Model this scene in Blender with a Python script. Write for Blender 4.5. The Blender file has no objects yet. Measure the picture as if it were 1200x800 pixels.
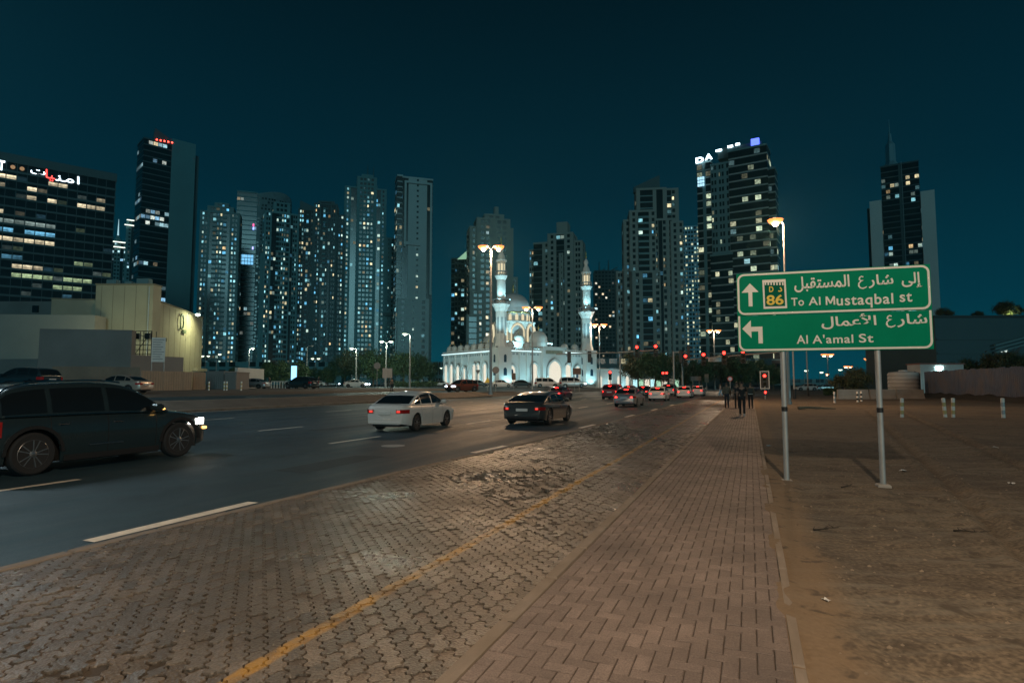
import bpy, bmesh, math, random
from mathutils import Vector, Matrix
R = math.radians
rnd = random.Random(7)
sc = bpy.context.scene
col = sc.collection

# ------------------------------------------------------------------ camera, sky, sun, exposure
FPX, HOR, CZ = 690.0, 449.0, 1.8
PITCH = math.atan((HOR - 400) / FPX)
cam = bpy.data.cameras.new('camera')
cam.lens = FPX / 1200 * 36
cam.sensor_width = 36
cam.clip_start = 0.05
cam.clip_end = 6000
camo = bpy.data.objects.new('camera', cam)
camo.location = (0, 0, CZ)
camo.rotation_euler = (math.pi / 2 + PITCH, 0, 0)
col.objects.link(camo)
sc.camera = camo

world = bpy.data.worlds.new('World')
sc.world = world
world.use_nodes = True
wn = world.node_tree
wn.nodes.clear()
w_out = wn.nodes.new('ShaderNodeOutputWorld')
w_bg = wn.nodes.new('ShaderNodeBackground')
w_co = wn.nodes.new('ShaderNodeTexCoord')
w_se = wn.nodes.new('ShaderNodeSeparateXYZ')
w_rp = wn.nodes.new('ShaderNodeValToRGB')
wn.links.new(w_co.outputs['Generated'], w_se.inputs[0])
wn.links.new(w_se.outputs['Z'], w_rp.inputs[0])
wn.links.new(w_rp.outputs[0], w_bg.inputs[0])
wn.links.new(w_bg.outputs[0], w_out.inputs[0])
cr = w_rp.color_ramp
cr.elements[0].position = 0.0
cr.elements[0].color = (0.0010, 0.0600, 0.0860, 1)
cr.elements[1].position = 1.0
cr.elements[1].color = (0.0012, 0.0065, 0.0110, 1)
for p_, c_ in ((0.12, (0.0006, 0.0370, 0.0590, 1)), (0.30, (0.0005, 0.0200, 0.0340, 1)), (0.55, (0.0005, 0.0092, 0.0152, 1))):
    e_ = cr.elements.new(p_)
    e_.color = c_
w_bg.inputs[1].default_value = 1.0

sun = bpy.data.lights.new('city_glow_fill', 'SUN')  # low fill sun added in place of city glow on the facades
sun.energy = 0.38
sun.angle = R(14)
sun.color = (0.36, 0.86, 0.96)
suno = bpy.data.objects.new('city_glow_fill', sun)
suno.rotation_euler = Vector((-0.30, 1.0, -0.13)).to_track_quat('-Z', 'Y').to_euler()
suno.location = (20, -60, 30)
col.objects.link(suno)

sc.view_settings.view_transform = 'Standard'
sc.view_settings.look = 'None'
sc.view_settings.exposure = 0.0
sc.view_settings.gamma = 1.0
sc.view_settings.use_curve_mapping = False
sc.cycles.use_denoising = True
sc.cycles.max_bounces = 6
sc.cycles.volume_bounces = 0
sc.cycles.diffuse_bounces = 3
sc.cycles.glossy_bounces = 3
sc.cycles.caustics_reflective = False
sc.cycles.caustics_refractive = False
sc.cycles.sample_clamp_indirect = 4.0

# ------------------------------------------------------------------ measuring helpers
CP, SP = math.cos(PITCH), math.sin(PITCH)


def ray(px, py):
    u = (px - 600) / FPX
    v = (400 - py) / FPX
    return u, CP - v * SP, SP + v * CP


def G(px, py, z=0.0):
    a = ray(px, py)
    t = (z - CZ) / a[2]
    return a[0] * t, a[1] * t


def U(px, py, Y):
    a = ray(px, py)
    t = Y / a[1]
    return Vector((a[0] * t, Y, CZ + a[2] * t))


TH = R(22)
DS = Vector((math.sin(TH), math.cos(TH), 0))
DN = Vector((-math.cos(TH), math.sin(TH), 0))
K0 = Vector((*G(505, 800, 0.1), 0))
ROADROT = math.pi / 2 - TH      # rotation that turns local +X along the road


def RD(s, n, z=0.0):
    p = K0 + DS * s + DN * n
    return Vector((p.x, p.y, z))


def SN(x, y):
    q = Vector((x, y, 0)) - K0
    return q.dot(DS), q.dot(DN)


def lerp(pts, x):
    if x <= pts[0][0]:
        return pts[0][1]
    for (a, b), (c, d) in zip(pts, pts[1:]):
        if x <= c:
            return b + (d - b) * (x - a) / (c - a)
    return pts[-1][1]


def smooth(pts, x):
    n = len(pts)
    if x <= pts[0][0]:
        return pts[0][1]
    if x >= pts[-1][0]:
        return pts[-1][1]
    for i in range(n - 1):
        if x <= pts[i + 1][0]:
            x0, y0 = pts[i]
            x1, y1 = pts[i + 1]
            h = x1 - x0
            d = (y1 - y0) / h
            dl = (y0 - pts[i - 1][1]) / (x0 - pts[i - 1][0]) if i > 0 else d
            dr = (pts[i + 2][1] - y1) / (pts[i + 2][0] - x1) if i < n - 2 else d

            def lim(a, b):
                return 0.0 if a * b <= 0 else 2 * a * b / (a + b)
            m0 = lim(dl, d) if i > 0 else d
            m1 = lim(d, dr) if i < n - 2 else d
            t = (x - x0) / h
            return (2 * t**3 - 3 * t**2 + 1) * y0 + (t**3 - 2 * t**2 + t) * h * m0 + (-2 * t**3 + 3 * t**2) * y1 + (t**3 - t**2) * h * m1


ZT = [(30.6, 0.0), (33.2, 0.55), (41.0, 0.72), (46, 0.98), (60, 1.05), (400, 1.05)]


def zterr(n):
    return lerp(ZT, n)


# ------------------------------------------------------------------ object helpers
def tag(o, label=None, cat=None, group=None, kind=None):
    if label:
        o['label'] = label
    if cat:
        o['category'] = cat
    if group:
        o['group'] = group
    if kind:
        o['kind'] = kind
    return o


def thing(name, loc, rz, label, cat, group=None):
    o = bpy.data.objects.new(name, None)
    o.empty_display_size = 0.3
    col.objects.link(o)
    o.location = loc
    o.rotation_euler = (0, 0, rz)
    return tag(o, label, cat, group)


def dup(root, loc, rz, label, scale=None):
    r = root.copy()
    col.objects.link(r)
    r.location = loc
    r.rotation_euler = (0, 0, rz)
    if scale:
        r.scale = (scale,) * 3 if not isinstance(scale, tuple) else scale
    r['label'] = label
    for ch in list(root.children):
        c = ch.copy()
        col.objects.link(c)
        c.parent = r
        for g in list(ch.children):
            d = g.copy()
            col.objects.link(d)
            d.parent = c
    return r


class MB:
    def __init__(self):
        self.v, self.f, self.c = [], [], []

    def add(self, vs, fs, c=None):
        o = len(self.v)
        self.v += [tuple(q) for q in vs]
        self.f += [tuple(i + o for i in f) for f in fs]
        if c is not None:
            self.c += [c] * len(fs)
        return self

    BF = ((0, 3, 2, 1), (4, 5, 6, 7), (0, 1, 5, 4), (1, 2, 6, 5), (2, 3, 7, 6), (3, 0, 4, 7))

    def box(self, x0, x1, y0, y1, z0, z1, M=None):
        vs = [Vector(q) for q in ((x0, y0, z0), (x1, y0, z0), (x1, y1, z0), (x0, y1, z0), (x0, y0, z1), (x1, y0, z1), (x1, y1, z1), (x0, y1, z1))]
        if M is not None:
            vs = [M @ q for q in vs]
        return self.add(vs, MB.BF)

    def cbox(self, x0, x1, y0, y1, z0, z1, b=0.02, M=None):
        """box with chamfered edges"""
        vs = []
        for (xa, xb, ya, yb, z) in ((x0 + b, x1 - b, y0 + b, y1 - b, z0), (x0, x1, y0, y1, z0 + b), (x0, x1, y0, y1, z1 - b), (x0 + b, x1 - b, y0 + b, y1 - b, z1)):
            if z in (z0, z1):
                vs += [(xa, ya, z), (xb, ya, z), (xb, yb, z), (xa, yb, z)]
            else:
                vs += [(xa, ya, z), (xb, ya, z), (xb, yb, z), (xa, yb, z)]
        vs = [Vector(q) for q in vs]
        if M is not None:
            vs = [M @ q for q in vs]
        fs = [(3, 2, 1, 0), (12, 13, 14, 15)]
        for k in range(3):
            for i in range(4):
                j = (i + 1) % 4
                fs.append((k * 4 + i, k * 4 + j, k * 4 + 4 + j, k * 4 + 4 + i))
        return self.add(vs, fs)

    def fbox(self, o, ex, ey, ez, a0, a1, b0, b1, c0, c1):
        vs = [o + ex * a + ey * b + ez * c for (a, b, c) in ((a0, b0, c0), (a1, b0, c0), (a1, b1, c0), (a0, b1, c0), (a0, b0, c1), (a1, b0, c1), (a1, b1, c1), (a0, b1, c1))]
        return self.add(vs, MB.BF)

    def quad(self, a, b, c, d, colr=None):
        return self.add([a, b, c, d], [(0, 1, 2, 3)], colr)

    def cyl(self, p0, p1, r0, r1=None, n=10, caps=True):
        p0, p1 = Vector(p0), Vector(p1)
        r1 = r0 if r1 is None else r1
        ax = (p1 - p0)
        if ax.length < 1e-6:
            return self
        ax.normalize()
        a = ax.orthogonal().normalized()
        b = ax.cross(a)
        vs = []
        for p, r in ((p0, r0), (p1, r1)):
            for i in range(n):
                t = 2 * math.pi * i / n
                vs.append(p + a * (r * math.cos(t)) + b * (r * math.sin(t)))
        fs = [(i, (i + 1) % n, n + (i + 1) % n, n + i) for i in range(n)]
        if caps:
            fs += [tuple(range(n))[::-1], tuple(range(n, 2 * n))]
        return self.add(vs, fs)

    def tube(self, pts, r, n=8):
        for a, b in zip(pts, pts[1:]):
            self.cyl(a, b, r, r, n)
        return self

    def lathe(self, prof, n=16, c=(0, 0, 0), M=None, flute=0):
        c = Vector(c)
        vs, fs = [], []
        for (r, z) in prof:
            for i in range(n):
                t = 2 * math.pi * i / n
                q = Vector((r * math.cos(t), r * math.sin(t), z))
                vs.append((M @ q if M is not None else q) + c)
        for k in range(len(prof) - 1):
            for i in range(n):
                j = (i + 1) % n
                fs.append((k * n + i, k * n + j, (k + 1) * n + j, (k + 1) * n + i))
        if prof[0][0] > 1e-4:
            fs.append(tuple(range(n))[::-1])
        if prof[-1][0] > 1e-4:
            fs.append(tuple(range((len(prof) - 1) * n, len(prof) * n)))
        return self.add(vs, fs)

    def prism(self, poly, o, ex, ey, en, t0, t1):
        """2D polygon (ccw) in plane ex/ey extruded along en from t0 to t1"""
        n = len(poly)
        vs = [o + ex * a + ey * b + en * t0 for a, b in poly] + [o + ex * a + ey * b + en * t1 for a, b in poly]
        fs = [tuple(range(n))[::-1], tuple(range(n, 2 * n))]
        fs += [(i, (i + 1) % n, n + (i + 1) % n, n + i) for i in range(n)]
        return self.add(vs, fs)

    def band(self, inner, outer, o, ex, ey, en, t0, t1):
        """open strip between two equal-length polylines, extruded"""
        n = len(inner)
        vs = []
        for t in (t0, t1):
            vs += [o + ex * a + ey * b + en * t for a, b in inner]
            vs += [o + ex * a + ey * b + en * t for a, b in outer]
        fs = []
        for i in range(n - 1):
            fs += [(2 * n + i, 2 * n + i + 1, 3 * n + i + 1, 3 * n + i), (i, n + i, n + i + 1, i + 1),
                   (i, i + 1, 2 * n + i + 1, 2 * n + i), (n + i, 3 * n + i, 3 * n + i + 1, n + i + 1)]
        fs += [(0, 2 * n, 3 * n, n), (n - 1, 2 * n - 1, 4 * n - 1, 3 * n - 1)]
        return self.add(vs, fs)

    def mesh(self, name, mat, smooth=None, attr=None):
        m = bpy.data.meshes.new(name)
        m.from_pydata(self.v, [], self.f)
        if mat is not None:
            for q in (mat if isinstance(mat, (list, tuple)) else [mat]):
                m.materials.append(q)
        if self.c and len(self.c) == len(self.f):
            at = m.attributes.new(attr or 'lit', 'FLOAT_COLOR', 'FACE')
            flat = []
            for q in self.c:
                flat += [q[0], q[1], q[2], 1.0]
            at.data.foreach_set('color', flat)
        m.update()
        if smooth is not None:
            m.polygons.foreach_set('use_smooth', [True] * len(m.polygons))
            m.set_sharp_from_angle(angle=R(smooth))
        return m

    def build(self, name, mat, parent=None, smooth=None, attr=None, kind=None, loc=None):
        if not self.f:
            return None
        o = bpy.data.objects.new(name, self.mesh(name, mat, smooth, attr))
        col.objects.link(o)
        if parent is not None:
            o.parent = parent
        if loc is not None:
            o.location = loc
        if kind:
            o['kind'] = kind
        return o


# ------------------------------------------------------------------ materials
MATS = {}


def mat(name, color, rough=0.6, metal=0.0, var=0.0, scale=6.0, bump=0.0, bscale=None, rvar=0.0, coat=0.0, spec=0.5, rndv=0.0, dirt=None, dscale=1.0, speck=0.0, sscale=160.0, world=False):
    if name in MATS:
        return MATS[name]
    m = bpy.data.materials.new(name)
    m.use_nodes = True
    nt = m.node_tree
    b = nt.nodes['Principled BSDF']
    b.inputs['Base Color'].default_value = (*color, 1)
    b.inputs['Roughness'].default_value = rough
    b.inputs['Metallic'].default_value = metal
    b.inputs['Coat Weight'].default_value = coat
    b.inputs['Specular IOR Level'].default_value = spec
    if var or rvar or bump or rndv or dirt or speck:
        tc = nt.nodes.new('ShaderNodeNewGeometry' if world else 'ShaderNodeTexCoord')
        co_ = 'Position' if world else 'Object'
        nz = nt.nodes.new('ShaderNodeTexNoise')
        nz.inputs['Scale'].default_value = scale
        nz.inputs['Detail'].default_value = 6
        nz.inputs['Roughness'].default_value = 0.65
        nt.links.new(tc.outputs[co_], nz.inputs['Vector'])
        last = None
        if var or rndv:
            hs = nt.nodes.new('ShaderNodeHueSaturation')
            hs.inputs['Color'].default_value = (*color, 1)
            mr = nt.nodes.new('ShaderNodeMapRange')
            mr.inputs[1].default_value = 0.25
            mr.inputs[2].default_value = 0.75
            mr.inputs[3].default_value = 1 - var
            mr.inputs[4].default_value = 1 + var
            nt.links.new(nz.outputs[0], mr.inputs[0])
            val = mr.outputs[0]
            if rndv:
                oi = nt.nodes.new('ShaderNodeObjectInfo')
                at = nt.nodes.new('ShaderNodeAttribute')
                at.attribute_name = 'rnd'
                ad = nt.nodes.new('ShaderNodeMath')
                ad.operation = 'ADD'
                nt.links.new(oi.outputs['Random'], ad.inputs[0])
                nt.links.new(at.outputs['Fac'], ad.inputs[1])
                fr = nt.nodes.new('ShaderNodeMath')
                fr.operation = 'FRACT'
                nt.links.new(ad.outputs[0], fr.inputs[0])
                m2 = nt.nodes.new('ShaderNodeMapRange')
                m2.inputs[3].default_value = 1 - rndv
                m2.inputs[4].default_value = 1 + rndv
                nt.links.new(fr.outputs[0], m2.inputs[0])
                mu = nt.nodes.new('ShaderNodeMath')
                mu.operation = 'MULTIPLY'
                nt.links.new(val, mu.inputs[0])
                nt.links.new(m2.outputs[0], mu.inputs[1])
                val = mu.outputs[0]
            nt.links.new(val, hs.inputs['Value'])
            last = hs.outputs[0]
        if dirt:
            n3 = nt.nodes.new('ShaderNodeTexNoise')
            n3.inputs['Scale'].default_value = dscale
            n3.inputs['Detail'].default_value = 5
            ge = nt.nodes.new('ShaderNodeNewGeometry')
            nt.links.new(ge.outputs['Position'], n3.inputs['Vector'])
            r3 = nt.nodes.new('ShaderNodeMapRange')
            r3.inputs[1].default_value = 0.45
            r3.inputs[2].default_value = 0.68
            nt.links.new(n3.outputs[0], r3.inputs[0])
            mx = nt.nodes.new('ShaderNodeMixRGB')
            mx.inputs[2].default_value = (*dirt, 1)
            if last:
                nt.links.new(last, mx.inputs[1])
            else:
                mx.inputs[1].default_value = (*color, 1)
            nt.links.new(r3.outputs[0], mx.inputs[0])
            last = mx.outputs[0]
        if speck:
            n7 = nt.nodes.new('ShaderNodeTexNoise')
            n7.inputs['Scale'].default_value = sscale
            n7.inputs['Detail'].default_value = 3
            g7 = nt.nodes.new('ShaderNodeNewGeometry')
            nt.links.new(g7.outputs['Position'], n7.inputs['Vector'])
            r7 = nt.nodes.new('ShaderNodeMapRange')
            r7.inputs[1].default_value = 0.32
            r7.inputs[2].default_value = 0.68
            r7.inputs[3].default_value = 1 - speck
            r7.inputs[4].default_value = 1 + speck
            nt.links.new(n7.outputs[0], r7.inputs[0])
            h7 = nt.nodes.new('ShaderNodeHueSaturation')
            h7.inputs['Color'].default_value = (*color, 1)
            if last:
                nt.links.new(last, h7.inputs['Color'])
            nt.links.new(r7.outputs[0], h7.inputs['Value'])
            last = h7.outputs[0]
        if last:
            nt.links.new(last, b.inputs['Base Color'])
        if rvar:
            n4 = nt.nodes.new('ShaderNodeTexNoise')
            n4.inputs['Scale'].default_value = scale * 0.35
            n4.inputs['Detail'].default_value = 4
            nt.links.new(tc.outputs[co_], n4.inputs['Vector'])
            r4 = nt.nodes.new('ShaderNodeMapRange')
            r4.inputs[1].default_value = 0.3
            r4.inputs[2].default_value = 0.7
            r4.inputs[3].default_value = max(0.03, rough - rvar)
            r4.inputs[4].default_value = min(1, rough + rvar)
            nt.links.new(n4.outputs[0], r4.inputs[0])
            nt.links.new(r4.outputs[0], b.inputs['Roughness'])
        if bump:
            n5 = nt.nodes.new('ShaderNodeTexNoise')
            n5.inputs['Scale'].default_value = bscale or scale * 6
            n5.inputs['Detail'].default_value = 5
            nt.links.new(tc.outputs[co_], n5.inputs['Vector'])
            bp = nt.nodes.new('ShaderNodeBump')
            bp.inputs['Strength'].default_value = bump
            bp.inputs['Distance'].default_value = 0.02
            nt.links.new(n5.outputs[0], bp.inputs['Height'])
            nt.links.new(bp.outputs[0], b.inputs['Normal'])
    MATS[name] = m
    return m


def emit(name, color, strength, sample=True, base=(0.02, 0.02, 0.02)):
    if name in MATS:
        return MATS[name]
    m = bpy.data.materials.new(name)
    m.use_nodes = True
    b = m.node_tree.nodes['Principled BSDF']
    b.inputs['Base Color'].default_value = (*base, 1)
    b.inputs['Emission Color'].default_value = (*color, 1)
    b.inputs['Emission Strength'].default_value = strength
    if not sample:
        m.cycles.emission_sampling = 'NONE'
    MATS[name] = m
    return m


def lit_mat():
    m = bpy.data.materials.new('lit_window_glow')
    m.use_nodes = True
    nt = m.node_tree
    b = nt.nodes['Principled BSDF']
    b.inputs['Base Color'].default_value = (0.02, 0.02, 0.02, 1)
    at = nt.nodes.new('ShaderNodeAttribute')
    at.attribute_name = 'lit'
    tc = nt.nodes.new('ShaderNodeTexCoord')
    nz = nt.nodes.new('ShaderNodeTexNoise')
    nz.inputs['Scale'].default_value = 0.9
    nz.inputs['Detail'].default_value = 3
    nt.links.new(tc.outputs['Object'], nz.inputs['Vector'])
    mr = nt.nodes.new('ShaderNodeMapRange')
    mr.inputs[1].default_value = 0.3
    mr.inputs[2].default_value = 0.7
    mr.inputs[3].default_value = 0.35
    mr.inputs[4].default_value = 1.3
    nt.links.new(nz.outputs[0], mr.inputs[0])
    nt.links.new(at.outputs['Color'], b.inputs['Emission Color'])
    nt.links.new(mr.outputs[0], b.inputs['Emission Strength'])
    m.cycles.emission_sampling = 'NONE'
    return m


LIT = lit_mat()
M_ASPH = mat('asphalt', (0.017, 0.048, 0.066), 0.62, speck=0.55, sscale=70, var=0.22, scale=1.6, bump=0.5, bscale=90, rvar=0.12, dirt=(0.012, 0.035, 0.049), dscale=0.35)


def wheel_wear(m):
    """lengthwise bands of tyre wear and oil drips worn into the asphalt"""
    nt = m.node_tree
    pb = nt.nodes['Principled BSDF']
    src = pb.inputs['Base Color'].links[0].from_socket
    ge = nt.nodes.new('ShaderNodeNewGeometry')
    mp = nt.nodes.new('ShaderNodeMapping')
    mp.vector_type = 'TEXTURE'
    mp.inputs['Rotation'].default_value = (0, 0, ROADROT)
    mp.inputs['Scale'].default_value = (26.0, 1.25, 1.0)
    nt.links.new(ge.outputs['Position'], mp.inputs['Vector'])
    nz = nt.nodes.new('ShaderNodeTexNoise')
    nz.inputs['Scale'].default_value = 1.0
    nz.inputs['Detail'].default_value = 5
    nz.inputs['Roughness'].default_value = 0.6
    nt.links.new(mp.outputs[0], nz.inputs['Vector'])
    r = nt.nodes.new('ShaderNodeMapRange')
    r.inputs[1].default_value = 0.3
    r.inputs[2].default_value = 0.7
    r.inputs[3].default_value = 0.62
    r.inputs[4].default_value = 1.4
    nt.links.new(nz.outputs[0], r.inputs[0])
    hs = nt.nodes.new('ShaderNodeHueSaturation')
    nt.links.new(src, hs.inputs['Color'])
    nt.links.new(r.outputs[0], hs.inputs['Value'])
    nt.links.new(hs.outputs[0], pb.inputs['Base Color'])
    r2 = nt.nodes.new('ShaderNodeMapRange')
    r2.inputs[1].default_value = 0.3
    r2.inputs[2].default_value = 0.7
    r2.inputs[3].default_value = 0.42
    r2.inputs[4].default_value = 0.72
    nt.links.new(nz.outputs[0], r2.inputs[0])
    nt.links.new(r2.outputs[0], pb.inputs['Roughness'])


wheel_wear(M_ASPH)
M_PATCH = mat('asphalt_patch', (0.012, 0.034, 0.046), 0.7, var=0.25, scale=2, bump=0.5, bscale=60, speck=0.5, sscale=70)
M_PAINT = mat('road_paint', (0.76, 0.70, 0.60), 0.6, var=0.25, scale=5, bump=0.3, bscale=60)
M_BRICK = mat('walk_brick', (0.180, 0.142, 0.124), 0.70, speck=0.30, sscale=90, var=0.20, scale=3, bump=0.4, bscale=120, rndv=0.17, dirt=(0.112, 0.090, 0.080), dscale=0.9, world=True)
M_JOINT = mat('joint_sand', (0.050, 0.040, 0.031), 0.9, var=0.3, scale=8, bump=0.4, bscale=90)
M_PAVER = mat('worn_paver', (0.128, 0.106, 0.085), 0.37, speck=0.35, sscale=60, var=0.35, scale=2.2, bump=0.6, bscale=55, rvar=0.15, rndv=0.34, world=True, dirt=(0.085, 0.072, 0.058), dscale=0.55)


def paint_line(m, n0, n1, colr):
    """a worn line of paint lying on the paving, n0..n1 metres from the kerb"""
    nt = m.node_tree
    pb = nt.nodes['Principled BSDF']
    src = pb.inputs['Base Color'].links[0].from_socket
    ge = nt.nodes.new('ShaderNodeNewGeometry')
    dp = nt.nodes.new('ShaderNodeVectorMath')
    dp.operation = 'DOT_PRODUCT'
    dp.inputs[1].default_value = DN
    nt.links.new(ge.outputs['Position'], dp.inputs[0])
    sb = nt.nodes.new('ShaderNodeMath')
    sb.operation = 'SUBTRACT'
    sb.inputs[1].default_value = K0.dot(DN) + (n0 + n1) / 2
    nt.links.new(dp.outputs['Value'], sb.inputs[0])
    ab = nt.nodes.new('ShaderNodeMath')
    ab.operation = 'ABSOLUTE'
    nt.links.new(sb.outputs[0], ab.inputs[0])
    lt = nt.nodes.new('ShaderNodeMapRange')
    lt.inputs[1].default_value = (n1 - n0) / 2 + 0.012
    lt.inputs[2].default_value = (n1 - n0) / 2 - 0.012
    nt.links.new(ab.outputs[0], lt.inputs[0])
    nz = nt.nodes.new('ShaderNodeTexNoise')
    nz.inputs['Scale'].default_value = 5.0
    nz.inputs['Detail'].default_value = 6
    nt.links.new(ge.outputs['Position'], nz.inputs['Vector'])
    wr = nt.nodes.new('ShaderNodeMapRange')
    wr.inputs[1].default_value = 0.36
    wr.inputs[2].default_value = 0.56
    wr.inputs[3].default_value = 0.28
    nt.links.new(nz.outputs[0], wr.inputs[0])
    mu = nt.nodes.new('ShaderNodeMath')
    mu.operation = 'MULTIPLY'
    nt.links.new(lt.outputs[0], mu.inputs[0])
    nt.links.new(wr.outputs[0], mu.inputs[1])
    mx = nt.nodes.new('ShaderNodeMixRGB')
    mx.inputs[2].default_value = (*colr, 1)
    nt.links.new(mu.outputs[0], mx.inputs[0])
    nt.links.new(src, mx.inputs[1])
    nt.links.new(mx.outputs[0], pb.inputs['Base Color'])


paint_line(M_PAVER, 1.075, 1.195, (0.36, 0.205, 0.050))
M_KERB = mat('kerb_concrete', (0.205, 0.170, 0.138), 0.75, var=0.2, scale=4, bump=0.3, bscale=60, dirt=(0.16, 0.125, 0.09), dscale=1.2)
M_CONC = mat('concrete', (0.33, 0.31, 0.28), 0.8, var=0.15, scale=0.8, bump=0.25, bscale=20, dirt=(0.22, 0.20, 0.18), dscale=0.4)
M_STEEL = mat('galvanised_steel', (0.36, 0.38, 0.38), 0.5, metal=0.4, var=0.15, scale=3)
M_POLE = mat('pole_paint', (0.30, 0.30, 0.29), 0.5, metal=0.2, var=0.12, scale=2)
M_BLACK = mat('black_plastic', (0.012, 0.012, 0.013), 0.5)
M_RUBBER = mat('tyre_rubber', (0.014, 0.014, 0.015), 0.85, bump=0.2, bscale=30)
M_GLASS = mat('car_glass', (0.008, 0.010, 0.011), 0.06, spec=0.8)
M_ALLOY = mat('alloy', (0.45, 0.46, 0.47), 0.28, metal=0.9)
M_CHROME = mat('chrome', (0.6, 0.62, 0.63), 0.12, metal=1.0)
M_RED = emit('tail_glow', (1.0, 0.014, 0.010), 22.0)
M_REDDIM = emit('tail_dim', (1.0, 0.06, 0.04), 1.1)
M_REDLENS = mat('red_lens', (0.30, 0.01, 0.01), 0.15)
M_HEAD = emit('headlamp_glow', (1.0, 0.95, 0.82), 9.0)
M_HEADB = emit('headlamp_blue_white', (0.75, 0.88, 1.0), 18.0)
M_AMBER = emit('amber_glow', (1.0, 0.5, 0.12), 4.0)
M_SIGRED = emit('signal_red', (1.0, 0.018, 0.012), 14.0)
M_LAMPW = emit('sodium_lens', (1.0, 0.24, 0.055), 2.6, sample=False, base=(0, 0, 0))
M_CORE = emit('sodium_core', (1.0, 0.72, 0.45), 40.0, sample=False)
M_LAMPG = emit('green_white_lens', (0.85, 1.0, 0.72), 3.0, sample=False)
M_PLATE = mat('plate_white', (0.6, 0.6, 0.58), 0.5)
M_TGLASS = mat('tower_glass', (0.010, 0.016, 0.020), 0.18, spec=0.5)
M_BARK = mat('bark', (0.09, 0.065, 0.045), 0.9, var=0.2, scale=4, bump=0.5)
M_LEAF = mat('leaf_green', (0.045, 0.085, 0.030), 0.6, var=0.45, scale=0.9)
M_LEAF2 = mat('leaf_olive', (0.075, 0.085, 0.035), 0.6, var=0.4, scale=1.2)

# ------------------------------------------------------------------ ground
def grid_sheet(name, ss, ns, zf, m, kind='structure', parent=None, smooth=30):
    b = MB()
    for s in ss:
        for n in ns:
            b.v.append(tuple(RD(s, n, zf(s, n))))
    w = len(ns)
    for i in range(len(ss) - 1):
        for j in range(w - 1):
            b.f.append((i * w + j, i * w + j + 1, (i + 1) * w + j + 1, (i + 1) * w + j))
    return b.build(name, m, parent, smooth=smooth, kind=kind)


def frange(a, b, st):
    out = []
    x = a
    while x < b - 1e-6:
        out.append(x)
        x += st
    return out + [b]


M_GROUND = mat('dusty_ground', (0.070, 0.062, 0.052), 0.95, var=0.3, scale=0.15, bump=0.5, bscale=4)
b = MB()
nn = [-3000, -600, -60, 30.6, 33.2, 41, 46, 60, 400, 3000]
ss_ = [-600, -80, 0, 40, 80, 140, 300, 800, 4000]
for s in ss_:
    for n in nn:
        b.v.append(tuple(RD(s, n, (zterr(n) if n > 30.6 else 0.0) - 0.06)))
w = len(nn)
for i in range(len(ss_) - 1):
    for j in range(w - 1):
        b.f.append((i * w + j, i * w + j + 1, (i + 1) * w + j + 1, (i + 1) * w + j))
b.build('ground', M_GROUND, kind='structure')

NE = [(-30, 4.95), (4, 4.9), (8, 4.75), (13, 4.45), (28, 4.1), (50, 3.9), (200, 3.9)]     # inner edge of the asphalt
S_END = 84.0


def ne(s):
    return lerp(NE, s)


road = grid_sheet('road', frange(-30, S_END, 4), [0, 1], lambda s, n: 0.0, M_ASPH)
me = road.data
for i, s in enumerate(frange(-30, S_END, 4)):
    for j, n in enumerate((ne(s) + 0.01, 30.6)):
        me.vertices[i * 2 + j].co = RD(s, n, 0.0)
grid_sheet('crossroad', [S_END - 0.4, S_END + 26], [-260, -60, 0, 30.6, 33.2, 41, 46, 60, 300], lambda s, n: (zterr(n) if n > 30.6 else 0) - 0.004, M_ASPH)
grid_sheet('road', [S_END + 25.5, 420], [2, 30.6], lambda s, n: -0.008, M_ASPH)
grid_sheet('opposite_road', frange(-60, S_END, 12), [33.2, 41.0], lambda s, n: zterr(n) + 0.0, M_ASPH)

# painted lane dashes: each dash is its own piece of the road
def dash(s0, s1, n, w=0.16, z=0.005, parent=road, m=M_PAINT, name='lane_dash', zf=None):
    b = MB()
    k = max(2, int((s1 - s0) / 1.0) + 1)
    for i in range(k + 1):
        s = s0 + (s1 - s0) * i / k
        zz = z + (zf(n) if zf else 0)
        for dn in (-w / 2, w / 2):
            wob = 0.006 * math.sin(7 * s + dn * 40)
            b.v.append(tuple(RD(s, (n(s) if callable(n) else n) + dn + wob, zz)))
    b.f = [(2 * i, 2 * i + 2, 2 * i + 3, 2 * i + 1) for i in range(k)]
    return b.build(name, m, parent)


for s0, s1 in ((1.5, 3.9), (10.9, 12.8), (20.2, 22.4), (28.6, 31), (37, 39.4), (46, 48.4)):
    dash(s0, s1, lambda s: ne(s) + 0.42, 0.2)
for s0 in (-4.6, 3.2 - 2.4, 11.4, 20.6, 29.8, 39, 48.2, 57.4):
    dash(s0, s0 + 2.6 if s0 != 0.8000000000000003 else 4.3, 10.0, 0.16)
for s0 in (-4, 5, 14.2, 23.4, 32.6, 41.8, 51, 60):
    dash(s0, s0 + 2.4, 15.6, 0.16)
for s0 in (-1, 8, 17.5, 27.2, 36.6, 46, 55, 64):
    dash(s0, s0 + 2.6, 23.2, 0.16)
dash(-25, 60, 30.2, 0.16, name='edge_line')
dash(34, 74, 19.3, 0.2, name='lane_line')
# turn arrow between the queue lanes
b = MB()
arr = [(-1.6, -.1), (.3, -.1), (.3, -.42), (1.7, 0), (.3, .42), (.3, .1), (-1.6, .1)]
b.add([RD(33.5 + a, 12.9 + c * 1.3, 0.005) for a, c in arr], [tuple(range(7))])
b.build('lane_arrow', M_PAINT, road)
b = MB()
b.add([RD(52 + a, 17.2 + c * 1.3, 0.005) for a, c in arr], [tuple(range(7))])
b.build('lane_arrow', M_PAINT, road)
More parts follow.
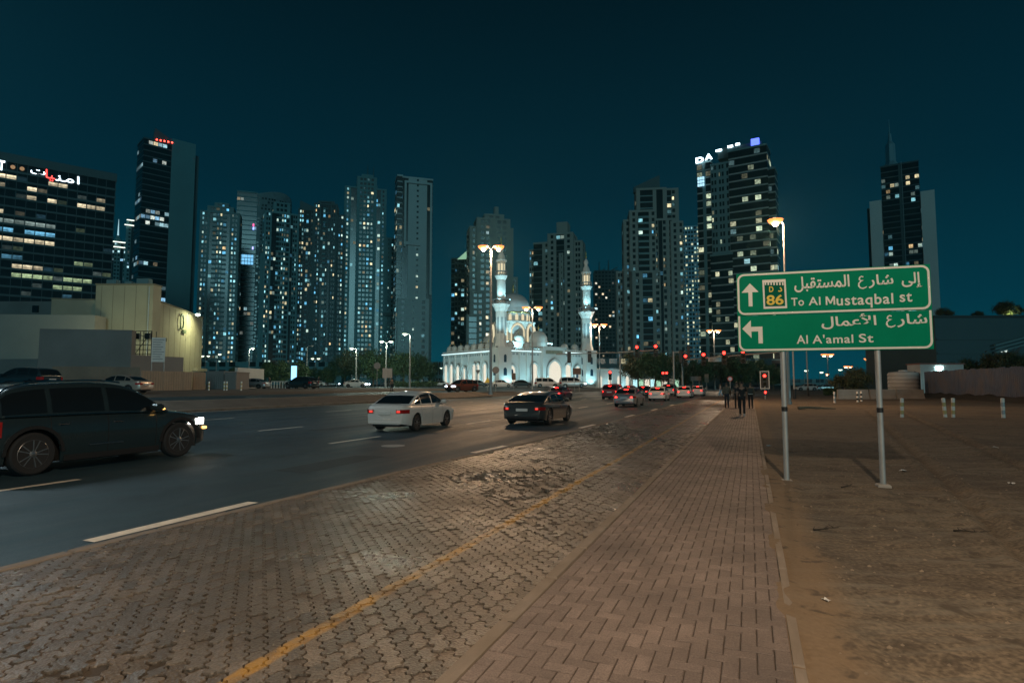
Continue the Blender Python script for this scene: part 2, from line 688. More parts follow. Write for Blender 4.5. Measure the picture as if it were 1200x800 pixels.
# repair patches and a manhole cover in the carriageway
for s0, s1, n0, n1 in ((6.5, 9.4, 6.6, 7.5), (15.2, 20.5, 13.2, 14.1), (-1.5, 0.6, 7.2, 8.6)):
    b = MB()
    b.add([RD(s0, n0, .003), RD(s1, n0 + .05, .003), RD(s1 - .06, n1, .003), RD(s0 + .04, n1 - .03, .003)], [(0, 1, 2, 3)])
    b.build('repair_patch', M_PATCH, road)
b = MB()
q = RD(11.6, 7.9, 0)
b.lathe([(.34, 0), (.34, .006), (.30, .008), (.30, .004), (0.01, .006)], 24, tuple(q))
b.build('manhole_cover', M_STEEL, road)
# stop line and crossing bars
dash(78.2, 78.7, 13, 17, name='stop_line')

# median with kerb stones
def z_med(s, n):
    return {30.6: 0.0, 30.75: 0.14, 30.95: 0.16, 32.2: 0.5, 33.0: 0.66, 33.2: 0.56}[n]


M_MED = mat('median_sand', (0.105, 0.092, 0.075), 0.95, var=0.3, scale=0.6, bump=0.5, bscale=8)
grid_sheet('median', frange(-60, 70, 5), [30.95, 32.2, 33.0], z_med, M_MED)
med = bpy.data.objects['median']
kb = MB()
kb.cbox(0, 0.985, -0.16, 0.16, -0.1, 0.17, 0.02)
kmesh = kb.mesh('kerb_stone', M_KERB, smooth=30)


def kerb_line(parent, s0, s1, step, n, z, count_first=True, sx=1.0):
    s = s0
    while s < s1:
        o = bpy.data.objects.new('kerb_stone', kmesh)
        col.objects.link(o)
        o.parent = parent
        nn_ = n(s) if callable(n) else n
        p = RD(s, nn_, z + rnd.uniform(-0.006, 0.006))
        o.location = p
        q = RD(s + step, n(s + step) if callable(n) else n, z) - RD(s, nn_, z)
        o.rotation_euler = (0, 0, math.atan2(q.y, q.x))
        o.scale = (step, sx, 1)
        s += step


kerb_line(med, 10, 70, 2.0, 30.8, 0.0)
kerb_line(med, 10, 70, 2.0, 33.1, 0.5)

# verge beyond the opposite road
M_VERGE = mat('verge_dirt', (0.085, 0.074, 0.060), 0.95, var=0.3, scale=0.4, bump=0.5, bscale=6)
grid_sheet('verge', frange(-60, S_END - 2, 8), [41.0, 41.3, 46, 60, 72], lambda s, n: {41.0: 0.72, 41.3: 0.86}.get(n, zterr(n) + 0.02), M_VERGE)

# ---- sidewalk of herringbone bricks
def walk_shift(s):      # the far end swings to the right
    return 0.0 if s < 60 else -0.0042 * (s - 60) ** 2


NW = -1.93
walk = grid_sheet('sidewalk', frange(-6, 82, 1.0), [0, 1], lambda s, n: 0, M_JOINT)
for i, s in enumerate(frange(-6, 82, 1.0)):
    for j, n in enumerate((NW - 0.02 + walk_shift(s), -0.06 + walk_shift(s))):
        walk.data.vertices[i * 2 + j].co = RD(s, n, 0.088)


def brick_mb(b, cx, cy, lx, ly, z0, z1, c=0.008, M=None, colr=None, tilt=(0, 0)):
    a, d = lx / 2, ly / 2
    vs = []
    for (x, y, z) in ((-a, -d, z0), (a, -d, z0), (a, d, z0), (-a, d, z0), (-a, -d, z1 - c), (a, -d, z1 - c), (a, d, z1 - c), (-a, d, z1 - c),
                      (-a + c, -d + c, z1), (a - c, -d + c, z1), (a - c, d - c, z1), (-a + c, d - c, z1)):
        z += tilt[0] * x + tilt[1] * y
        q = Vector((cx + x, cy + y, z))
        vs.append(M(q) if M else q)
    fs = [(8, 9, 10, 11)]
    for i in range(4):
        j = (i + 1) % 4
        fs += [(i, j, 4 + j, 4 + i), (4 + i, 4 + j, 8 + j, 8 + i)]
    return b.add(vs, fs, colr)


A = 0.1
cells = []
for iy in range(-40, 640):
    s = iy * A
    ys = walk_shift(s)
    for ix in range(0, 18):
        k = (ix - iy) % 4
        n0 = -0.125 - ix * A
        if k == 0 and ix < 17:
            cells.append((s + A / 2, n0 - A, A, 2 * A))
        elif k == 0:
            cells.append((s + A / 2, n0 - A / 2, A, A))
        elif k == 1 and ix == 0:
            cells.append((s + A / 2, n0 - A / 2, A, A))
        elif k == 3:
            cells.append((s + A, n0 - A / 2, 2 * A, A))
NEAR = sorted([c for c in cells if c[0] > 0.1], key=lambda c: (RD(c[0], c[1]) - Vector((0.9, 3.0, 0))).length)
pool = [c for c in NEAR if c[2] != c[3]][:300]
pset = set(pool)
bm_cache = {}
for c in pool:
    key = (c[2], c[3])
    if key not in bm_cache:
        bb = MB()
        brick_mb(bb, 0, 0, c[2] - 0.006, c[3] - 0.006, 0, 0.06, 0.005)
        bm_cache[key] = bb.mesh('brick', M_BRICK)
    o = bpy.data.objects.new('brick', bm_cache[key])
    col.objects.link(o)
    o.parent = walk
    o.location = RD(c[0], c[1], 0.042 + rnd.gauss(0, 0.0011))
    o.rotation_euler = (rnd.gauss(0, 0.006), rnd.gauss(0, 0.006), ROADROT + rnd.gauss(0, 0.006))
bb = MB()
for c in cells:
    if c in pset:
        continue
    sh = walk_shift(c[0])
    dz = rnd.gauss(0, 0.0011)
    tl = (rnd.gauss(0, 0.006), rnd.gauss(0, 0.006))
    r_ = rnd.random()
    brick_mb(bb, c[0], c[1] + sh, c[2] - 0.006, c[3] - 0.006, 0.042 + dz, 0.102 + dz, 0.005, lambda q: RD(q.x, q.y, q.z), (r_, r_, r_), tl)
bb.build('far_bricks', M_BRICK, walk, attr='rnd', kind='stuff')
kerb_line(walk, -2, 40, 1.0, -0.06, -0.065, sx=0.36)
kerb_line(walk, 40, 76, 2.0, lambda s: -0.06 + walk_shift(s), -0.065, sx=0.36)
kerb_line(walk, -2, 40, 1.0, NW - 0.03, -0.06, sx=0.22)
kerb_line(walk, 40, 76, 2.0, lambda s: NW - 0.03 + walk_shift(s), -0.06, sx=0.22)

# ---- lay-by of worn zigzag pavers, laid at 45 degrees
lay = grid_sheet('parking_bay', frange(-14, 80, 1.0), [0, 1], lambda s, n: 0, M_JOINT)
for i, s in enumerate(frange(-14, 80, 1.0)):
    for j, n in enumerate((-0.02 + walk_shift(s), ne(s) - 0.08)):
        lay.data.vertices[i * 2 + j].co = RD(s, n, 0.040)
PL, PW, AM = 0.225, 0.1125, 0.015


out = []
gx = PL / 2
for t, zz in ((0, 0), (.10, 1), (.40, 1), (.60, -1), (.90, -1)):
    out.append((t * gx, zz * AM))
base = [(x, y) for x, y in out] + [(gx + x, y) for x, y in out]
sideR = [(PL, 0.0), (PL + 0.010, PW * 0.25), (PL + 0.010, PW * 0.4), (PL - 0.010, PW * 0.6), (PL - 0.010, PW * 0.78)]
top = [(x, y + PW) for x, y in [(PL, 0)] + base[::-1][0:9]]
sideL = [(0, PW), (-0.010, PW * 0.78), (-0.010, PW * 0.6), (0.010, PW * 0.4), (0.010, PW * 0.25)]
poly = base + sideR + top + sideL
poly = [(x - PL / 2, y - PW / 2) for x, y in poly]
GAP = 0.962


def paver_mb(b, cx, cy, ang, z, tx, ty, colr=None, world=True):
    ca, sa = math.cos(ang), math.sin(ang)
    n = len(poly)
    vs = []
    for (k, zz) in ((GAP, -0.05), (GAP, -0.008), (GAP - 0.075, 0.0)):
        for x, y in poly:
            x, y = x * (0.966 if zz < 0 else 0.935), y * (0.932 if zz < 0 else 0.868)
            q = Vector((x * ca - y * sa, x * sa + y * ca, zz + x * tx + y * ty))
            vs.append(RD(cx + q.x, cy + q.y, z + q.z) if world else q)
    fs = [tuple(range(2 * n, 3 * n))]
    for r in range(2):
        for i in range(n):
            j = (i + 1) % n
            fs.append((r * n + i, r * n + j, (r + 1) * n + j, (r + 1) * n + i))
    return b.add(vs, fs, colr)


from mathutils import noise as mnoise
ANG = R(45)
ca, sa = math.cos(ANG), math.sin(ANG)
pv = []
for i in range(-360, 420):
    for j in range(-560, 640):
        x = i * PL + (j % 2) * PL / 2
        y = j * PW
        s = x * ca - y * sa + 26
        n = x * sa + y * ca + 2
        if -3.5 < s < 62 and -0.03 < n < ne(s) - 0.10:
            q = RD(s, n)
            if q.y < 3.0 or abs(q.x) > q.y * 0.95 + 0.6:
                continue
            pv.append((s, n))


def lay_z(s, n):
    """settled, rutted surface"""
    h = mnoise.noise(Vector((s * 0.28, n * 0.45, 3.1))) * 0.035
    h += mnoise.noise(Vector((s * 0.9, n * 1.1, 8.1))) * 0.012
    return h


def broken(s, n):
    """how disturbed the paving is here"""
    t = mnoise.noise(Vector((s * 0.23 + 5, n * 0.55, 1.7))) + 0.5 * mnoise.noise(Vector((s * 0.8, n * 0.9, 4.7)))
    return max(0.0, min(1.0, (t - 0.12) * 3.0)) * (1.0 if n > 1.3 else 0.45)


pv.sort(key=lambda c: (RD(c[0], c[1]) - Vector((-1.2, 3.0, 0))).length)
near_mesh = None
bb = MB()
cnt = 0
for (s, n) in pv:
    calm = 1.0 if s < 16 else max(0.25, 1 - (s - 16) / 12)
    br = broken(s, n) * calm
    z = 0.062 + lay_z(s, n) * 0.55 + rnd.gauss(0, 0.0034 * calm + 0.009 * br)
    tx, ty = rnd.gauss(0, 0.030 * calm + 0.10 * br), rnd.gauss(0, 0.030 * calm + 0.10 * br)
    if cnt < 300:
        if near_mesh is None:
            t = MB()
            paver_mb(t, 0, 0, 0, 0, 0, 0, None, False)
            near_mesh = t.mesh('paver', M_PAVER)
        o = bpy.data.objects.new('paver', near_mesh)
        col.objects.link(o)
        o.parent = lay
        o.location = RD(s, n, z)
        o.rotation_euler = (ty, -tx, ROADROT + ANG)
        cnt += 1
    else:
        r_ = rnd.random()
        paver_mb(bb, s, n, ANG, z, tx, ty, (r_, r_, r_))
bb.build('far_pavers', M_PAVER, lay, attr='rnd', kind='stuff')
kerb_line(lay, -14, 40, 1.0, lambda s: ne(s) - 0.09, -0.092, sx=0.42)
kerb_line(lay, 40, 78, 2.0, lambda s: ne(s) - 0.09, -0.092, sx=0.42)
# loose grit lying in the joints and ruts
gb = MB()
for k in range(2600):
    s = rnd.uniform(0, 22)
    n = min(4.5, max(0.15, rnd.gauss(0.7, 0.45))) if rnd.random() < 0.6 else rnd.uniform(0.2, 4.6)
    r_ = rnd.uniform(0.003, 0.011)
    z = 0.066 + lay_z(s, n) * 0.55
    p = RD(s, n, z)
    t = rnd.random() * 6.28
    vs = [p + Vector((math.cos(t + a) * r_ * rnd.uniform(.7, 1.3), math.sin(t + a) * r_ * rnd.uniform(.7, 1.3), 0)) for a in (0, 1.6, 3.1, 4.7)]
    vs.append(p + Vector((0, 0, r_ * 1.1)))
    gb.add(vs, [(0, 1, 4), (1, 2, 4), (2, 3, 4), (3, 0, 4)])
tag(gb.build('grit', mat('grit_stone', (0.26, 0.23, 0.19), 0.45, var=0.3, scale=20)), 'loose grit and small stones scattered over the worn parking bay paving', 'grit', kind='stuff')

# ---- sand lot to the right
M_SAND = mat('sand', (0.116, 0.091, 0.063), 0.95, var=0.42, scale=2.6, bump=1.0, bscale=14, dirt=(0.072, 0.058, 0.044), dscale=0.4, speck=0.45, sscale=26)
nt = M_SAND.node_tree
# streaks of dragged tyres: long stretched noise, a colour of the compacted soil
ge = nt.nodes.new('ShaderNodeNewGeometry')
mp = nt.nodes.new('ShaderNodeMapping')
mp.inputs['Rotation'].default_value = (0, 0, R(38))
mp.inputs['Scale'].default_value = (0.22, 2.6, 1)
n6 = nt.nodes.new('ShaderNodeTexNoise')
n6.inputs['Scale'].default_value = 1.5
n6.inputs['Detail'].default_value = 7
n6.inputs['Roughness'].default_value = 0.7
nt.links.new(ge.outputs['Position'], mp.inputs['Vector'])
nt.links.new(mp.outputs[0], n6.inputs['Vector'])
r6 = nt.nodes.new('ShaderNodeMapRange')
r6.inputs[1].default_value = 0.48
r6.inputs[2].default_value = 0.64
r6.inputs[4].default_value = 0.75
nt.links.new(n6.outputs[0], r6.inputs[0])
mx = nt.nodes.new('ShaderNodeMixRGB')
mx.inputs[2].default_value = (0.160, 0.143, 0.114, 1)
pb = nt.nodes['Principled BSDF']
src = pb.inputs['Base Color'].links[0].from_socket
nt.links.new(src, mx.inputs[1])
nt.links.new(r6.outputs[0], mx.inputs[0])
nt.links.new(mx.outputs[0], pb.inputs['Base Color'])


# warmer loose sand blown along the path edge, darker prints further out
dp = nt.nodes.new('ShaderNodeVectorMath')
dp.operation = 'DOT_PRODUCT'
dp.inputs[1].default_value = DN
nt.links.new(ge.outputs['Position'], dp.inputs[0])
n8 = nt.nodes.new('ShaderNodeTexNoise')
n8.inputs['Scale'].default_value = 1.3
n8.inputs['Detail'].default_value = 5
nt.links.new(ge.outputs['Position'], n8.inputs['Vector'])
ad = nt.nodes.new('ShaderNodeMath')
ad.operation = 'MULTIPLY_ADD'
ad.inputs[1].default_value = 0.5
nt.links.new(n8.outputs[0], ad.inputs[0])
nt.links.new(dp.outputs['Value'], ad.inputs[2])
r8 = nt.nodes.new('ShaderNodeMapRange')
r8.inputs[1].default_value = K0.dot(DN) - 1.93 - 0.55 + 0.25
r8.inputs[2].default_value = K0.dot(DN) - 1.93 - 0.30 + 0.25
r8.inputs[4].default_value = 0.75
nt.links.new(ad.outputs[0], r8.inputs[0])
m8 = nt.nodes.new('ShaderNodeMixRGB')
m8.inputs[2].default_value = (0.180, 0.124, 0.073, 1)
nt.links.new(r8.outputs[0], m8.inputs[0])
nt.links.new(mx.outputs[0], m8.inputs[1])
vo = nt.nodes.new('ShaderNodeTexNoise')
vo.inputs['Scale'].default_value = 4.2
vo.inputs['Detail'].default_value = 3
vo.inputs['Distortion'].default_value = 0.8
nt.links.new(ge.outputs['Position'], vo.inputs['Vector'])
r9 = nt.nodes.new('ShaderNodeMapRange')
r9.inputs[1].default_value = 0.57
r9.inputs[2].default_value = 0.66
r9.inputs[4].default_value = 0.8
nt.links.new(vo.outputs[0], r9.inputs[0])
m9 = nt.nodes.new('ShaderNodeMixRGB')
m9.inputs[2].default_value = (0.055, 0.042, 0.030, 1)
nt.links.new(r9.outputs[0], m9.inputs[0])
nt.links.new(m8.outputs[0], m9.inputs[1])
nt.links.new(m9.outputs[0], pb.inputs['Base Color'])


def sand_z(s, n):
    d = max(0.0, -(n - NW - walk_shift(s)))
    h = 0.055 + 0.03 * math.exp(-((d - 0.35) / 0.22) ** 2)
    h += mnoise.noise(Vector((s * 0.35, n * 0.35, 0.3))) * 0.05 * min(1, d)
    h += mnoise.noise(Vector((s * 1.7, n * 1.7, 5.3))) * 0.026 * min(1, d * 2)
    h += mnoise.noise(Vector((s * 5.1, n * 5.1, 9.3))) * 0.014 * min(1, d * 2)
    # wheel ruts curving across
    for k, (off, a) in enumerate(((2.2, 0.12), (3.9, 0.12), (4.6, 0.30))):
        dd = abs(d - off - a * (s - 3) - 0.02 * (s - 3) ** 2 * (k == 2))
        h -= 0.06 * math.exp(-(dd / 0.10) ** 2) - 0.035 * math.exp(-((dd - 0.22) / 0.08) ** 2)
    return h


b = MB()
SS = frange(-4, 14, 0.10) + frange(14.5, 40, 0.5)[0:] + frange(42, 104, 4)
DD = [0.0, 0.03, 0.06, 0.09, 0.12, 0.16] + frange(0.22, 9, 0.11) + frange(9.5, 30, 0.7) + frange(34, 120, 8)
for s in SS:
    for d in DD:
        n = NW + 0.06 + walk_shift(min(s, 82)) - d
        spill = 0.098 + 0.022 * mnoise.noise(Vector((s * 1.1, d * 3, 6.2))) + 0.012 * mnoise.noise(Vector((s * 4.3, d * 9, 2.2))) - 0.10 * max(0.0, 0.06 - d)
        k_ = min(1.0, max(0.0, (d - 0.12) / 0.3))
        b.v.append(tuple(RD(s, n, spill * (1 - k_) + sand_z(s, n) * k_)))
w = len(DD)
for i in range(len(SS) - 1):
    for j in range(w - 1):
        b.f.append((i * w + j + 1, i * w + j, (i + 1) * w + j, (i + 1) * w + j + 1))
b.build('sand_lot', M_SAND, smooth=60, kind='structure')


# ------------------------------------------------------------------ street lamps
def spot(name, parent, loc, energy, color, size=R(150), blend=0.5, radius=0.2, target=None):
    l = bpy.data.lights.new(name, 'SPOT')
    l.energy = energy
    l.color = color
    l.spot_size = size
    l.spot_blend = blend
    l.shadow_soft_size = radius
    o = bpy.data.objects.new(name, l)
    col.objects.link(o)
    o.parent = parent
    o.location = loc
    d = Vector(target) - Vector(loc) if target is not None else Vector((0, 0, -1))
    o.rotation_euler = d.to_track_quat('-Z', 'Y').to_euler()
    return o


WARM = (1.0, 0.74, 0.50)


def street_lamp(loc, h, rz, arms, label, power, lens=M_LAMPW, color=WARM, reach=1.6, r=0.11, group=None, lr=0.30, tint=M_POLE):
    t = thing('street_lamp', loc, rz, label, 'street lamp', group)
    b = MB()
    b.cyl((0, 0, 0), (0, 0, 0.25), r * 2.0, r * 1.9, 12)
    b.cyl((0, 0, 0.25), (0, 0, 1.6), r * 1.35, r * 1.3, 12)
    b.cyl((0, 0, 1.6), (0, 0, h - 0.3), r * 1.2, r * 0.6, 12)
    b.build('pole', tint, t, smooth=40)
    b = MB()
    b.box(-0.07, 0.07, -r * 1.42, -r * 1.3, 0.55, 1.1)
    b.build('access_door', M_STEEL, t)
    for sx in arms:
        b = MB()
        pts = [(0, 0, h - 0.45), (sx * reach * 0.3, 0, h - 0.12), (sx * reach, 0, h + 0.02)]
        b.tube(pts, 0.05, 8)
        a = b.build('arm', tint, t, smooth=40)
        b = MB()
        M = Matrix.Translation((sx * (reach + 0.25), 0, h + 0.02)) @ Matrix.Rotation(-sx * 0.08, 4, 'Y')
        b.cbox(-0.42, 0.42, -0.16, 0.16, -0.06, 0.10, 0.05, M)
        b.build('lamp_head', mat('lamp_head_bronze', (.05, .045, .04), .6), t, smooth=40)
        b = MB()
        b.lathe([(0.02, -0.55 * lr), (lr * 0.55, -0.42 * lr), (lr * 0.9, -0.12 * lr), (lr, 0.1)], 14, (sx * (reach + 0.27), 0, h - 0.06))
        ln = b.build('lens', lens, t, smooth=60)
        if lens is M_LAMPW:
            b = MB()
            b.lathe([(0.0, -0.78 * lr), (lr * 0.30, -0.66 * lr), (lr * 0.36, -0.48 * lr), (0, -0.40 * lr)], 12, (sx * (reach + 0.27), 0, h - 0.06))
            b.build('bulb', M_CORE, ln, smooth=60)
        if power:
            pl_ = bpy.data.lights.new('lamp_light', 'POINT')
            pl_.energy = power
            pl_.color = color
            pl_.shadow_soft_size = lr * 0.4
            po_ = bpy.data.objects.new('lamp_light', pl_)
            col.objects.link(po_)
            po_.parent = t
            po_.location = (sx * (reach + 0.27), 0, h - 0.06 - 1.1 * lr)
    return t


# the lamp beside the path, behind the viewer, that throws the road sign's shadow
street_lamp(RD(-3.6, -4.6, 0.04), 9.6, ROADROT + math.pi / 2, (1,), 'tall street lamp on the sand behind the viewer, nearest to the brick path', 4400, reach=0.9)
street_lamp(RD(8, 31.9, 0.45), 17.5, ROADROT + math.pi / 2, (-1, 1), 'tall twin-armed median street lamp left of the view, nearest the dark suv', 3200, color=(.70, .92, 1.0), lens=M_LAMPG, reach=1.2, lr=0.75, r=0.17)


def lamp_px(px, pybase, pytop, Y, arms, label, power, rz=None, z=None, **k):
    p = U(px, pybase, Y)
    top_ = U(px, pytop, Y)
    zb = z if z is not None else p.z
    return street_lamp((p.x, Y, zb), top_.z - zb, rz if rz is not None else 0, arms, label, power, **k)


lamp_px(925, 473, 258, 49, (-1,), 'tall street lamp rising behind the green road sign beside the path', 6800, rz=0, z=0.06, color=(1, .60, .32), reach=0.4, lr=0.62)
lamp_px(575, 464, 289, 78, (-1, 1), 'tallest twin-armed street lamp standing in front of the left minaret', 5200, z=0.3, color=(1, .62, .34), reach=0.75, lr=0.75, r=0.17)
lamp_px(624, 457, 360, 112, (-1, 1), 'twin-armed street lamp in front of the mosque dome', 1300, z=0.6, reach=0.9, lr=0.8, r=0.15)
lamp_px(703, 452, 380, 150, (-1, 1), 'twin-armed street lamp just right of the right minaret', 1500, z=0.3, reach=0.9, lr=0.9, r=0.15)
lamp_px(838, 452, 387, 165, (-1, 1), 'twin-armed street lamp below the corporate tower, behind the hanging street name plate', 2400, z=0.0, reach=0.9, lr=0.9, r=0.15)
# lit lamps far along the road to the right
for px, top_, Y, lab in ((971, 415, 190, 'far twin street lamp seen under the green sign, left of the round bush top'),
                         (1021, 420, 200, 'far twin street lamp just left of the right sign post'),
                         (995, 429, 260, 'far street lamp peeping over the round bush'),
                         (1071, 427, 230, 'far street lamp behind the white water tank')):
    lamp_px(px, 452, top_, Y, (-1, 1), lab, 0, z=0.0, reach=0.8, lr=1.0, r=0.14)
for px, top_, Y, lab in ((943, 434, 300, 'distant street lamp left of the far lamp cluster'), (961, 436, 330, 'distant street lamp in the middle of the far lamp cluster'),
                         (968, 438, 360, 'distant low street lamp inside the far lamp cluster'), (983, 433, 310, 'distant street lamp at the right end of the far cluster')):
    lamp_px(px, 451, top_, Y, (1,), lab, 0, z=0.0, reach=0.8, lr=1.0, r=0.16, lens=M_LAMPG if px % 2 else M_LAMPW)
# unlit poles on the right
for px, pyb, Y, h, lab in ((931, 464, 66, 9, 'bare grey pole on the sand behind the left sign post'), (947, 461, 82, 10, 'second bare grey pole beyond the sand lot, under the sign')):
    p = U(px, pyb, Y)
    t = thing('pole', (p.x, Y, 0.05), 0, lab, 'pole')
    b = MB()
    b.cyl((0, 0, 0), (0, 0, 1.1), 0.16, 0.15, 10)
    b.build('base_sleeve', M_BLACK, t)
    b = MB()
    b.cyl((0, 0, 1.1), (0, 0, h), 0.10, 0.07, 10)
    b.build('shaft', M_POLE, t)
# district lamps on the left
for px, top_, pyb, Y, arms, lab in ((452, 400, 452, 120, (-1, 1), 'twin pale street lamp before the dark trees at centre left'),
                                    (417, 408, 452, 118, (-1,), 'single pale street lamp left of the dark trees'),
                                    (480, 391, 453, 105, (-1,), 'single pale street lamp before the pale slab tower'),
                                    (291, 408, 448, 170, (1,), 'small street lamp above the white wall end on the left'),
                                    (253, 415, 440, 185, (1,), 'small street lamp just behind the grey containers'),
                                    (240, 417, 440, 205, (-1, 1), 'small twin street lamp at the right end of the warehouse'),
                                    (359, 405, 452, 130, (1,), 'slim street lamp above the black parked car'),
                                    (369, 420, 452, 190, (-1, 1), 'small twin street lamp among the shrubs at centre left'),
                                    (505, 431, 452, 220, (1,), 'tiny street lamp left of the mosque'),
                                    (514, 431, 452, 240, (1,), 'tiny street lamp beside the mosque corner')):
    lit_ = px not in (359,)
    lamp_px(px, pyb, top_, Y, arms, lab, 1500 if px in (452, 417, 480, 291) else 0, z=0.9, reach=0.7, lr=0.42 if Y < 150 else 0.5, r=0.12, lens=M_LAMPG if lit_ else M_STEEL, color=(0.86, 1.0, 0.80))

# ------------------------------------------------------------------ lettering
_dg = None


def text_mesh(body, size, m, name='lettering', offset=0.0, extrude=0.002, sx=1.0, space=1.0):
    c = bpy.data.curves.new(name, 'FONT')
    c.body = body
    c.size = size
    c.offset = offset
    c.extrude = extrude
    c.space_character = space
    c.resolution_u = 6
    o = bpy.data.objects.new(name, c)
    col.objects.link(o)
    bpy.context.view_layer.update()
    dg = bpy.context.evaluated_depsgraph_get()
    me = bpy.data.meshes.new_from_object(o.evaluated_get(dg))
    bpy.data.objects.remove(o)
    bpy.data.curves.remove(c)
    me.name = name
    me.materials.clear()
    me.materials.append(m)
    xs = [v.co.x for v in me.vertices]
    ys = [v.co.y for v in me.vertices]
    return me, (min(xs), max(xs), min(ys), max(ys))


def place_text(parent, body, m, x0, x1, yb, yt, zoff, name, offset=0.0, space=1.0):
    """fit lettering into the local x/z rectangle of a panel whose face looks along -Y"""
    me, (a, b_, c, d) = text_mesh(body, 1.0, m, name, offset, 0.004, space=space)
    kx = (x1 - x0) / (b_ - a)
    ky = (yt - yb) / (d - c)
    for v in me.vertices:
        v.co = Vector((x0 + (v.co.x - a) * kx, -zoff - v.co.z * 0.6, yb + (v.co.y - c) * ky))
    # split into single letters (islands whose x ranges overlap stay together: dots, joined letters)
    nv = len(me.vertices)
    par = list(range(nv))

    def find(i):
        while par[i] != i:
            par[i] = par[par[i]]
            i = par[i]
        return i
    for e in me.edges:
        a_, c_ = find(e.vertices[0]), find(e.vertices[1])
        if a_ != c_:
            par[a_] = c_
    isl = {}
    for v in me.vertices:
        r_ = find(v.index)
        lo, hi = isl.get(r_, (1e9, -1e9))
        isl[r_] = (min(lo, v.co.x), max(hi, v.co.x))
    order = sorted(isl, key=lambda r_: isl[r_][0])
    groups, cur, hi = [], [], -1e9
    for r_ in order:
        lo, h2 = isl[r_]
        if cur and lo > hi - 0.15 * (h2 - lo):
            groups.append(cur)
            cur = []
            hi = -1e9
        cur.append(r_)
        hi = max(hi, h2)
    groups.append(cur)
    gid = {r_: k for k, g in enumerate(groups) for r_ in g}
    first = None
    for k in range(len(groups)):
        ids = [v.index for v in me.vertices if gid[find(v.index)] == k]
        mp_ = {v: i for i, v in enumerate(ids)}
        bb_ = MB()
        bb_.v = [tuple(me.vertices[i].co) for i in ids]
        bb_.f = [tuple(mp_[i] for i in p_.vertices) for p_ in me.polygons if p_.vertices[0] in mp_]
        o = bb_.build(name, m, parent)
        first = first or o
    bpy.data.meshes.remove(me)
    return first


def ar(*codes):
    return ''.join(chr(c) for c in codes[::-1])


AR1 = (0xFE87, 0xFEDF, 0xFEF0, 0x20, 0x20, 0xFEB7, 0xFE8E, 0xFEAD, 0xFEC9, 0x20, 0x20, 0xFE8D, 0xFEDF, 0xFEE4, 0xFEB4, 0xFE98, 0xFED8, 0xFE92, 0xFEDE)
AR2 = (0xFEB7, 0xFE8E, 0xFEAD, 0xFEC9, 0x20, 0x20, 0xFE8D, 0xFEF7, 0xFECB, 0xFEE4, 0xFE8E, 0xFEDD)
AR3 = (0xFE8D, 0xFEE3, 0xFEE8, 0xFEF4, 0xFE8E, 0xFE95)

# ------------------------------------------------------------------ the green road sign
M_GREEN = mat('sign_green', (0.000, 0.200, 0.110), 0.6, var=0.10, scale=1.5, spec=0.05)
M_SWHITE = mat('sign_white', (0.68, 0.66, 0.60), 0.45, var=0.06, scale=8)
M_SYEL = mat('sign_yellow', (0.72, 0.50, 0.03), 0.45, var=0.06, scale=8)
M_SDARK = mat('sign_dark_green', (0.0, 0.10, 0.060), 0.6, spec=0.05)
pl = Vector((*G(922, 562, 0.08), 0))
pr = Vector((*G(1035, 567, 0.08), 0))
sgn_mid = (pl + pr) / 2
sdir = (pr - pl)
srz = math.atan2(sdir.y, sdir.x)
sx_ = sdir.length
LCOR = U(863, 365, 10.62)
t = thing('road_sign', (sgn_mid.x, sgn_mid.y, 0.05), srz, 'large green two-panel direction sign on two grey posts in the sand', 'road sign')
Mi = Matrix.Translation((sgn_mid.x, sgn_mid.y, 0.05)) @ Matrix.Rotation(srz, 4, 'Z')
Mi = Mi.inverted()


def onplane(px, py):
    """where the sight line meets the sign's plane, in the sign's own x/z"""
    a = Vector(ray(px, py))
    o_ = Mi @ Vector((0, 0, CZ))
    d_ = Mi.to_3x3() @ a
    k = (-0.06 - o_.y) / d_.y
    q = o_ + d_ * k
    return q.x, q.z


xl0, zt0 = onplane(864, 318.5)
xr0, zt1 = onplane(1092, 312)
xl1, zb0 = onplane(864, 411.5)
xr1, zb1 = onplane(1092.5, 409.5)
SX0, SX1 = (xl0 + xl1) / 2, (xr0 + xr1) / 2
SZ1, SZ0 = (zt0 + zt1) / 2, (zb0 + zb1) / 2
zsplit = SZ0 + (SZ1 - SZ0) * 0.457


def rrect(x0, x1, z0, z1, r, k=5):
    out = []
    for cx, cz, a0 in ((x1 - r, z0 + r, -90), (x1 - r, z1 - r, 0), (x0 + r, z1 - r, 90), (x0 + r, z0 + r, 180)):
        for i in range(k + 1):
            a = R(a0 + 90 * i / k)
            out.append((cx + r * math.cos(a), cz + r * math.sin(a)))
    return out


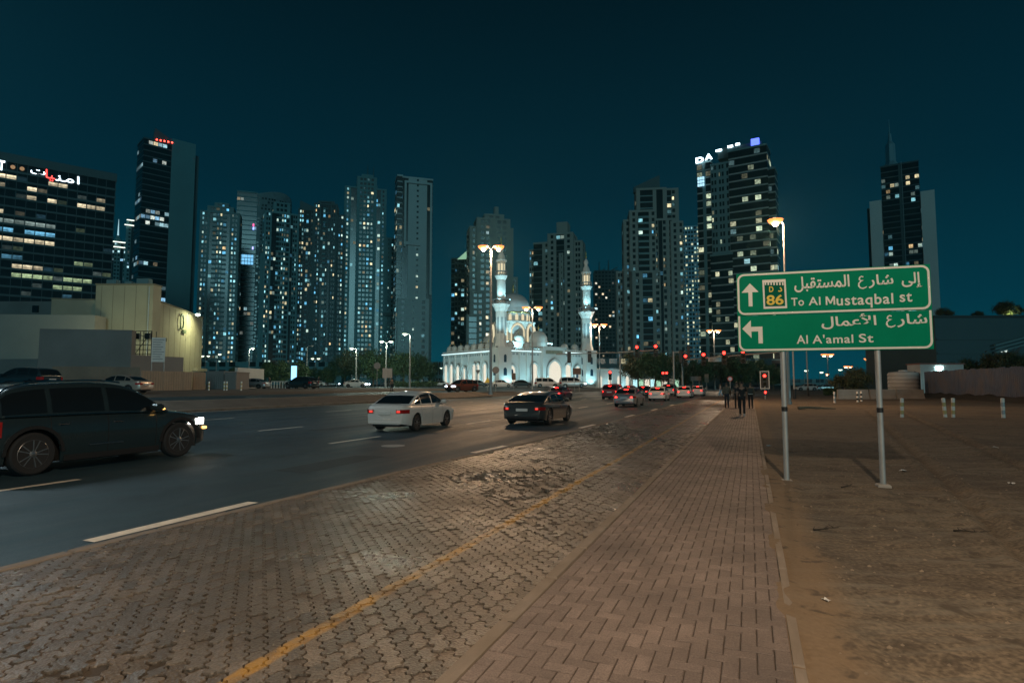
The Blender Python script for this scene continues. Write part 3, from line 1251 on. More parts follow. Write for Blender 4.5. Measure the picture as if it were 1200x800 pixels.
EX, EZ, EN = Vector((1, 0, 0)), Vector((0, 0, 1)), Vector((0, -1, 0))
O0 = Vector((0, 0, 0))
for z0, z1, nm in ((zsplit + 0.004, SZ1, 'upper_panel'), (SZ0, zsplit - 0.004, 'lower_panel')):
    b = MB()
    b.prism([(SX0, z0), (SX1, z0), (SX1, z1), (SX0, z1)], O0, EX, EZ, EN, 0.03, 0.06)
    p_ = b.build(nm, M_GREEN, t)
    b = MB()
    outer = rrect(SX0 + 0.012, SX1 - 0.012, z0 + 0.012, z1 - 0.012, 0.12)
    inner = rrect(SX0 + 0.046, SX1 - 0.046, z0 + 0.046, z1 - 0.046, 0.09)
    if nm == 'upper_panel':
        b.band(inner + inner[:1], outer + outer[:1], O0, EX, EZ, EN, 0.0615, 0.065)
    else:   # open at the top
        lo = [q for q in range(24) if 18 <= q or q <= 5]
        idx = list(range(18, 24)) + list(range(0, 6))
        ii = [(SX0 + 0.046, z1)] + [inner[q] for q in idx] + [(SX1 - 0.046, z1)]
        oo = [(SX0 + 0.012, z1)] + [outer[q] for q in idx] + [(SX1 - 0.012, z1)]
        b.band(ii, oo, O0, EX, EZ, EN, 0.0615, 0.065)
    b.build('border', M_SWHITE, p_)
for px, base_ in ((922, 562), (1035, 567)):
    lx = -sx_ / 2 if px == 922 else sx_ / 2
    b = MB()
    b.cyl((lx, 0.0, -0.1), (lx, 0.0, SZ1 - 0.05), 0.046, 0.046, 12)
    b.build('post', M_STEEL, t, smooth=40)
    b = MB()
    b.cbox(lx - 0.10, lx + 0.10, -0.10, 0.10, -0.06, 0.035, 0.02)
    b.build('footing', M_CONC, t)
for zz in (SZ0 + 0.2, zsplit - 0.12, zsplit + 0.2, SZ1 - 0.2):
    b = MB()
    b.box(SX0 + 0.1, SX1 - 0.1, -0.028, -0.002 + 0.03, zz - 0.03, zz + 0.03)
    o = b.build('back_rail', M_STEEL, t)
    o.location = (0, 0.03, 0)
SW, SH = SX1 - SX0, SZ1 - SZ0
for lx in (-sx_ / 2, sx_ / 2):
    b = MB()
    b.cyl((lx, 0, 1.25), (lx, 0, 1.33), 0.052, 0.052, 12)
    b.build('clamp_band', M_BLACK, t)


def fx(a):      # photo crop 35..1160 wide -> panel x
    return SX0 + (a - 40) / 1115 * SW


def fz(bm, a):  # vertical position in the crop: the top edge runs from 100 (left) to 33 (right), the bottom 520 to 508
    return bm


def zz_at(ax, ay):
    tx = (ax - 40) / 1115
    ytop = 100 - 67 * tx
    ybot = 520 - 12 * tx
    return SZ0 + (ybot - ay) / (ybot - ytop) * SH


def sign_poly(pts, m, name, z=0.064):
    b = MB()
    b.prism([(fx(x), zz_at(x, y)) for x, y in pts], O0, EX, EZ, EN, 0.0605, z)
    return b.build(name, m, t)


sign_poly([(112, 275), (136, 275), (136, 198), (175, 196), (123, 150), (70, 202), (112, 200)], M_SWHITE, 'arrow_ahead')
sign_poly([(166, 475), (192, 475), (192, 384), (122, 386), (122, 350), (68, 397), (124, 446), (124, 411), (166, 410)], M_SWHITE, 'arrow_turn')
# route badge
sign_poly([(203, 288), (345, 283), (341, 124), (200, 131)], M_SWHITE, 'route_badge', 0.063)
b = MB()
b.prism([(fx(x), zz_at(x, y)) for x, y in ((213, 276), (334, 272), (331, 140), (211, 146))], O0, EX, EZ, EN, 0.0635, 0.0645)
b.build('badge_field', M_SDARK, t)
for k in range(7):
    xa = 214 + k * 17.5
    b = MB()
    b.prism([(fx(xa), zz_at(xa, 158)), (fx(xa + 9), zz_at(xa + 9, 158)), (fx(xa + 9), zz_at(xa + 9, 143)), (fx(xa), zz_at(xa, 143))], O0, EX, EZ, EN, 0.0648, 0.066)
    b.build('badge_tooth', M_SWHITE, t)
place_text(t, '86', M_SYEL, fx(222), fx(324), zz_at(272, 266), zz_at(272, 211), 0.066, 'route_number', 0.02)
place_text(t, 'D', M_SYEL, fx(240), fx(266), zz_at(250, 196), zz_at(250, 166), 0.066, 'route_letter', 0.02)
place_text(t, chr(0xFEA9), M_SYEL, fx(293), fx(318), zz_at(305, 194), zz_at(305, 168), 0.066, 'arabic_route_letter', 0.02)
for w_, xa, xb, yb_, yt_ in (('To', 370, 445, 270, 226), ('Al', 473, 542, 266, 221), ('ustaqbal', 634, 950, 268, 204), ('st', 985, 1052, 246, 196), ('Al', 395, 460, 477, 431), ("A'amal", 487, 720, 475, 427), ('St', 752, 832, 471, 423)):
    xm_ = (xa + xb) / 2
    place_text(t, w_, M_SWHITE, fx(xa), fx(xb), zz_at(xm_, yb_ + (12 if w_ == 'ustaqbal' else 0)), zz_at(xm_, yt_), 0.0635, 'letter', 0.013, 1.1)
for w_, xa, xb, yb_, yt_ in (((0xFE87, 0xFEDF, 0xFEF0), 1000, 1112, 168, 80), ((0xFEB7, 0xFE8E, 0xFEAD), 818, 955, 168, 92), ((0xFE8D, 0xFEDF, 0xFEE4, 0xFEB4, 0xFE98, 0xFED8, 0xFE92, 0xFEDE), 392, 712, 190, 103),
                             ((0xFEB7, 0xFE8E, 0xFEAD), 965, 1126, 386, 311), ((0xFE8D, 0xFEF7, 0xFECB, 0xFEE4, 0xFE8E, 0xFEDD), 543, 852, 395, 314)):
    xm_ = (xa + xb) / 2
    place_text(t, ar(*w_), M_SWHITE, fx(xa), fx(xb), zz_at(xm_, yb_), zz_at(xm_, yt_), 0.0635, 'arabic_letter', 0.016)


b = MB()
MX0, MX1, MZ0, MZ1 = fx(572), fx(626), zz_at(598, 264), zz_at(598, 217)
mpl = [(0, 0), (.17, 0), (.17, .66), (.43, .14), (.57, .14), (.83, .66), (.83, 0), (1, 0), (1, 1), (.80, 1), (.5, .40), (.20, 1), (0, 1)]
b.prism([(MX0 + x * (MX1 - MX0), MZ0 + z * (MZ1 - MZ0)) for x, z in mpl], O0, EX, EZ, EN, 0.0635, 0.0665)
b.build('letter', M_SWHITE, t)


def ain(x0, x1, yb, yt):
    """the isolated letter drawn as one broad pen stroke"""
    pts = [(.62, .93), (.38, 1.0), (.18, .90), (.12, .74), (.28, .64), (.62, .66), (.30, .60), (.06, .44), (.02, .24), (.20, .06), (.52, .0), (.86, .08), (1.0, .16)]
    wd = [.07, .075, .08, .085, .085, .06, .07, .085, .09, .09, .085, .07, .04]
    P_ = [Vector((x0 + a * (x1 - x0), yb + c * (yt - yb), 0)) for a, c in pts]
    sc2 = (x1 - x0) * 1.05
    Lp, Rp = [], []
    for i, q in enumerate(P_):
        d = (P_[min(i + 1, len(P_) - 1)] - P_[max(i - 1, 0)]).normalized()
        n = Vector((-d.y, d.x, 0)) * wd[i] * sc2
        Lp.append((q.x + n.x, q.y + n.y))
        Rp.append((q.x - n.x, q.y - n.y))
    b = MB()
    b.band(Lp[:6], Rp[:6], O0, EX, EZ, EN, 0.0635, 0.0665)
    b.band(Lp[5:], Rp[5:], O0, EX, EZ, EN, 0.0633, 0.0663)
    b.build('arabic_letter', M_SWHITE, t)


ain(fx(762), fx(808), zz_at(785, 172), zz_at(785, 104))
ain(fx(907), fx(955), zz_at(930, 386), zz_at(930, 322))

# ------------------------------------------------------------------ things on the sand lot
M_BOLW = mat('bollard_white', (0.78, 0.72, 0.64), 0.6, var=0.12, scale=6)
M_BOLY = mat('bollard_yellow', (0.50, 0.38, 0.16), 0.6, var=0.2, scale=6)


def bollard(px, py, label, h=1.0, r=0.085, m2=M_BOLY, lean=0.0, z=0.05):
    x, y = G(px, py, z)
    t = thing('bollard', (x, y, z - 0.03), rnd.random(), label, 'bollard', 'striped bollards on the sand lot')
    t.rotation_euler = (lean, lean * 0.5, rnd.random())
    for k in range(5):
        b = MB()
        b.cyl((0, 0, h * k / 5), (0, 0, h * (k + 1) / 5), r, r, 12)
        if k == 4:
            b.lathe([(r, h), (r * 0.8, h + 0.02), (0, h + 0.03)], 12)
        b.build('stripe', M_BOLW if k % 2 == 0 else m2, t, smooth=40)
    return t


bollard(1057, 489, 'lone white and yellow striped bollard left of the pair on the sand', lean=0.03)
bollard(1108, 489, 'left bollard of the close pair on the sand', lean=-0.05)
bollard(1117, 489, 'right bollard of the close pair on the sand', lean=0.03)
bollard(1176, 489, 'rightmost grey striped bollard near the corrugated fence', m2=M_STEEL)
bollard(978, 472, 'small white bollard before the concrete barriers, far left', m2=M_STEEL)
bollard(1005, 471, 'small dark striped bollard before the barriers, left of two', m2=M_BLACK)
bollard(1009.5, 470.5, 'small dark striped bollard before the barriers, right of two', m2=M_BLACK)

# concrete barriers
for k, (p0, p1) in enumerate(((981, 1018), (1019, 1049), (1050, 1083))):
    a = Vector((*G(p0 + 0.6, 468), 0))
    c = Vector((*G(p1 - 0.6, 468), 0))
    L = (c - a).length
    b = MB()
    prof = [(-0.3, 0), (0.3, 0), (0.3, 0.1), (0.16, 0.4), (0.1, 1.1), (-0.1, 1.1), (-0.16, 0.4), (-0.3, 0.1)]
    b.prism([(x, z) for x, z in prof], Vector((0, 0, 0)), Vector((0, 1, 0)), EZ, EX, 0, L)
    o = b.build('concrete_barrier', M_CONC)
    o.location = (a.x, a.y, 0.03)
    o.rotation_euler = (0, 0, math.atan2((c - a).y, (c - a).x) + rnd.uniform(-0.01, 0.01))
    tag(o, ('left concrete barrier block beside the hedge', 'middle concrete barrier block below the water tank', 'right concrete barrier block against the corrugated fence')[k], 'barrier', 'concrete barriers')

# corrugated fence: panels between posts
M_CORR = mat('corrugated_sheet', (0.085, 0.105, 0.155), 0.55, metal=0.2, var=0.2, scale=1.2, dirt=(0.13, 0.115, 0.125), dscale=0.6)
fa = Vector((*G(1085, 465), 0))
fb = Vector((*G(1215, 473), 0))
fd = (fb - fa)
FL = fd.length * 1.25
t = thing('corrugated_fence', (fa.x, fa.y, 0.0), math.atan2(fd.y, fd.x), 'dark purple corrugated sheet fence along the right side of the sand lot', 'fence')
npan = int(FL / 1.1)
for k in range(npan):
    x0 = k * FL / npan
    x1 = (k + 1) * FL / npan - 0.012
    b = MB()
    hz = 3.35 + rnd.uniform(-0.05, 0.05)
    m_ = 12
    tilt_ = rnd.uniform(-0.03, 0.03)
    for i in range(m_ + 1):
        x = x0 + (x1 - x0) * i / m_
        y = 0.08 * (1 if (i % 4) in (1, 2) else -1) + tilt_ * (i / m_ - 0.5)
        b.v += [(x, y, 0), (x, y, hz)]
    b.f = [(2 * i, 2 * i + 2, 2 * i + 3, 2 * i + 1) for i in range(m_)]
    b.build('sheet_panel', M_CORR, t)
b = MB()
for zz in (0.6, 1.9, 3.0):
    b.box(0, FL, 0.06, 0.12, zz, zz + 0.06)
b.build('rail', M_STEEL, t)
# earth bank at the fence foot
b = MB()
for i in range(46):
    x = FL * i / 45
    hh = 0.55 + 0.35 * mnoise.noise(Vector((x * 0.6, 0, 2)))
    for (y, z) in ((-2.2 - 0.5 * mnoise.noise(Vector((x * .5, 7, 0))), 0.0), (-1.0, hh * 0.75), (-0.3, hh), (0.4, 0.3)):
        b.v.append((x, y, z + 0.06 * mnoise.noise(Vector((x * 2.1, y * 2, 4)))))
for i in range(45):
    for j in range(3):
        b.f.append((i * 4 + j, (i + 1) * 4 + j, (i + 1) * 4 + j + 1, i * 4 + j + 1))
o = b.build('earth_bank', mat('dark_soil', (0.045, 0.038, 0.030), 0.95, var=0.3, scale=2, bump=0.6, bscale=9), smooth=50, kind='structure')
o.location = t.location
o.rotation_euler = t.rotation_euler

# water tank
p = U(1059, 456, 76)
t = thing('water_tank', (p.x, 76, 0.0), 0, 'white cylindrical water tank behind the concrete barriers', 'water tank')
b = MB()
prof = [(1.72, 0)]
for k in range(6):
    z = 0.3 + k * 0.5
    prof += [(1.72, z), (1.76, z + 0.05), (1.76, z + 0.12), (1.72, z + 0.17)]
prof += [(1.72, 3.0), (1.6, 3.2), (0.5, 3.35), (0.5, 3.5), (0.0, 3.52)]
b.lathe(prof, 28)
b.build('shell', mat('tank_white', (0.52, 0.50, 0.47), 0.5, var=0.1, scale=1), t, smooth=40)
b = MB()
b.cyl((1.35, -1.15, 0.3), (1.35, -1.15, 3.0), 0.06, 0.06, 8)
b.cyl((1.35, -1.15, 3.0), (0.9, -0.8, 3.3), 0.06, 0.06, 8)
b.build('pipe', M_BLACK, t)

# site cabin with a lit lamp
p = U(1079, 445, 92)
p2 = U(1130, 445, 92)
cw = p2.x - p.x
t = thing('site_cabin', (p.x, 92, 0.0), 0, 'white site cabin with a cold bright lamp on its wall behind the fence', 'cabin')
ch = U(1100, 425.5, 92).z
M_CABIN = mat('cabin_white', (0.55, 0.53, 0.50), 0.6, var=0.1, scale=1)
b = MB()
b.box(0, cw, 0, 3, 0, ch - 0.2)
b.build('wall', M_CABIN, t)
b = MB()
b.box(-0.15, cw + 0.15, -0.15, 3.15, ch - 0.2, ch)
b.build('roof', mat('cabin_roof', (0.30, 0.12, 0.09), 0.6), t)
b = MB()
b.cbox(cw * 0.43 - 0.55, cw * 0.43 + 0.55, -0.22, 0.0, ch - 0.85, ch - 0.5, 0.04)
b.build('wall_lamp', emit('cold_lamp', (0.55, 0.95, 1.0), 9.0), t)
spot('cabin_light', t, (cw * 0.43, -0.4, ch - 0.9), 260, (0.5, 0.95, 1.0), R(150), 0.6, 0.2, (cw * 0.43, 1.0, 0))
b = MB()
for k in range(8):
    x = 0.4 + k * (cw - 0.8) / 7
    b.box(x - 0.03, x + 0.03, -0.02, 0.01, 0.2, ch - 0.25)
b.build('wall_batten', M_CABIN, t)

# felled log / driftwood and litter
p = Vector((*G(955, 481), 0))
o = MB()
prev = Vector((-1.1, 0, 0.1))
for k, q in enumerate(((-0.4, 0.05, 0.14), (0.3, -0.05, 0.1), (0.9, 0.1, 0.07), (1.4, 0.05, 0.05))):
    o.cyl(prev, q, 0.11 - 0.02 * k, 0.10 - 0.02 * k, 8)
    prev = Vector(q)
o.cyl((-0.4, 0.05, 0.14), (-0.2, 0.5, 0.2), 0.05, 0.03, 6)
o = o.build('fallen_branch', mat('dry_wood', (0.20, 0.15, 0.10), 0.9, var=0.2, scale=4), smooth=50)
o.location = (p.x, p.y, 0.08)
tag(o, 'dry fallen branch lying on the sand behind the left sign post', 'branch')
M_LIT1 = mat('paper_scrap', (0.6, 0.6, 0.58), 0.7)
for px, py, sz, lab in ((1166, 524, 0.14, 'white paper scrap on the sand near the right edge'), (901, 523, 0.12, 'white litter scrap beside the path near the sign shadow'),
                        (1185, 565, 0.1, 'small pale scrap on the sand at the far right'), (1058, 551, 0.12, 'pale scrap just right of the right sign post'),
                        (968, 704, 0.06, 'tiny pale scrap on the sand strip beside the path')):
    x, y = G(px, py, 0.08)
    b = MB()
    for i in range(4):
        for j in range(4):
            b.v.append(((i - 1.5) * sz / 3 + rnd.gauss(0, sz * .05), (j - 1.5) * sz / 4 + rnd.gauss(0, sz * .05), rnd.uniform(0, sz * 0.3)))
    for i in range(3):
        for j in range(3):
            b.f.append((i * 4 + j, (i + 1) * 4 + j, (i + 1) * 4 + j + 1, i * 4 + j + 1))
    o = b.build('litter_scrap', M_LIT1)
    s, n = SN(x, y)
    o.location = (x, y, sand_z(s, n) + 0.005)
    o.rotation_euler = (0, 0, rnd.random() * 3)
    tag(o, lab, 'litter')
for px, py, sz, lab in ((953, 620, 0.22, 'dark dead twig on the sand below the sign'), (1117, 617, 0.2, 'dark dead twig on the sand toward the right edge'), (986, 569, 0.16, 'dark twig between the two sign posts')):
    x, y = G(px, py, 0.08)
    b = MB()
    q = Vector((0, 0, 0.01))
    for k in range(5):
        q2 = q + Vector((sz * 0.3, rnd.gauss(0, sz * 0.12), rnd.uniform(-0.003, 0.01)))
        b.cyl(q, q2, 0.012 - 0.002 * k, 0.010 - 0.002 * k, 5)
        b.cyl(q, q + Vector((rnd.uniform(-.05, .1), rnd.choice((-1, 1)) * sz * 0.3, 0.02)), 0.006, 0.003, 5)
        q = q2
    o = b.build('twig', mat('dark_twig', (0.03, 0.024, 0.018), 0.9))
    s, n = SN(x, y)
    o.location = (x, y, sand_z(s, n) + 0.005)
    tag(o, lab, 'twig')
# stones and clods on the sand
gb = MB()
for k in range(3200):
    s = rnd.uniform(-1, 26)
    n = NW - 0.15 - abs(rnd.gauss(0, 5))
    r_ = rnd.choice((0.006, 0.008, 0.012, 0.02)) * rnd.uniform(.7, 1.3)
    p = RD(s, n, sand_z(s, n) - r_ * 0.2)
    t0 = rnd.random() * 6.28
    vs = [p + Vector((math.cos(t0 + a) * r_ * rnd.uniform(.7, 1.4), math.sin(t0 + a) * r_ * rnd.uniform(.7, 1.4), 0)) for a in (0, 1.3, 2.6, 3.9, 5.1)]
    vs.append(p + Vector((0, 0, r_ * 0.9)))
    gb.add(vs, [(0, 1, 5), (1, 2, 5), (2, 3, 5), (3, 4, 5), (4, 0, 5)])
tag(gb.build('pebbles', mat('pebble', (0.20, 0.155, 0.11), 0.85, var=0.35, scale=9)), 'small pebbles and clods strewn over the sand lot', 'pebbles', kind='stuff')

# ------------------------------------------------------------------ vehicles
def paint(name, c, rough=0.28, metal=0.3):
    return mat('paint_' + name, c, rough, metal=metal, coat=0.7, var=0.05, scale=3)


SPECS = {
    'sedan': dict(L=4.5, W=1.76, r=0.315, xf=1.36, xr=-1.30,
                  zt=[(-2.25, .70), (-2.2, .93), (-1.9, 1.0), (-1.2, .98), (.9, .95), (1.5, .88), (2.0, .76), (2.2, .62), (2.25, .5)],
                  roof=[(-1.80, .99), (-1.25, 1.26), (-.75, 1.43), (-.2, 1.48), (.15, 1.46), (.45, 1.38), (1.2, .93)],
                  wins=[(-1.42, -.98), (-.92, -.08), (0.0, .86)], rearglass=(-1.74, -1.12), screen=(.42, 1.12)),
    'fastback': dict(L=4.95, W=1.95, r=0.35, xf=1.47, xr=-1.45,
                     zt=[(-2.47, .66), (-2.42, .88), (-2.2, .98), (-1.5, .97), (-.5, .93), (.9, .90), (1.6, .83), (2.15, .70), (2.4, .55), (2.47, .45)],
                     roof=[(-2.15, .98), (-1.6, 1.16), (-1.0, 1.31), (-.4, 1.39), (.0, 1.41), (.4, 1.34), (1.25, .88)],
                     wins=[(-1.55, -1.1), (-1.02, -.12), (-.04, .88)], rearglass=(-2.05, -1.2), screen=(.4, 1.15)),
    'suv': dict(L=4.66, W=1.96, r=0.395, xf=1.55, xr=-1.47,
                zt=[(-2.33, .72), (-2.31, 1.02), (-2.15, 1.09), (-1, 1.09), (.9, 1.07), (1.5, 1.05), (1.9, .99), (2.16, .88), (2.28, .72), (2.32, .55)],
                roof=[(-2.25, 1.08), (-2.06, 1.40), (-1.82, 1.60), (-1.2, 1.70), (-.3, 1.73), (.15, 1.70), (.5, 1.60), (1.28, 1.06)],
                wins=[(-1.98, -1.25), (-1.16, -.18), (-.08, .92)], rearglass=(-2.22, -1.92), screen=(.45, 1.2)),
    'van': dict(L=4.9, W=1.9, r=0.34, xf=1.5, xr=-1.45,
                zt=[(-2.44, .7), (-2.42, 1.0), (-2.3, 1.06), (0, 1.05), (1.4, 1.02), (1.9, .96), (2.25, .82), (2.4, .65), (2.44, .5)],
                roof=[(-2.38, 1.06), (-2.28, 1.6), (-2.05, 1.83), (-1, 1.9), (.3, 1.88), (.75, 1.76), (1.75, 1.0)],
                wins=[(-2.12, -1.1), (-1.0, .05), (.15, 1.15)], rearglass=(-2.36, -2.18), screen=(.72, 1.65)),
}


def make_car(kind, loc, rz, label, pmat, cat='car', tails=M_RED, heads=None, group=None, lod=1, brake=False, rails=False, scale=1.0, spin=0.0, lower=None):
    sp = SPECS[kind]
    L, W, r = sp['L'], sp['W'], sp['r']
    hw = W / 2
    nm = {'suv': 'suv', 'van': 'minivan', 'fastback': 'sports_sedan', 'sedan': 'sedan'}[kind]
    t = thing(nm, loc, rz, label, cat, group)
    t.scale = (scale,) * 3
    ra = r + 0.065

    def wf(x):
        u = abs(x) / (L / 2)
        return hw * (1 - 0.045 * u ** 3 - 0.15 * max(0, u - 0.86) ** 1.6 / 0.14 ** 1.6 * 0.9)

    def zb(x):
        z = 0.20 + 0.10 * max(0, abs(x) / (L / 2) - 0.72) / 0.28
        for xa in (sp['xf'], sp['xr']):
            d = abs(x - xa)
            if d < ra:
                z = max(z, r + math.sqrt(ra * ra - d * d))
        return z

    xs = set(frange(-L / 2, L / 2, 0.22))
    for xa in (sp['xf'], sp['xr']):
        xs = {x for x in xs if abs(x - xa) > ra + 0.03}
        for k in range(13):
            xs.add(xa + ra * math.cos(math.pi * k / 12) * 0.9995)
        xs |= {xa + ra * 1.004, xa - ra * 1.004}
    xs |= {L / 2 - 0.03, L / 2 - 0.09, L / 2 - 0.16, -L / 2 + 0.03, -L / 2 + 0.09, -L / 2 + 0.16}
    xs = sorted(xs)

    def section(x):
        w_, zt_, z0 = wf(x), smooth(sp['zt'], x), zb(x)
        tz = zt_

        def m(z):
            return max(z0, min(z, tz - 0.01))
        return [(w_ * 0.95, z0), (w_ * 0.975, m(0.32)), (w_ * 0.99, m(0.45)), (w_, m(0.60)), (w_ * 0.992, m(tz * 0.80)), (w_ * 0.972, m(tz - 0.10)), (w_ * 0.93, tz - 0.03), (w_ * 0.80, tz + 0.004), (w_ * 0.45, tz + 0.022), (0, tz + 0.03)]

    b = MB()
    K = 10
    rings = []
    for x in xs:
        q = section(x)
        ring = [Vector((x, y, z)) for y, z in q] + [Vector((x, -y, z)) for y, z in q[::-1][1:]]
        rings.append(ring)
    nr = len(rings[0])
    for ring in rings:
        b.v += [tuple(q) for q in ring]
    for i in range(len(rings) - 1):
        for j in range(nr - 1):
            b.f.append((i * nr + j, i * nr + j + 1, (i + 1) * nr + j + 1, (i + 1) * nr + j))
    b.f.append(tuple(range(nr))[::-1])
    b.f.append(tuple(range((len(rings) - 1) * nr, len(rings) * nr)))
    body = b.build('body', pmat, t, smooth=38)

    # cabin
    rf = sp['roof']
    cx = frange(rf[0][0], rf[-1][0], 0.12)
    RW = 0.74 if kind != 'van' else 0.80

    def cab(x):
        w_, zt_ = wf(x) * 0.945, smooth(sp['zt'], x) - 0.01
        zr = max(smooth(rf, x), zt_ + 0.012)
        k = min(1.0, (zr - zt_) / (max(p[1] for p in rf) - zt_))
        wr = w_ + (hw * RW - w_) * k
        return w_, zt_, wr, zr

    b = MB()
    rings = []
    for x in cx:
        w_, z_, wr, zr = cab(x)
        h = zr - z_
        q = [(w_, z_), (w_ + (wr - w_) * 0.5 + 0.012 * min(1, h / .3), z_ + h * 0.5), (wr, z_ + h * 0.90), (wr - 0.06, z_ + h * 0.97), (wr * 0.6, zr), (0, zr + 0.012 * min(1, h / .3))]
        rings.append([Vector((x, y, z)) for y, z in q] + [Vector((x, -y, z)) for y, z in q[::-1][1:]])
    nr = len(rings[0])
    for ring in rings:
        b.v += [tuple(q) for q in ring]
    for i in range(len(rings) - 1):
        for j in range(nr - 1):
            b.f.append((i * nr + j, i * nr + j + 1, (i + 1) * nr + j + 1, (i + 1) * nr + j))
    b.f.append(tuple(range(nr))[::-1])
    b.f.append(tuple(range((len(rings) - 1) * nr, len(rings) * nr)))
    b.build('cabin', pmat, t, smooth=38)

    def side(x, f, s):
        w_, z_, wr, zr = cab(x)
        h = zr - z_
        bul = 0.012 * min(1, h / .3)
        if f < 0.5:
            y = w_ + ((wr - w_) * 0.5 + bul) * f * 2
        else:
            y = w_ + (wr - w_) * 0.5 + bul + (wr - (w_ + (wr - w_) * 0.5 + bul)) * (f - 0.5) / 0.4
        return Vector((x, s * (y + 0.007), z_ + h * f))

    for s in (1, -1):
        for (x0, x1) in sp['wins']:
            b = MB()
            k = 8
            for i in range(k + 1):
                x = x0 + (x1 - x0) * i / k
                for f in (0.10, 0.3, 0.5, 0.68, 0.84):
                    b.v.append(tuple(side(x, f, s)))
            for i in range(k):
                for j in range(4):
                    f_ = (i * 5 + j, i * 5 + j + 1, (i + 1) * 5 + j + 1, (i + 1) * 5 + j)
                    b.f.append(f_[::-1] if s > 0 else f_)
            b.build('side_window', M_GLASS, t, smooth=30)
    for nm_, (x0, x1) in (('rear_window', sp['rearglass']), ('windscreen', sp['screen'])):
        b = MB()
        k = 6
        for i in range(k + 1):
            x = x0 + (x1 - x0) * i / k
            w_, z_, wr, zr = cab(x)
            h = zr - z_
            for f in (-0.93, -0.5, 0, 0.5, 0.93):
                y = f * (wr - 0.02)
                zz = zr + 0.012 * min(1, h / .3) * (1 - min(1, abs(f) / 0.6)) - (0.03 * h if abs(f) > 0.9 else 0)
                b.v.append((x, y, zz + 0.009))
        for i in range(k):
            for j in range(4):
                b.f.append((i * 5 + j, (i + 1) * 5 + j, (i + 1) * 5 + j + 1, i * 5 + j + 1))
        b.build(nm_, M_GLASS, t, smooth=30)
    # dark floor pan and wheel housings
    b = MB()
    b.box(-L / 2 + 0.12, L / 2 - 0.12, -hw + 0.30, hw - 0.30, 0.19, 0.72)
    b.build('floor_pan', M_BLACK, t)
    # wheels
    if not hasattr(make_car, 'wm'):
        make_car.wm = {}
    if r not in make_car.wm:
        b = MB()
        wd = 0.115
        My = Matrix.Rotation(math.pi / 2, 4, 'X')
        b.lathe([(r * 0.66, -wd * 0.85), (r * 0.9, -wd), (r * 0.985, -wd * 0.75), (r, -wd * 0.3), (r, wd * 0.3), (r * 0.985, wd * 0.75), (r * 0.9, wd), (r * 0.66, wd * 0.85)], 28, (0, 0, 0), My)
        tm = b.mesh('tyre', M_RUBBER, 35)
        b = MB()
        b.lathe([(r * 0.68, 0.095), (r * 0.655, 0.10), (r * 0.62, 0.06), (r * 0.60, -0.08)], 28, (0, 0, 0), My)
        for k in range(10):
            a = 2 * math.pi * k / 10 + (0.1 if k % 2 else -0.1)
            Mr = Matrix.Rotation(a, 4, 'Y') @ Matrix.Translation((0, 0, 0))
            b.cbox(r * 0.12, r * 0.64, -0.098, -0.065, -r * 0.045, r * 0.045, 0.008, Mr)
        b.lathe([(r * 0.17, 0.06), (r * 0.17, 0.095), (r * 0.1, 0.108), (0, 0.11)], 16, (0, 0, 0), My)
        rm = b.mesh('rim', M_ALLOY, 35)
        b = MB()
        b.lathe([(r * 0.6, -0.02), (r * 0.6, 0.02), (0, 0.025)], 24, (0, 0, 0), My)
        dm = b.mesh('brake_disc', mat('dark_disc_metal', (0.03, 0.03, 0.03), 0.6, metal=0.5), 35)  # even dark metal of the brake disc
        make_car.wm[r] = (tm, rm, dm)
    tm, rm, dm = make_car.wm[r]
    for xa in (sp['xf'], sp['xr']):
        for s in (-1, 1):
            wh = bpy.data.objects.new('wheel', tm)
            col.objects.link(wh)
            wh.parent = t
            wh.location = (xa, s * (hw - 0.135), r)
            wh.rotation_euler = (0, rnd.random() * 2, 0 if s < 0 else math.pi)
            for nm_, me_ in (('rim', rm), ('brake_disc', dm)):
                q = bpy.data.objects.new(nm_, me_)
                col.objects.link(q)
                q.parent = wh
    # lamps
    zl = smooth(sp['zt'], -L / 2 + 0.12) - 0.20
    for s in (-1, 1):
        b = MB()
        y1 = s * (wf(-L / 2 + 0.1) - 0.01)
        y0 = s * (hw - (0.40 if kind in ('sedan', 'fastback') else 0.30))
        hh = 0.075 if kind in ('sedan', 'fastback') else 0.15
        pts = [(-L / 2 - 0.012, y0), (-L / 2 - 0.012, y1 * 0.93), (-L / 2 + 0.06, y1 + s * 0.012), (-L / 2 + 0.33, s * (wf(-L / 2 + 0.33) + 0.012)), (-L / 2 + 0.33, y1 * 0.8), (-L / 2 + 0.1, y0)]
        if s < 0:
            pts = pts[::-1]
        n_ = len(pts)
        b.v += [(x, y, zl - hh) for x, y in pts] + [(x, y, zl + hh * 0.9) for x, y in pts]
        b.f += [tuple(range(n_)), tuple(range(n_, 2 * n_))[::-1]] + [(i, n_ + i, n_ + (i + 1) % n_, (i + 1) % n_) for i in range(n_)]
        tl_ = b.build('tail_light', M_REDLENS, t)
        if tails is not M_REDLENS:
            b = MB()
            ya, yb_ = sorted((y0 + s * 0.03, s * (abs(wf(-L / 2 + 0.05)) - 0.10)))
            b.cbox(-L / 2 - 0.024, -L / 2, ya, yb_, zl - hh * .62, zl + hh * .35, 0.008)
            b.build('lit_bulb', tails, tl_)
            b = MB()
            b.cbox(-L / 2 - 0.02, -L / 2, ya, yb_, zl + hh * .42, zl + hh * .78, 0.006)
            b.build('clear_lens', M_PLATE, tl_)
        zh = smooth(sp['zt'], L / 2 - 0.25) - 0.13
        b = MB()
        y1 = wf(L / 2 - 0.1)
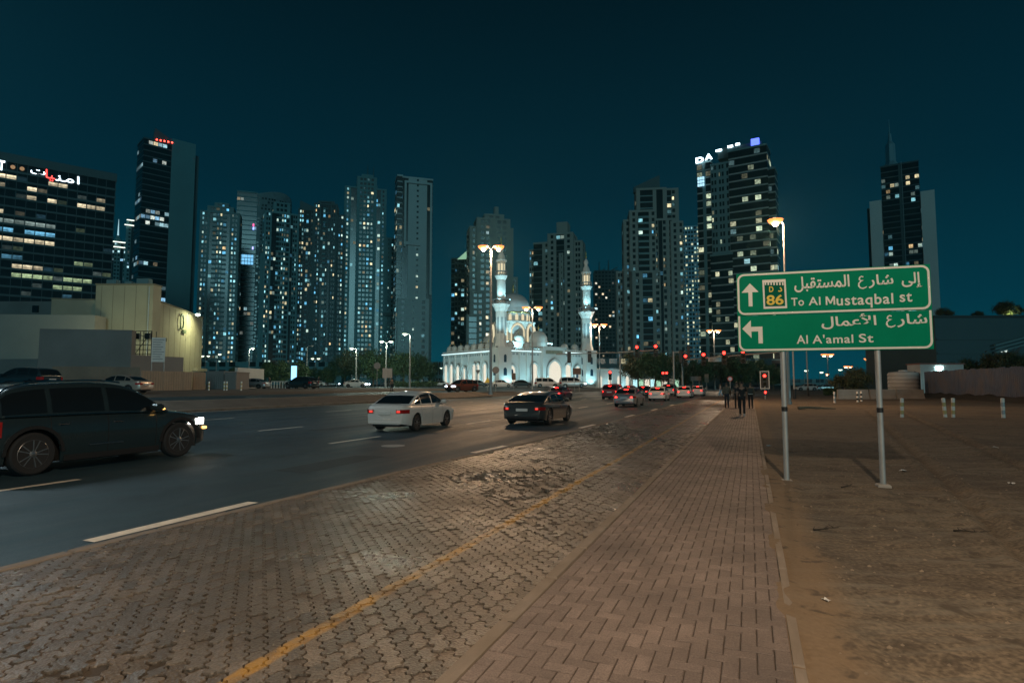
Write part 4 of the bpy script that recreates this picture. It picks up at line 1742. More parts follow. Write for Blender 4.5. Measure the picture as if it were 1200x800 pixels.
        pts = [(L / 2 + 0.004, s * (hw - 0.48)), (L / 2 + 0.004, s * y1 * 0.9), (L / 2 - 0.08, s * (y1 + 0.008)), (L / 2 - 0.36, s * (wf(L / 2 - 0.36) + 0.008)), (L / 2 - 0.36, s * y1 * 0.8), (L / 2 - 0.1, s * (hw - 0.48))]
        if s > 0:
            pts = pts[::-1]
        b.v += [(x, y, zh - 0.075) for x, y in pts] + [(x, y, zh + 0.065) for x, y in pts]
        b.f += [tuple(range(n_)), tuple(range(n_, 2 * n_))[::-1]] + [(i, n_ + i, n_ + (i + 1) % n_, (i + 1) % n_) for i in range(n_)]
        b.build('headlight', heads or M_CHROME, t)
        # mirrors
        b = MB()
        xm = sp['screen'][1] - 0.35
        zm = smooth(sp['zt'], xm) + 0.10
        b.cbox(xm - 0.08, xm + 0.10, s * (hw + 0.10) - 0.10, s * (hw + 0.10) + 0.10, zm - 0.07, zm + 0.08, 0.04)
        b.box(xm - 0.03, xm + 0.03, min(s * (hw - 0.1), s * hw + s * .02), max(s * (hw - 0.1), s * hw + s * .02), zm - 0.06, zm - 0.01)
        mo = b.build('mirror', pmat, t, smooth=40)
        if lod:
            b = MB()
            for xh in (sp['wins'][1][0] + 0.18, sp['wins'][2][0] + 0.16):
                zz = smooth(sp['zt'], xh) - 0.17
                b.cbox(xh - 0.09, xh + 0.09, s * wf(xh) - 0.015, s * wf(xh) + 0.028, zz - 0.018, zz + 0.018, 0.008)
            b.build('door_handle', M_CHROME if kind == 'suv' else pmat, t, kind=None)
            for xseam in (sp['wins'][1][0] - 0.04, sp['wins'][2][0] - 0.04, sp['wins'][2][1] + 0.02):
                b = MB()
                q = section(xseam)
                n2 = 7
                for dx in (-0.006, 0.006):
                    for y, z in q[:n2]:
                        b.v.append((xseam + dx, s * (y + 0.003), z))
                b.f = [((i, i + 1, n2 + i + 1, n2 + i) if s < 0 else (i, n2 + i, n2 + i + 1, i + 1)) for i in range(n2 - 1)]
                b.build('door_seam', M_BLACK, t)
    # bumper inserts, plates
    b = MB()
    b.cbox(-L / 2 - 0.02, -L / 2 + 0.1, -hw * 0.72, hw * 0.72, 0.27, 0.40, 0.03)
    b.build('rear_bumper_insert', M_BLACK if kind in ('suv', 'fastback') else pmat, t, smooth=40)
    b = MB()
    b.cbox(L / 2 - 0.06, L / 2 + 0.015, -hw * 0.62, hw * 0.62, 0.30, 0.47, 0.03)
    b.build('grille', M_BLACK, t, smooth=40)
    b = MB()
    b.cbox(-L / 2 - 0.03, -L / 2 + 0.02, -0.26, 0.26, zl - 0.12, zl, 0.01)
    b.build('number_plate', M_PLATE, t)
    if brake:
        b = MB()
        x = sp['rearglass'][1] - 0.08
        b.box(x - 0.02, x + 0.02, -0.17, 0.17, cab(x)[3] + 0.012, cab(x)[3] + 0.036)
        b.build('brake_light', M_RED, t)
    if kind == 'suv' and lod:
        for s in (-1, 1):
            b = MB()
            pts = []
            for i in range(15):
                x = -1.95 + 2.2 * i / 14
                w_, z_, wr, zr = cab(x)
                pts.append(Vector((x, s * (wr - 0.05), zr + 0.035)))
            b.tube(pts, 0.018, 6)
            b.build('roof_rail', M_CHROME if rails else M_BLACK, t, smooth=60)
            for xa in (sp['xf'], sp['xr']):
                inner, outer = [], []
                for i in range(15):
                    a = math.pi * i / 14
                    inner.append((xa + ra * math.cos(a), r + ra * math.sin(a)))
                    outer.append((xa + (ra + 0.06) * math.cos(a), r + (ra + 0.06) * math.sin(a)))
                b = MB()
                b.band(inner, outer, Vector((0, s * (wf(xa) - 0.03), 0)), EX, EZ, Vector((0, s, 0)), 0, 0.045)
                b.build('arch_trim', lower or M_BLACK, t)
            b = MB()
            b.cbox(sp['xr'] + ra + .06, sp['xf'] - ra - .06, s * hw * 0.93 - 0.05, s * hw * 0.93 + 0.05, 0.19, 0.33, 0.02)
            b.build('sill_trim', lower or M_BLACK, t)
            b = MB()
            pts = [Vector((x, s * (cab(x)[0] + 0.010), cab(x)[1] + 0.02)) for x in frange(-1.95, 1.0, 0.2)]
            b.tube(pts, 0.011, 5)
            b.build('belt_strip', M_CHROME, t)
    return t


def car_px(kind, px, py, dn, label, pmat, z=0.0, rot=0.0, rear=True, **k):
    """px,py: ground point under the car's rear centre (or front, when it faces us)"""
    x, y = G(px, py, z)
    L = SPECS[kind]['L'] * k.get('scale', 1.0)
    h = ROADROT + rot + (0 if rear else math.pi)
    d = Vector((math.cos(h), math.sin(h), 0))
    c = Vector((x, y, 0)) + (d * (L / 2) if rear else -d * (L / 2))
    return make_car(kind, (c.x, c.y, z + 0.004), h, label, pmat, **k)


P_DARK = paint('dark_grey', (0.028, 0.046, 0.052), 0.2, 0.4)
P_WHITE = paint('white', (0.62, 0.60, 0.57), 0.35, 0.0)
P_SILVER = paint('silver', (0.36, 0.35, 0.34), 0.3, 0.6)
P_BEIGE = paint('beige', (0.33, 0.27, 0.22), 0.35, 0.4)
P_GREEN = paint('graphite', (0.075, 0.080, 0.078), 0.28, 0.5)
P_RED = paint('dark_red', (0.16, 0.02, 0.02), 0.3, 0.2)
P_ORANGE = paint('copper', (0.15, 0.045, 0.025), 0.3, 0.4)
P_BLUE = paint('navy', (0.02, 0.03, 0.07), 0.3, 0.3)

# dark suv passing close on the left
sv = RD(5.80, 12.33, 0.004)
make_car('suv', sv, ROADROT, 'large dark grey suv passing on the left, nearest vehicle to the viewer', P_DARK, 'car', heads=M_HEAD, rails=True, tails=M_REDDIM, scale=1.055)
suv = bpy.data.objects['suv']
b = MB()
b.cbox(0.92, 1.05, -1.09, -1.03, 1.115, 1.15, 0.01)
b.build('mirror_indicator', M_AMBER, suv)
b = MB()
b.cbox(2.22, 2.325, -0.90, -0.70, 0.60, 0.66, 0.01)
b.build('front_indicator', M_AMBER, suv)
b = MB()
b.cbox(-0.5, 0.2, -0.992, -0.976, 0.46, 0.50, 0.006)
b.build('door_trim', M_CHROME, suv)
# white sedan and dark fastback ahead
h_ = ROADROT + R(2)
make_car('sedan', RD(17.8, 11.0, 0.004), ROADROT + R(3), 'white sedan seen from behind in the middle lane', P_WHITE, 'car', tails=M_REDDIM)
make_car('fastback', RD(22.9, 7.35, 0.004), ROADROT + R(1), 'graphite grey fastback sports sedan in the nearest lane', P_GREEN, 'car', tails=M_REDDIM)
car_px('sedan', 649, 469, 0, 'dark sedan with red tail lights half hidden beyond the sports sedan', P_BLUE, brake=True, lod=0)
car_px('sedan', 731, 477, 0, 'silver sedan braking, nearest of the queue at the red lights', P_SILVER, brake=True, lod=0)
car_px('suv', 714, 468, 0, 'dark red suv in the queue, left of the braking silver sedan', P_RED, brake=True, lod=0)
car_px('sedan', 769, 470, 0, 'white taxi sedan second in the nearest queue lane', P_WHITE, brake=True, lod=0)
car_px('sedan', 801, 466.5, 0, 'white sedan third in the nearest queue lane', P_WHITE, brake=True, lod=0)
car_px('suv', 783, 464, 0, 'pale suv standing beyond the white taxi in the queue', P_SILVER, brake=True, lod=0)
car_px('sedan', 817, 464, 0, 'white sedan farthest right in the queue near the stop line', P_WHITE, brake=True, lod=0)
car_px('sedan', 752, 465.5, 0, 'dark sedan with red lights wedged in the middle of the queue', P_DARK, brake=True, lod=0)
car_px('sedan', 735, 464, 0, 'dark red sedan far left in the queue behind the red suv', P_RED, brake=True, lod=0)
# oncoming and parked cars on the far side
car_px('suv', 526, 459.5, 0, 'copper red suv facing the viewer with blue-white headlights', P_ORANGE, z=0.60, rear=False, rot=R(-22), heads=M_HEADB, lod=0)
HL = ROADROT + R(-22)


def car_at(kind, px, Y, label, pmat, head, z=1.0, **k):
    p = U(px, 449, Y)
    return make_car(kind, (p.x, Y, z + 0.03), R(head), label, pmat, lod=0, **k)


car_at('sedan', 143, 48, 'beige sedan parked by the brown hoarding fence on the left', P_BEIGE, 172, z=0.98, tails=M_REDLENS)
car_at('suv', 30, 49, 'black suv parked behind the passing suv on the far left', P_DARK, 170, z=1.15, tails=M_REDLENS, scale=1.12)
car_at('sedan', 296, 83, 'pale sedan half hidden at the end of the white wall', P_SILVER, 175, tails=M_REDLENS)
car_at('suv', 353, 84, 'black suv parked at the edge of the trees on the left', P_DARK, 160, tails=M_REDLENS)
car_at('sedan', 418, 108, 'white sedan driving right in front of the dark trees', P_WHITE, -5, heads=M_HEADB, tails=M_REDLENS)
car_at('sedan', 588, 118, 'white sedan parked before the mosque entrance, leftmost', P_WHITE, 3, tails=M_REDLENS)
car_at('sedan', 612, 120, 'dark sedan parked before the mosque arch', P_DARK, 2, tails=M_REDLENS)
car_at('van', 641, 116, 'white minivan parked before the mosque portal', P_WHITE, 3, cat='minivan', tails=M_REDLENS)
car_at('van', 671, 108, 'grey minivan parked before the right end of the mosque', P_SILVER, 2, cat='minivan', tails=M_REDLENS, heads=M_HEADB)
car_at('sedan', 560, 125, 'dark sedan parked left of the left minaret', P_DARK, 5, tails=M_REDLENS)
car_at('sedan', 889, 135, 'dark sedan with blue-white headlights on the far crossroad', P_BLUE, -60, z=0.0, heads=M_HEADB, tails=M_REDLENS)
car_at('suv', 945, 140, 'white suv on the far road under the green sign', P_WHITE, 170, z=0.0)
car_at('sedan', 966, 150, 'silver sedan on the far road left of the bush', P_SILVER, 175, z=0.0)
for px, Y, c_, lab in ((372, 150, P_WHITE, 'white car far behind the black parked suv'), (388, 160, P_SILVER, 'silver car in the far car park at centre left'), (455, 170, P_WHITE, 'white car beyond the roundabout shrubs'),
                       (498, 165, P_WHITE, 'pale car in the far car park left of the mosque'), (515, 150, P_SILVER, 'silver car parked right beside the mosque corner')):
    car_at('sedan', px, Y, lab, c_, rnd.choice((0, 180, 20)), heads=M_HEADB if px in (372, 388) else None, tails=M_REDLENS)

# ------------------------------------------------------------------ people
def skin_obj(name, verts, edges, radii, m, parent, root=0, sub=1):
    me = bpy.data.meshes.new(name)
    me.from_pydata(verts, edges, [])
    o = bpy.data.objects.new(name, me)
    col.objects.link(o)
    md = o.modifiers.new('skin', 'SKIN')
    md.use_smooth_shade = True
    if not me.skin_vertices:
        bpy.context.view_layer.objects.active = o
        with bpy.context.temp_override(object=o, active_object=o):
            bpy.ops.mesh.customdata_skin_add()
    for i, q in enumerate(me.skin_vertices[0].data):
        r_ = radii[i]
        q.radius = r_ if isinstance(r_, tuple) else (r_, r_)
        q.use_root = (i == root)
    s = o.modifiers.new('sub', 'SUBSURF')
    s.levels = s.render_levels = sub
    bpy.context.view_layer.update()
    dg = bpy.context.evaluated_depsgraph_get()
    me2 = bpy.data.meshes.new_from_object(o.evaluated_get(dg))
    o.modifiers.clear()
    o.data = me2
    me2.name = name
    me2.materials.clear()
    me2.materials.append(m)
    o.parent = parent
    return o


M_SKIN = mat('skin', (0.26, 0.15, 0.10), 0.6)
M_HAIR = mat('hair', (0.012, 0.010, 0.009), 0.6)


def person(loc, rz, label, top, legs, shoes, stride=0.18, height=1.74, bag=None, jacket=False, long_sleeve=False, swing=0.12):
    """faces +Y"""
    t = thing('person', loc, rz, label, 'person')
    k = height / 1.74
    t.scale = (k, k, k)
    st = stride
    hipL, hipR = (-.09, 0, .92), (.09, 0, .92)
    knL, knR = (-.095, st * .62, .50), (.095, -st * .25, .49)
    anL, anR = (-.095, st * .85, .085), (.095, -st * 1.15, .12)
    toL, toR = (-.105, st * .85 + .17, .035), (.105, -st * 1.15 + .15, .045)
    V = [(0, 0, .96), hipL, hipR, knL, knR, anL, anR, toL, toR, (0, .005, 1.16), (0, 0, 1.36), (0, 0.01, 1.46), (0, .03, 1.55), (0, .035, 1.64), (0, .03, 1.70),
         (-.17, 0, 1.41), (.17, 0, 1.41), (-.225, -swing * .4, 1.15), (.225, swing * .4, 1.15), (-.23, -swing * .2 + .03, .93), (.23, swing * 1.2 + .04, .93), (-.23, .05, .85), (.23, swing * 1.5 + .06, .85)]
    E_ = [(0, 1), (0, 2), (1, 3), (2, 4), (3, 5), (4, 6), (5, 7), (6, 8), (0, 9), (9, 10), (10, 11), (11, 12), (12, 13), (13, 14), (10, 15), (10, 16), (15, 17), (16, 18), (17, 19), (18, 20), (19, 21), (20, 22)]
    Rr = [(.13, .10), .085, .085, .055, .055, .038, .038, .03, .03, (.13, .09), (.14, .09), .055, .06, (.075, .085), (.06, .07), .06, .06, .042, .042, .03, .03, (.025, .035), (.025, .035)]
    skin_obj('body', V, E_, Rr, M_SKIN, t)
    # fingers and thumb on each hand
    for s, w_ in ((-1, V[21]), (1, V[22])):
        fb_ = MB()
        for q in range(4):
            x0 = w_[0] + s * 0.004
            y0 = w_[1] - 0.028 + q * 0.019
            ln = (0.06, 0.075, 0.08, 0.068)[q]
            fb_.cyl((x0, y0, w_[2] - 0.01), (x0 - s * 0.006, y0 + 0.003, w_[2] - 0.01 - ln * .55), 0.0095, 0.009, 6)
            fb_.cyl((x0 - s * 0.006, y0 + 0.003, w_[2] - 0.01 - ln * .55), (x0 - s * 0.02, y0 + 0.005, w_[2] - 0.01 - ln), 0.009, 0.007, 6)
        fb_.cyl((w_[0], w_[1] + 0.03, w_[2] + 0.02), (w_[0] - s * 0.01, w_[1] + 0.055, w_[2] - 0.03), 0.011, 0.008, 6)
        h = fb_.build('fingers', M_SKIN, t, smooth=50)
    # clothing
    g = 1.16
    tv = [0, 9, 10, 11, 15, 16, 17, 18] + ([19, 20] if long_sleeve else [])
    mp_ = {v: i for i, v in enumerate(tv)}
    ev = [(mp_[a], mp_[b_]) for a, b_ in E_ if a in mp_ and b_ in mp_]
    vv = [list(V[i]) for i in tv]
    rr = []
    for i in tv:
        r_ = Rr[i]
        r_ = r_ if isinstance(r_, tuple) else (r_, r_)
        add = 0.035 if jacket else 0.016
        if i == 11:
            add = 0.012
        rr.append((r_[0] + add, r_[1] + add))
    vv[0][2] = .90 if not jacket else .84
    vv[3][2] = 1.445
    if not long_sleeve:
        vv[6] = list(Vector(vv[4]).lerp(Vector(vv[6]), 0.75))
        vv[7] = list(Vector(vv[5]).lerp(Vector(vv[7]), 0.75))
        rr[6] = rr[7] = (.068, .068)
    skin_obj('jacket' if jacket else 'shirt', [tuple(q) for q in vv], ev, rr, top, t)
    lv = [0, 1, 2, 3, 4, 5, 6]
    vv = [V[i] for i in lv]
    rr = [(.145, .118), (.10, .10), (.10, .10), (.07, .07), (.07, .07), (.055, .055), (.055, .055)]
    skin_obj('trousers', vv, [(0, 1), (0, 2), (1, 3), (2, 4), (3, 5), (4, 6)], rr, legs, t)
    for an, to in ((anL, toL), (anR, toR)):
        hb = (an[0], an[1] - .05, to[2] + .005)
        mid = (an[0], (an[1] + to[1]) / 2, to[2] + .01)
        skin_obj('shoe', [hb, mid, to, (an[0], an[1] - .01, an[2] + .01)], [(0, 1), (1, 2), (0, 3)], [(.045, .04), (.05, .042), (.045, .032), (.045, .045)], shoes, t)
    skin_obj('hair', [(0, -.02, 1.60), (0, .0, 1.67), (0, .045, 1.715)], [(0, 1), (1, 2)], [(.068, .06), (.085, .085), (.072, .07)], M_HAIR, t)
    # face
    f_ = MB()
    for s in (-1, 1):
        f_.cyl((s * .03, .108, 1.635), (s * .03, .118, 1.635), .011, .008, 8)
    f_.build('eyes', M_BLACK, t)
    f_ = MB()
    f_.add([(-.014, .112, 1.60), (.014, .112, 1.60), (0, .14, 1.605), (0, .112, 1.645)], [(0, 1, 2), (1, 3, 2), (3, 0, 2), (0, 3, 1)])
    f_.build('nose', M_SKIN, t)
    f_ = MB()
    f_.cbox(-.025, .025, .098, .112, 1.567, 1.577, .004)
    f_.build('mouth', mat('lips', (0.20, 0.08, 0.06), 0.5), t)
    f_ = MB()
    for s in (-1, 1):
        f_.cbox(s * .080 - .012, s * .080 + .012, .005, .045, 1.60, 1.66, .008)
    f_.build('ears', M_SKIN, t)
    if bag == 'backpack':
        b = MB()
        b.cbox(-.16, .16, -.27, -.11, 1.0, 1.42, .05)
        b.cbox(-.12, .12, -.31, -.26, 1.03, 1.22, .02)
        b.build('backpack', mat('backpack_cloth', (0.03, 0.035, 0.03), 0.8), t, smooth=40)
        b = MB()
        b.box(-.15, .15, -.275, -.24, .985, 1.02)
        b.build('reflective_band', mat('pale_band', (0.5, 0.5, 0.46), 0.5), t)
    if bag == 'handbag':
        b = MB()
        b.cbox(-.26, -.20, -.1, .12, .55, .78, .02)
        b.tube([(-.23, -.06, .78), (-.23, .0, .86), (-.23, .08, .78)], .008, 6)
        b.build('carrier_bag', M_BLACK, t)
    return t


C_BLACK = mat('black_cloth', (0.010, 0.010, 0.011), 0.85)
C_DARK = mat('dark_cloth', (0.018, 0.020, 0.024), 0.85)
C_BROWN = mat('brown_cloth', (0.10, 0.085, 0.062), 0.85)
C_JEAN = mat('dark_jeans', (0.018, 0.022, 0.032), 0.85)
C_WHITE = mat('white_shoe', (0.62, 0.62, 0.60), 0.6)
C_PALE = mat('pale_cloth', (0.35, 0.36, 0.36), 0.8)
C_LBLUE = mat('light_blue_cloth', (0.16, 0.42, 0.62), 0.8)
WALKZ = 0.102
HP = -TH


def ped(px, py, label, *a, z=WALKZ, rz=HP, **k):
    x, y = G(px, py, z)
    return person((x, y, z), rz, label, *a, **k)


ped(870, 487.5, 'person in black t-shirt, dark trousers and white shoes walking nearest on the path', C_BLACK, C_BLACK, C_WHITE, stride=0.17, height=1.80)
ped(852, 478, 'person in a brown hooded jacket walking at the left edge of the path', C_BROWN, C_JEAN, C_BLACK, stride=0.14, jacket=True, long_sleeve=True, height=1.72)
ped(864, 478.3, 'person in dark top carrying a black bag, hidden partly behind the white shoes walker', C_DARK, C_BLACK, C_BLACK, stride=0.12, bag='handbag', height=1.80)
ped(880, 478.5, 'person with a dark backpack walking at the right edge of the path', C_BROWN, C_BLACK, C_BLACK, stride=0.12, bag='backpack', long_sleeve=True, height=1.70)
ped(844.5, 464.5, 'person in light blue trousers crossing at the far end of the path', C_PALE, C_LBLUE, C_BLACK, z=0.0, rz=R(80), stride=0.3, height=1.7)
for px, Y, lab, a, b_, rz_ in ((459, 76, 'person in pale top standing at the median on the far side', C_BROWN, C_DARK, R(40)),
                               (373, 88, 'person in dark clothes standing right of the black parked suv', C_DARK, C_BLACK, R(-60)),
                               (316, 92, 'person in dark clothes standing left of the black parked suv', C_BLACK, C_DARK, R(90))):
    p = U(px, 449, Y)
    s_, n_ = SN(p.x, Y)
    person((p.x, Y, zterr(n_) + 0.03), rz_, lab, a, b_, C_BLACK, stride=0.08)

# ------------------------------------------------------------------ traffic signals
M_SHOUS = mat('signal_housing', (0.02, 0.02, 0.02), 0.5)
M_LENSOFF = mat('lens_off', (0.03, 0.025, 0.01), 0.2)
M_BACKB = mat('backboard', (0.03, 0.03, 0.03), 0.6)
M_WHITEB = mat('white_edge', (0.6, 0.6, 0.58), 0.5)


def signal_head(parent, loc, rz, sc_=1.0, lit=True, glow=0, board=False):
    """three-aspect head facing local -Y; a part with its lenses as sub-parts"""
    b = MB()
    M = Matrix.Translation(loc) @ Matrix.Rotation(rz, 4, 'Z') @ Matrix.Scale(sc_, 4)
    b.cbox(-.17, .17, -.1, .12, -.52, .52, .03, M)
    for k, z in enumerate((.34, 0, -.34)):
        inner, outer = [], []
        for i in range(9):
            a = math.pi * i / 8
            inner.append((.125 * math.cos(a), z + .125 * math.sin(a)))
            outer.append((.145 * math.cos(a), z + .145 * math.sin(a)))
        R3 = M.to_3x3()
        b.band(inner, outer, M @ Vector((0, -.1, 0)), R3 @ EX, R3 @ EZ, R3 @ EN, 0, .16)
    h = b.build('signal_head', M_SHOUS, parent)
    if board:
        b = MB()
        b.box(-.30, .30, .0, .02, -.68, .68, M)
        b.build('backboard', M_BACKB, h)
        for (x0, x1, z0, z1) in ((-.36, -.30, -.74, .74), (.30, .36, -.74, .74), (-.30, .30, .68, .74), (-.30, .30, -.74, -.68)):
            b = MB()
            b.box(x0, x1, -.01, .02, z0, z1, M)
            b.build('backboard_edge', M_WHITEB, h)
    for k, z in enumerate((.34, 0, -.34)):
        b = MB()
        R3 = (M.to_3x3() @ Matrix.Rotation(math.pi / 2, 3, 'X')).to_4x4()
        b.lathe([(.115, 0), (.1, .03), (.05, .05), (0, .055)], 12, M @ Vector((0, -.101, z)), R3)
        b.build('lens', M_SIGRED if (k == 0 and lit) else M_LENSOFF, h, smooth=60)
    return h


def yaw_to_cam(x, y):
    return math.atan2(-x, y)


def mast(base_px, Y, arm, label, heads, post_top=None, z=0.0, base_r=0.16):
    """signal mast: post and a long arm given by picture points and depths"""
    p = U(base_px, 449, Y)
    t = thing('traffic_signal_mast', (p.x, Y, z), 0, label, 'traffic signal')
    O = Vector((p.x, Y, z))
    tops = [U(*q) - O for q in arm]
    ztop = post_top if post_top else max(q.z for q in tops) + 0.1
    b = MB()
    b.cyl((0, 0, 0), (0, 0, .3), base_r * 1.7, base_r * 1.7, 12)
    b.cyl((0, 0, .3), (0, 0, ztop), base_r, base_r * .75, 12)
    b.build('post', M_POLE, t, smooth=40)
    b = MB()
    for a, c in zip(tops, tops[1:]):
        b.cyl(a, c, .11, .09, 10)
    b.build('arm', M_POLE, t, smooth=40)
    for (px, py, Yh, kind) in heads:
        q = U(px, py, Yh) - O
        w = q + O
        rz = yaw_to_cam(w.x, w.y) + (0 if kind == 'red' else (math.pi if kind == 'back' else math.pi / 2))
        off = Vector((0, -.16, -.34)) if kind == 'red' else Vector((0, .1, -.2))
        signal_head(t, q + off, rz, 1.9, lit=(kind == 'red'))
    return t


mast(727, 100, [(652, 415, 106), (725, 413, 100), (772, 410, 92)], 'signal mast with a long arm carrying two red lights, right of the mosque',
     [(746, 409, 96, 'red'), (768, 408, 93, 'red'), (667, 417, 104, 'back'), (691, 416.5, 103, 'back')])
mast(800, 96, [(800, 422, 96), (838, 418.5, 86), (912, 412.5, 72)], 'signal mast with a long arm of four red lights reaching behind the green sign',
     [(803, 419.5, 95.5, 'red'), (824, 418, 89, 'red'), (848, 416, 83, 'red'), (870, 414.5, 79, 'red')])
ms = bpy.data.objects['traffic_signal_mast.001']
q = U(837, 421, 86) - Vector(ms.location)
b = MB()
b.cbox(-.95, .95, -.04, .04, -.28, .28, .02, Matrix.Translation(q + Vector((0, -.2, -0.05))))
pn = b.build('name_plate', M_WHITEB, ms)
b = MB()
for k, (x0, x1, z0) in enumerate(((-.7, -.2, .06), (-.1, .7, .06), (-.7, .1, -.12), (.2, .65, -.12))):
    b.box(x0, x1, -.045, -.041, z0 - .035, z0 + .035, Matrix.Translation(q + Vector((0, -.2, -0.05))))
b.build('printed_line', M_BLACK, pn, kind='stuff')
mast(790, 90, [(790, 413, 90), (808, 412, 89)], 'short armed signal mast with side-on heads between the two long arms', [(798, 416, 89.5, 'side'), (807, 411, 89, 'side')], post_top=None)


def pedestal(px, pyc, Y, label, board=False, z=0.0, double=False, low=False):
    c = U(px, pyc, Y)
    t = thing('pedestal_signal', (c.x, Y, z), 0, label, 'traffic signal')
    zc = c.z - z
    b = MB()
    b.cyl((0, 0, 0), (0, 0, zc - .45), .07, .06, 10)
    b.build('post', M_POLE, t, smooth=40)
    rz = yaw_to_cam(c.x, Y)
    signal_head(t, (0, 0, zc - .34), rz, 1.35, board=board)
    if double:
        signal_head(t, (.5, 0, zc - .34), rz, 1.35)
        b = MB()
        b.box(0, .5, -.03, .03, zc - .4, zc - .34)
        b.build('bracket', M_POLE, t)
    if low:
        b = MB()
        b.cbox(-.2, .2, -.1, .1, zc - 2.05, zc - 1.5, .03)
        h = b.build('pedestrian_head', M_SHOUS, t)
        b = MB()
        b.lathe([(.12, 0), (.06, .04), (0, .045)], 12, (0, -.11, zc - 1.72), Matrix.Rotation(math.pi / 2, 4, 'X'))
        b.build('lens', M_SIGRED, h)
    return t


pedestal(715, 437, 88, 'low red signal on a post above the dark red suv')
pedestal(777, 438, 84, 'twin red signals on a low post behind the white taxi', double=True)
pedestal(896, 441.5, 66, 'low red signal with a white-edged board beside the pedestrians', board=True, low=True, z=0.06)

# ------------------------------------------------------------------ small signs
M_SIGNBK = mat('sign_back', (0.16, 0.15, 0.14), 0.6, metal=0.3)
M_BROWN = mat('brown_sign', (0.11, 0.055, 0.03), 0.5)


def small_sign(px, py, Y, shape, w_, h_, m, label, z=0.5, two=False, extra=None):
    c = U(px, py, Y)
    t = thing('street_sign', (c.x, Y, z), yaw_to_cam(c.x, Y), label, 'sign')
    zc = c.z - z
    for x in ((-w_ * .3, w_ * .3) if two else (0,)):
        b = MB()
        b.cyl((x, 0.05, 0), (x, 0.05, zc), .045, .045, 8)
        b.build('post', M_POLE, t, smooth=40)
    b = MB()
    if shape == 'round':
        po = [(w_ / 2 * math.cos(2 * math.pi * i / 24), zc + w_ / 2 * math.sin(2 * math.pi * i / 24)) for i in range(24)]
    elif shape == 'tri':
        po = [(-w_ / 2, zc - h_ / 2), (w_ / 2, zc - h_ / 2), (0, zc + h_ / 2)]
    elif shape == 'invtri':
        po = [(-w_ / 2, zc + h_ / 2), (0, zc - h_ / 2), (w_ / 2, zc + h_ / 2)]
    else:
        po = rrect(-w_ / 2, w_ / 2, zc - h_ / 2, zc + h_ / 2, 0.06)
    b.prism(po, O0, EX, EZ, EN, 0, .03)
    f = b.build('face', m, t)
    if extra == 'ring':
        b = MB()
        b.prism([(x * .72, zc + (z_ - zc) * .72) for x, z_ in po], O0, EX, EZ, EN, .031, .035)
        b.build('inner_disc', mat('sign_blue_white', (0.45, 0.50, 0.6), 0.5), t)
    return t


small_sign(581, 433.5, 88, 'round', 1.05, 1.05, M_SIGNBK, 'round sign seen from its dark back, right of the tall lamp pole')
small_sign(676, 435, 95, 'rect', 1.3, 1.0, M_BROWN, 'brown rectangular sign on two posts before the mosque', two=True)
small_sign(602, 441, 104, 'rect', .7, 1.2, M_BROWN, 'small brown upright sign before the mosque arch')
small_sign(571.5, 445, 92, 'tri', 1.0, .9, M_SYEL, 'small yellow triangular warning sign left of the tall lamp pole')
small_sign(560, 436, 110, 'invtri', .95, .9, M_SIGNBK, 'inverted triangle sign back before the mosque left wing')
small_sign(442, 428.5, 96, 'round', 1.1, 1.1, M_SIGNBK, 'round sign back on a post at the edge of the dark trees')
small_sign(454, 437, 104, 'rect', 1.7, 1.7, mat('pale_board', (0.36, 0.31, 0.27), 0.6), 'pale square board standing before the trees', two=True)
small_sign(855.5, 443.7, 74, 'round', .62, .62, mat('sign_red_rim', (0.45, 0.05, 0.05), 0.5), 'small round red-rimmed sign on a post above the walkers', z=0.0, extra='ring')
small_sign(815.5, 443.5, 100, 'rect', 1.7, .75, M_SIGNBK, 'dark rectangular sign back between signal masts', z=0.0, two=True)
small_sign(828, 443, 98, 'rect', .65, 1.4, mat('tan_board', (0.22, 0.15, 0.10), 0.6), 'tan upright board beside the dark rectangular sign', z=0.0)

# ------------------------------------------------------------------ towers
PAL = {
    'mix': [((.95, .82, .48), 2.2), ((.70, .95, .82), 3), ((.34, .82, .92), 5), ((.16, .60, .95), 2.4), ((.9, .62, .30), .4)],
    'warm': [((1.0, .80, .50), 5), ((.95, .90, .70), 3), ((.6, .85, .9), 1)],
    'cool': [((.50, .85, .95), 4), ((.35, .70, 1.0), 2), ((.85, .95, .85), 2), ((1, .8, .5), 1)],
    'green': [((.75, .90, .62), 4), ((.85, .85, .55), 3), ((.4, .75, .8), 1)],
}


def pick(pal, r_):
    tot = sum(w for _, w in PAL[pal])
    x = r_.random() * tot
    for c, w in PAL[pal]:
        x -= w
        if x <= 0:
            return c
    return PAL[pal][0][0]


BAYW = {'P': .55, 'w': 1.0, 'b': 1.35, 'g': 1.0, 's': 1.1, 'n': .5, 'd': 1.0}
UP = Vector((0, 0, 1))


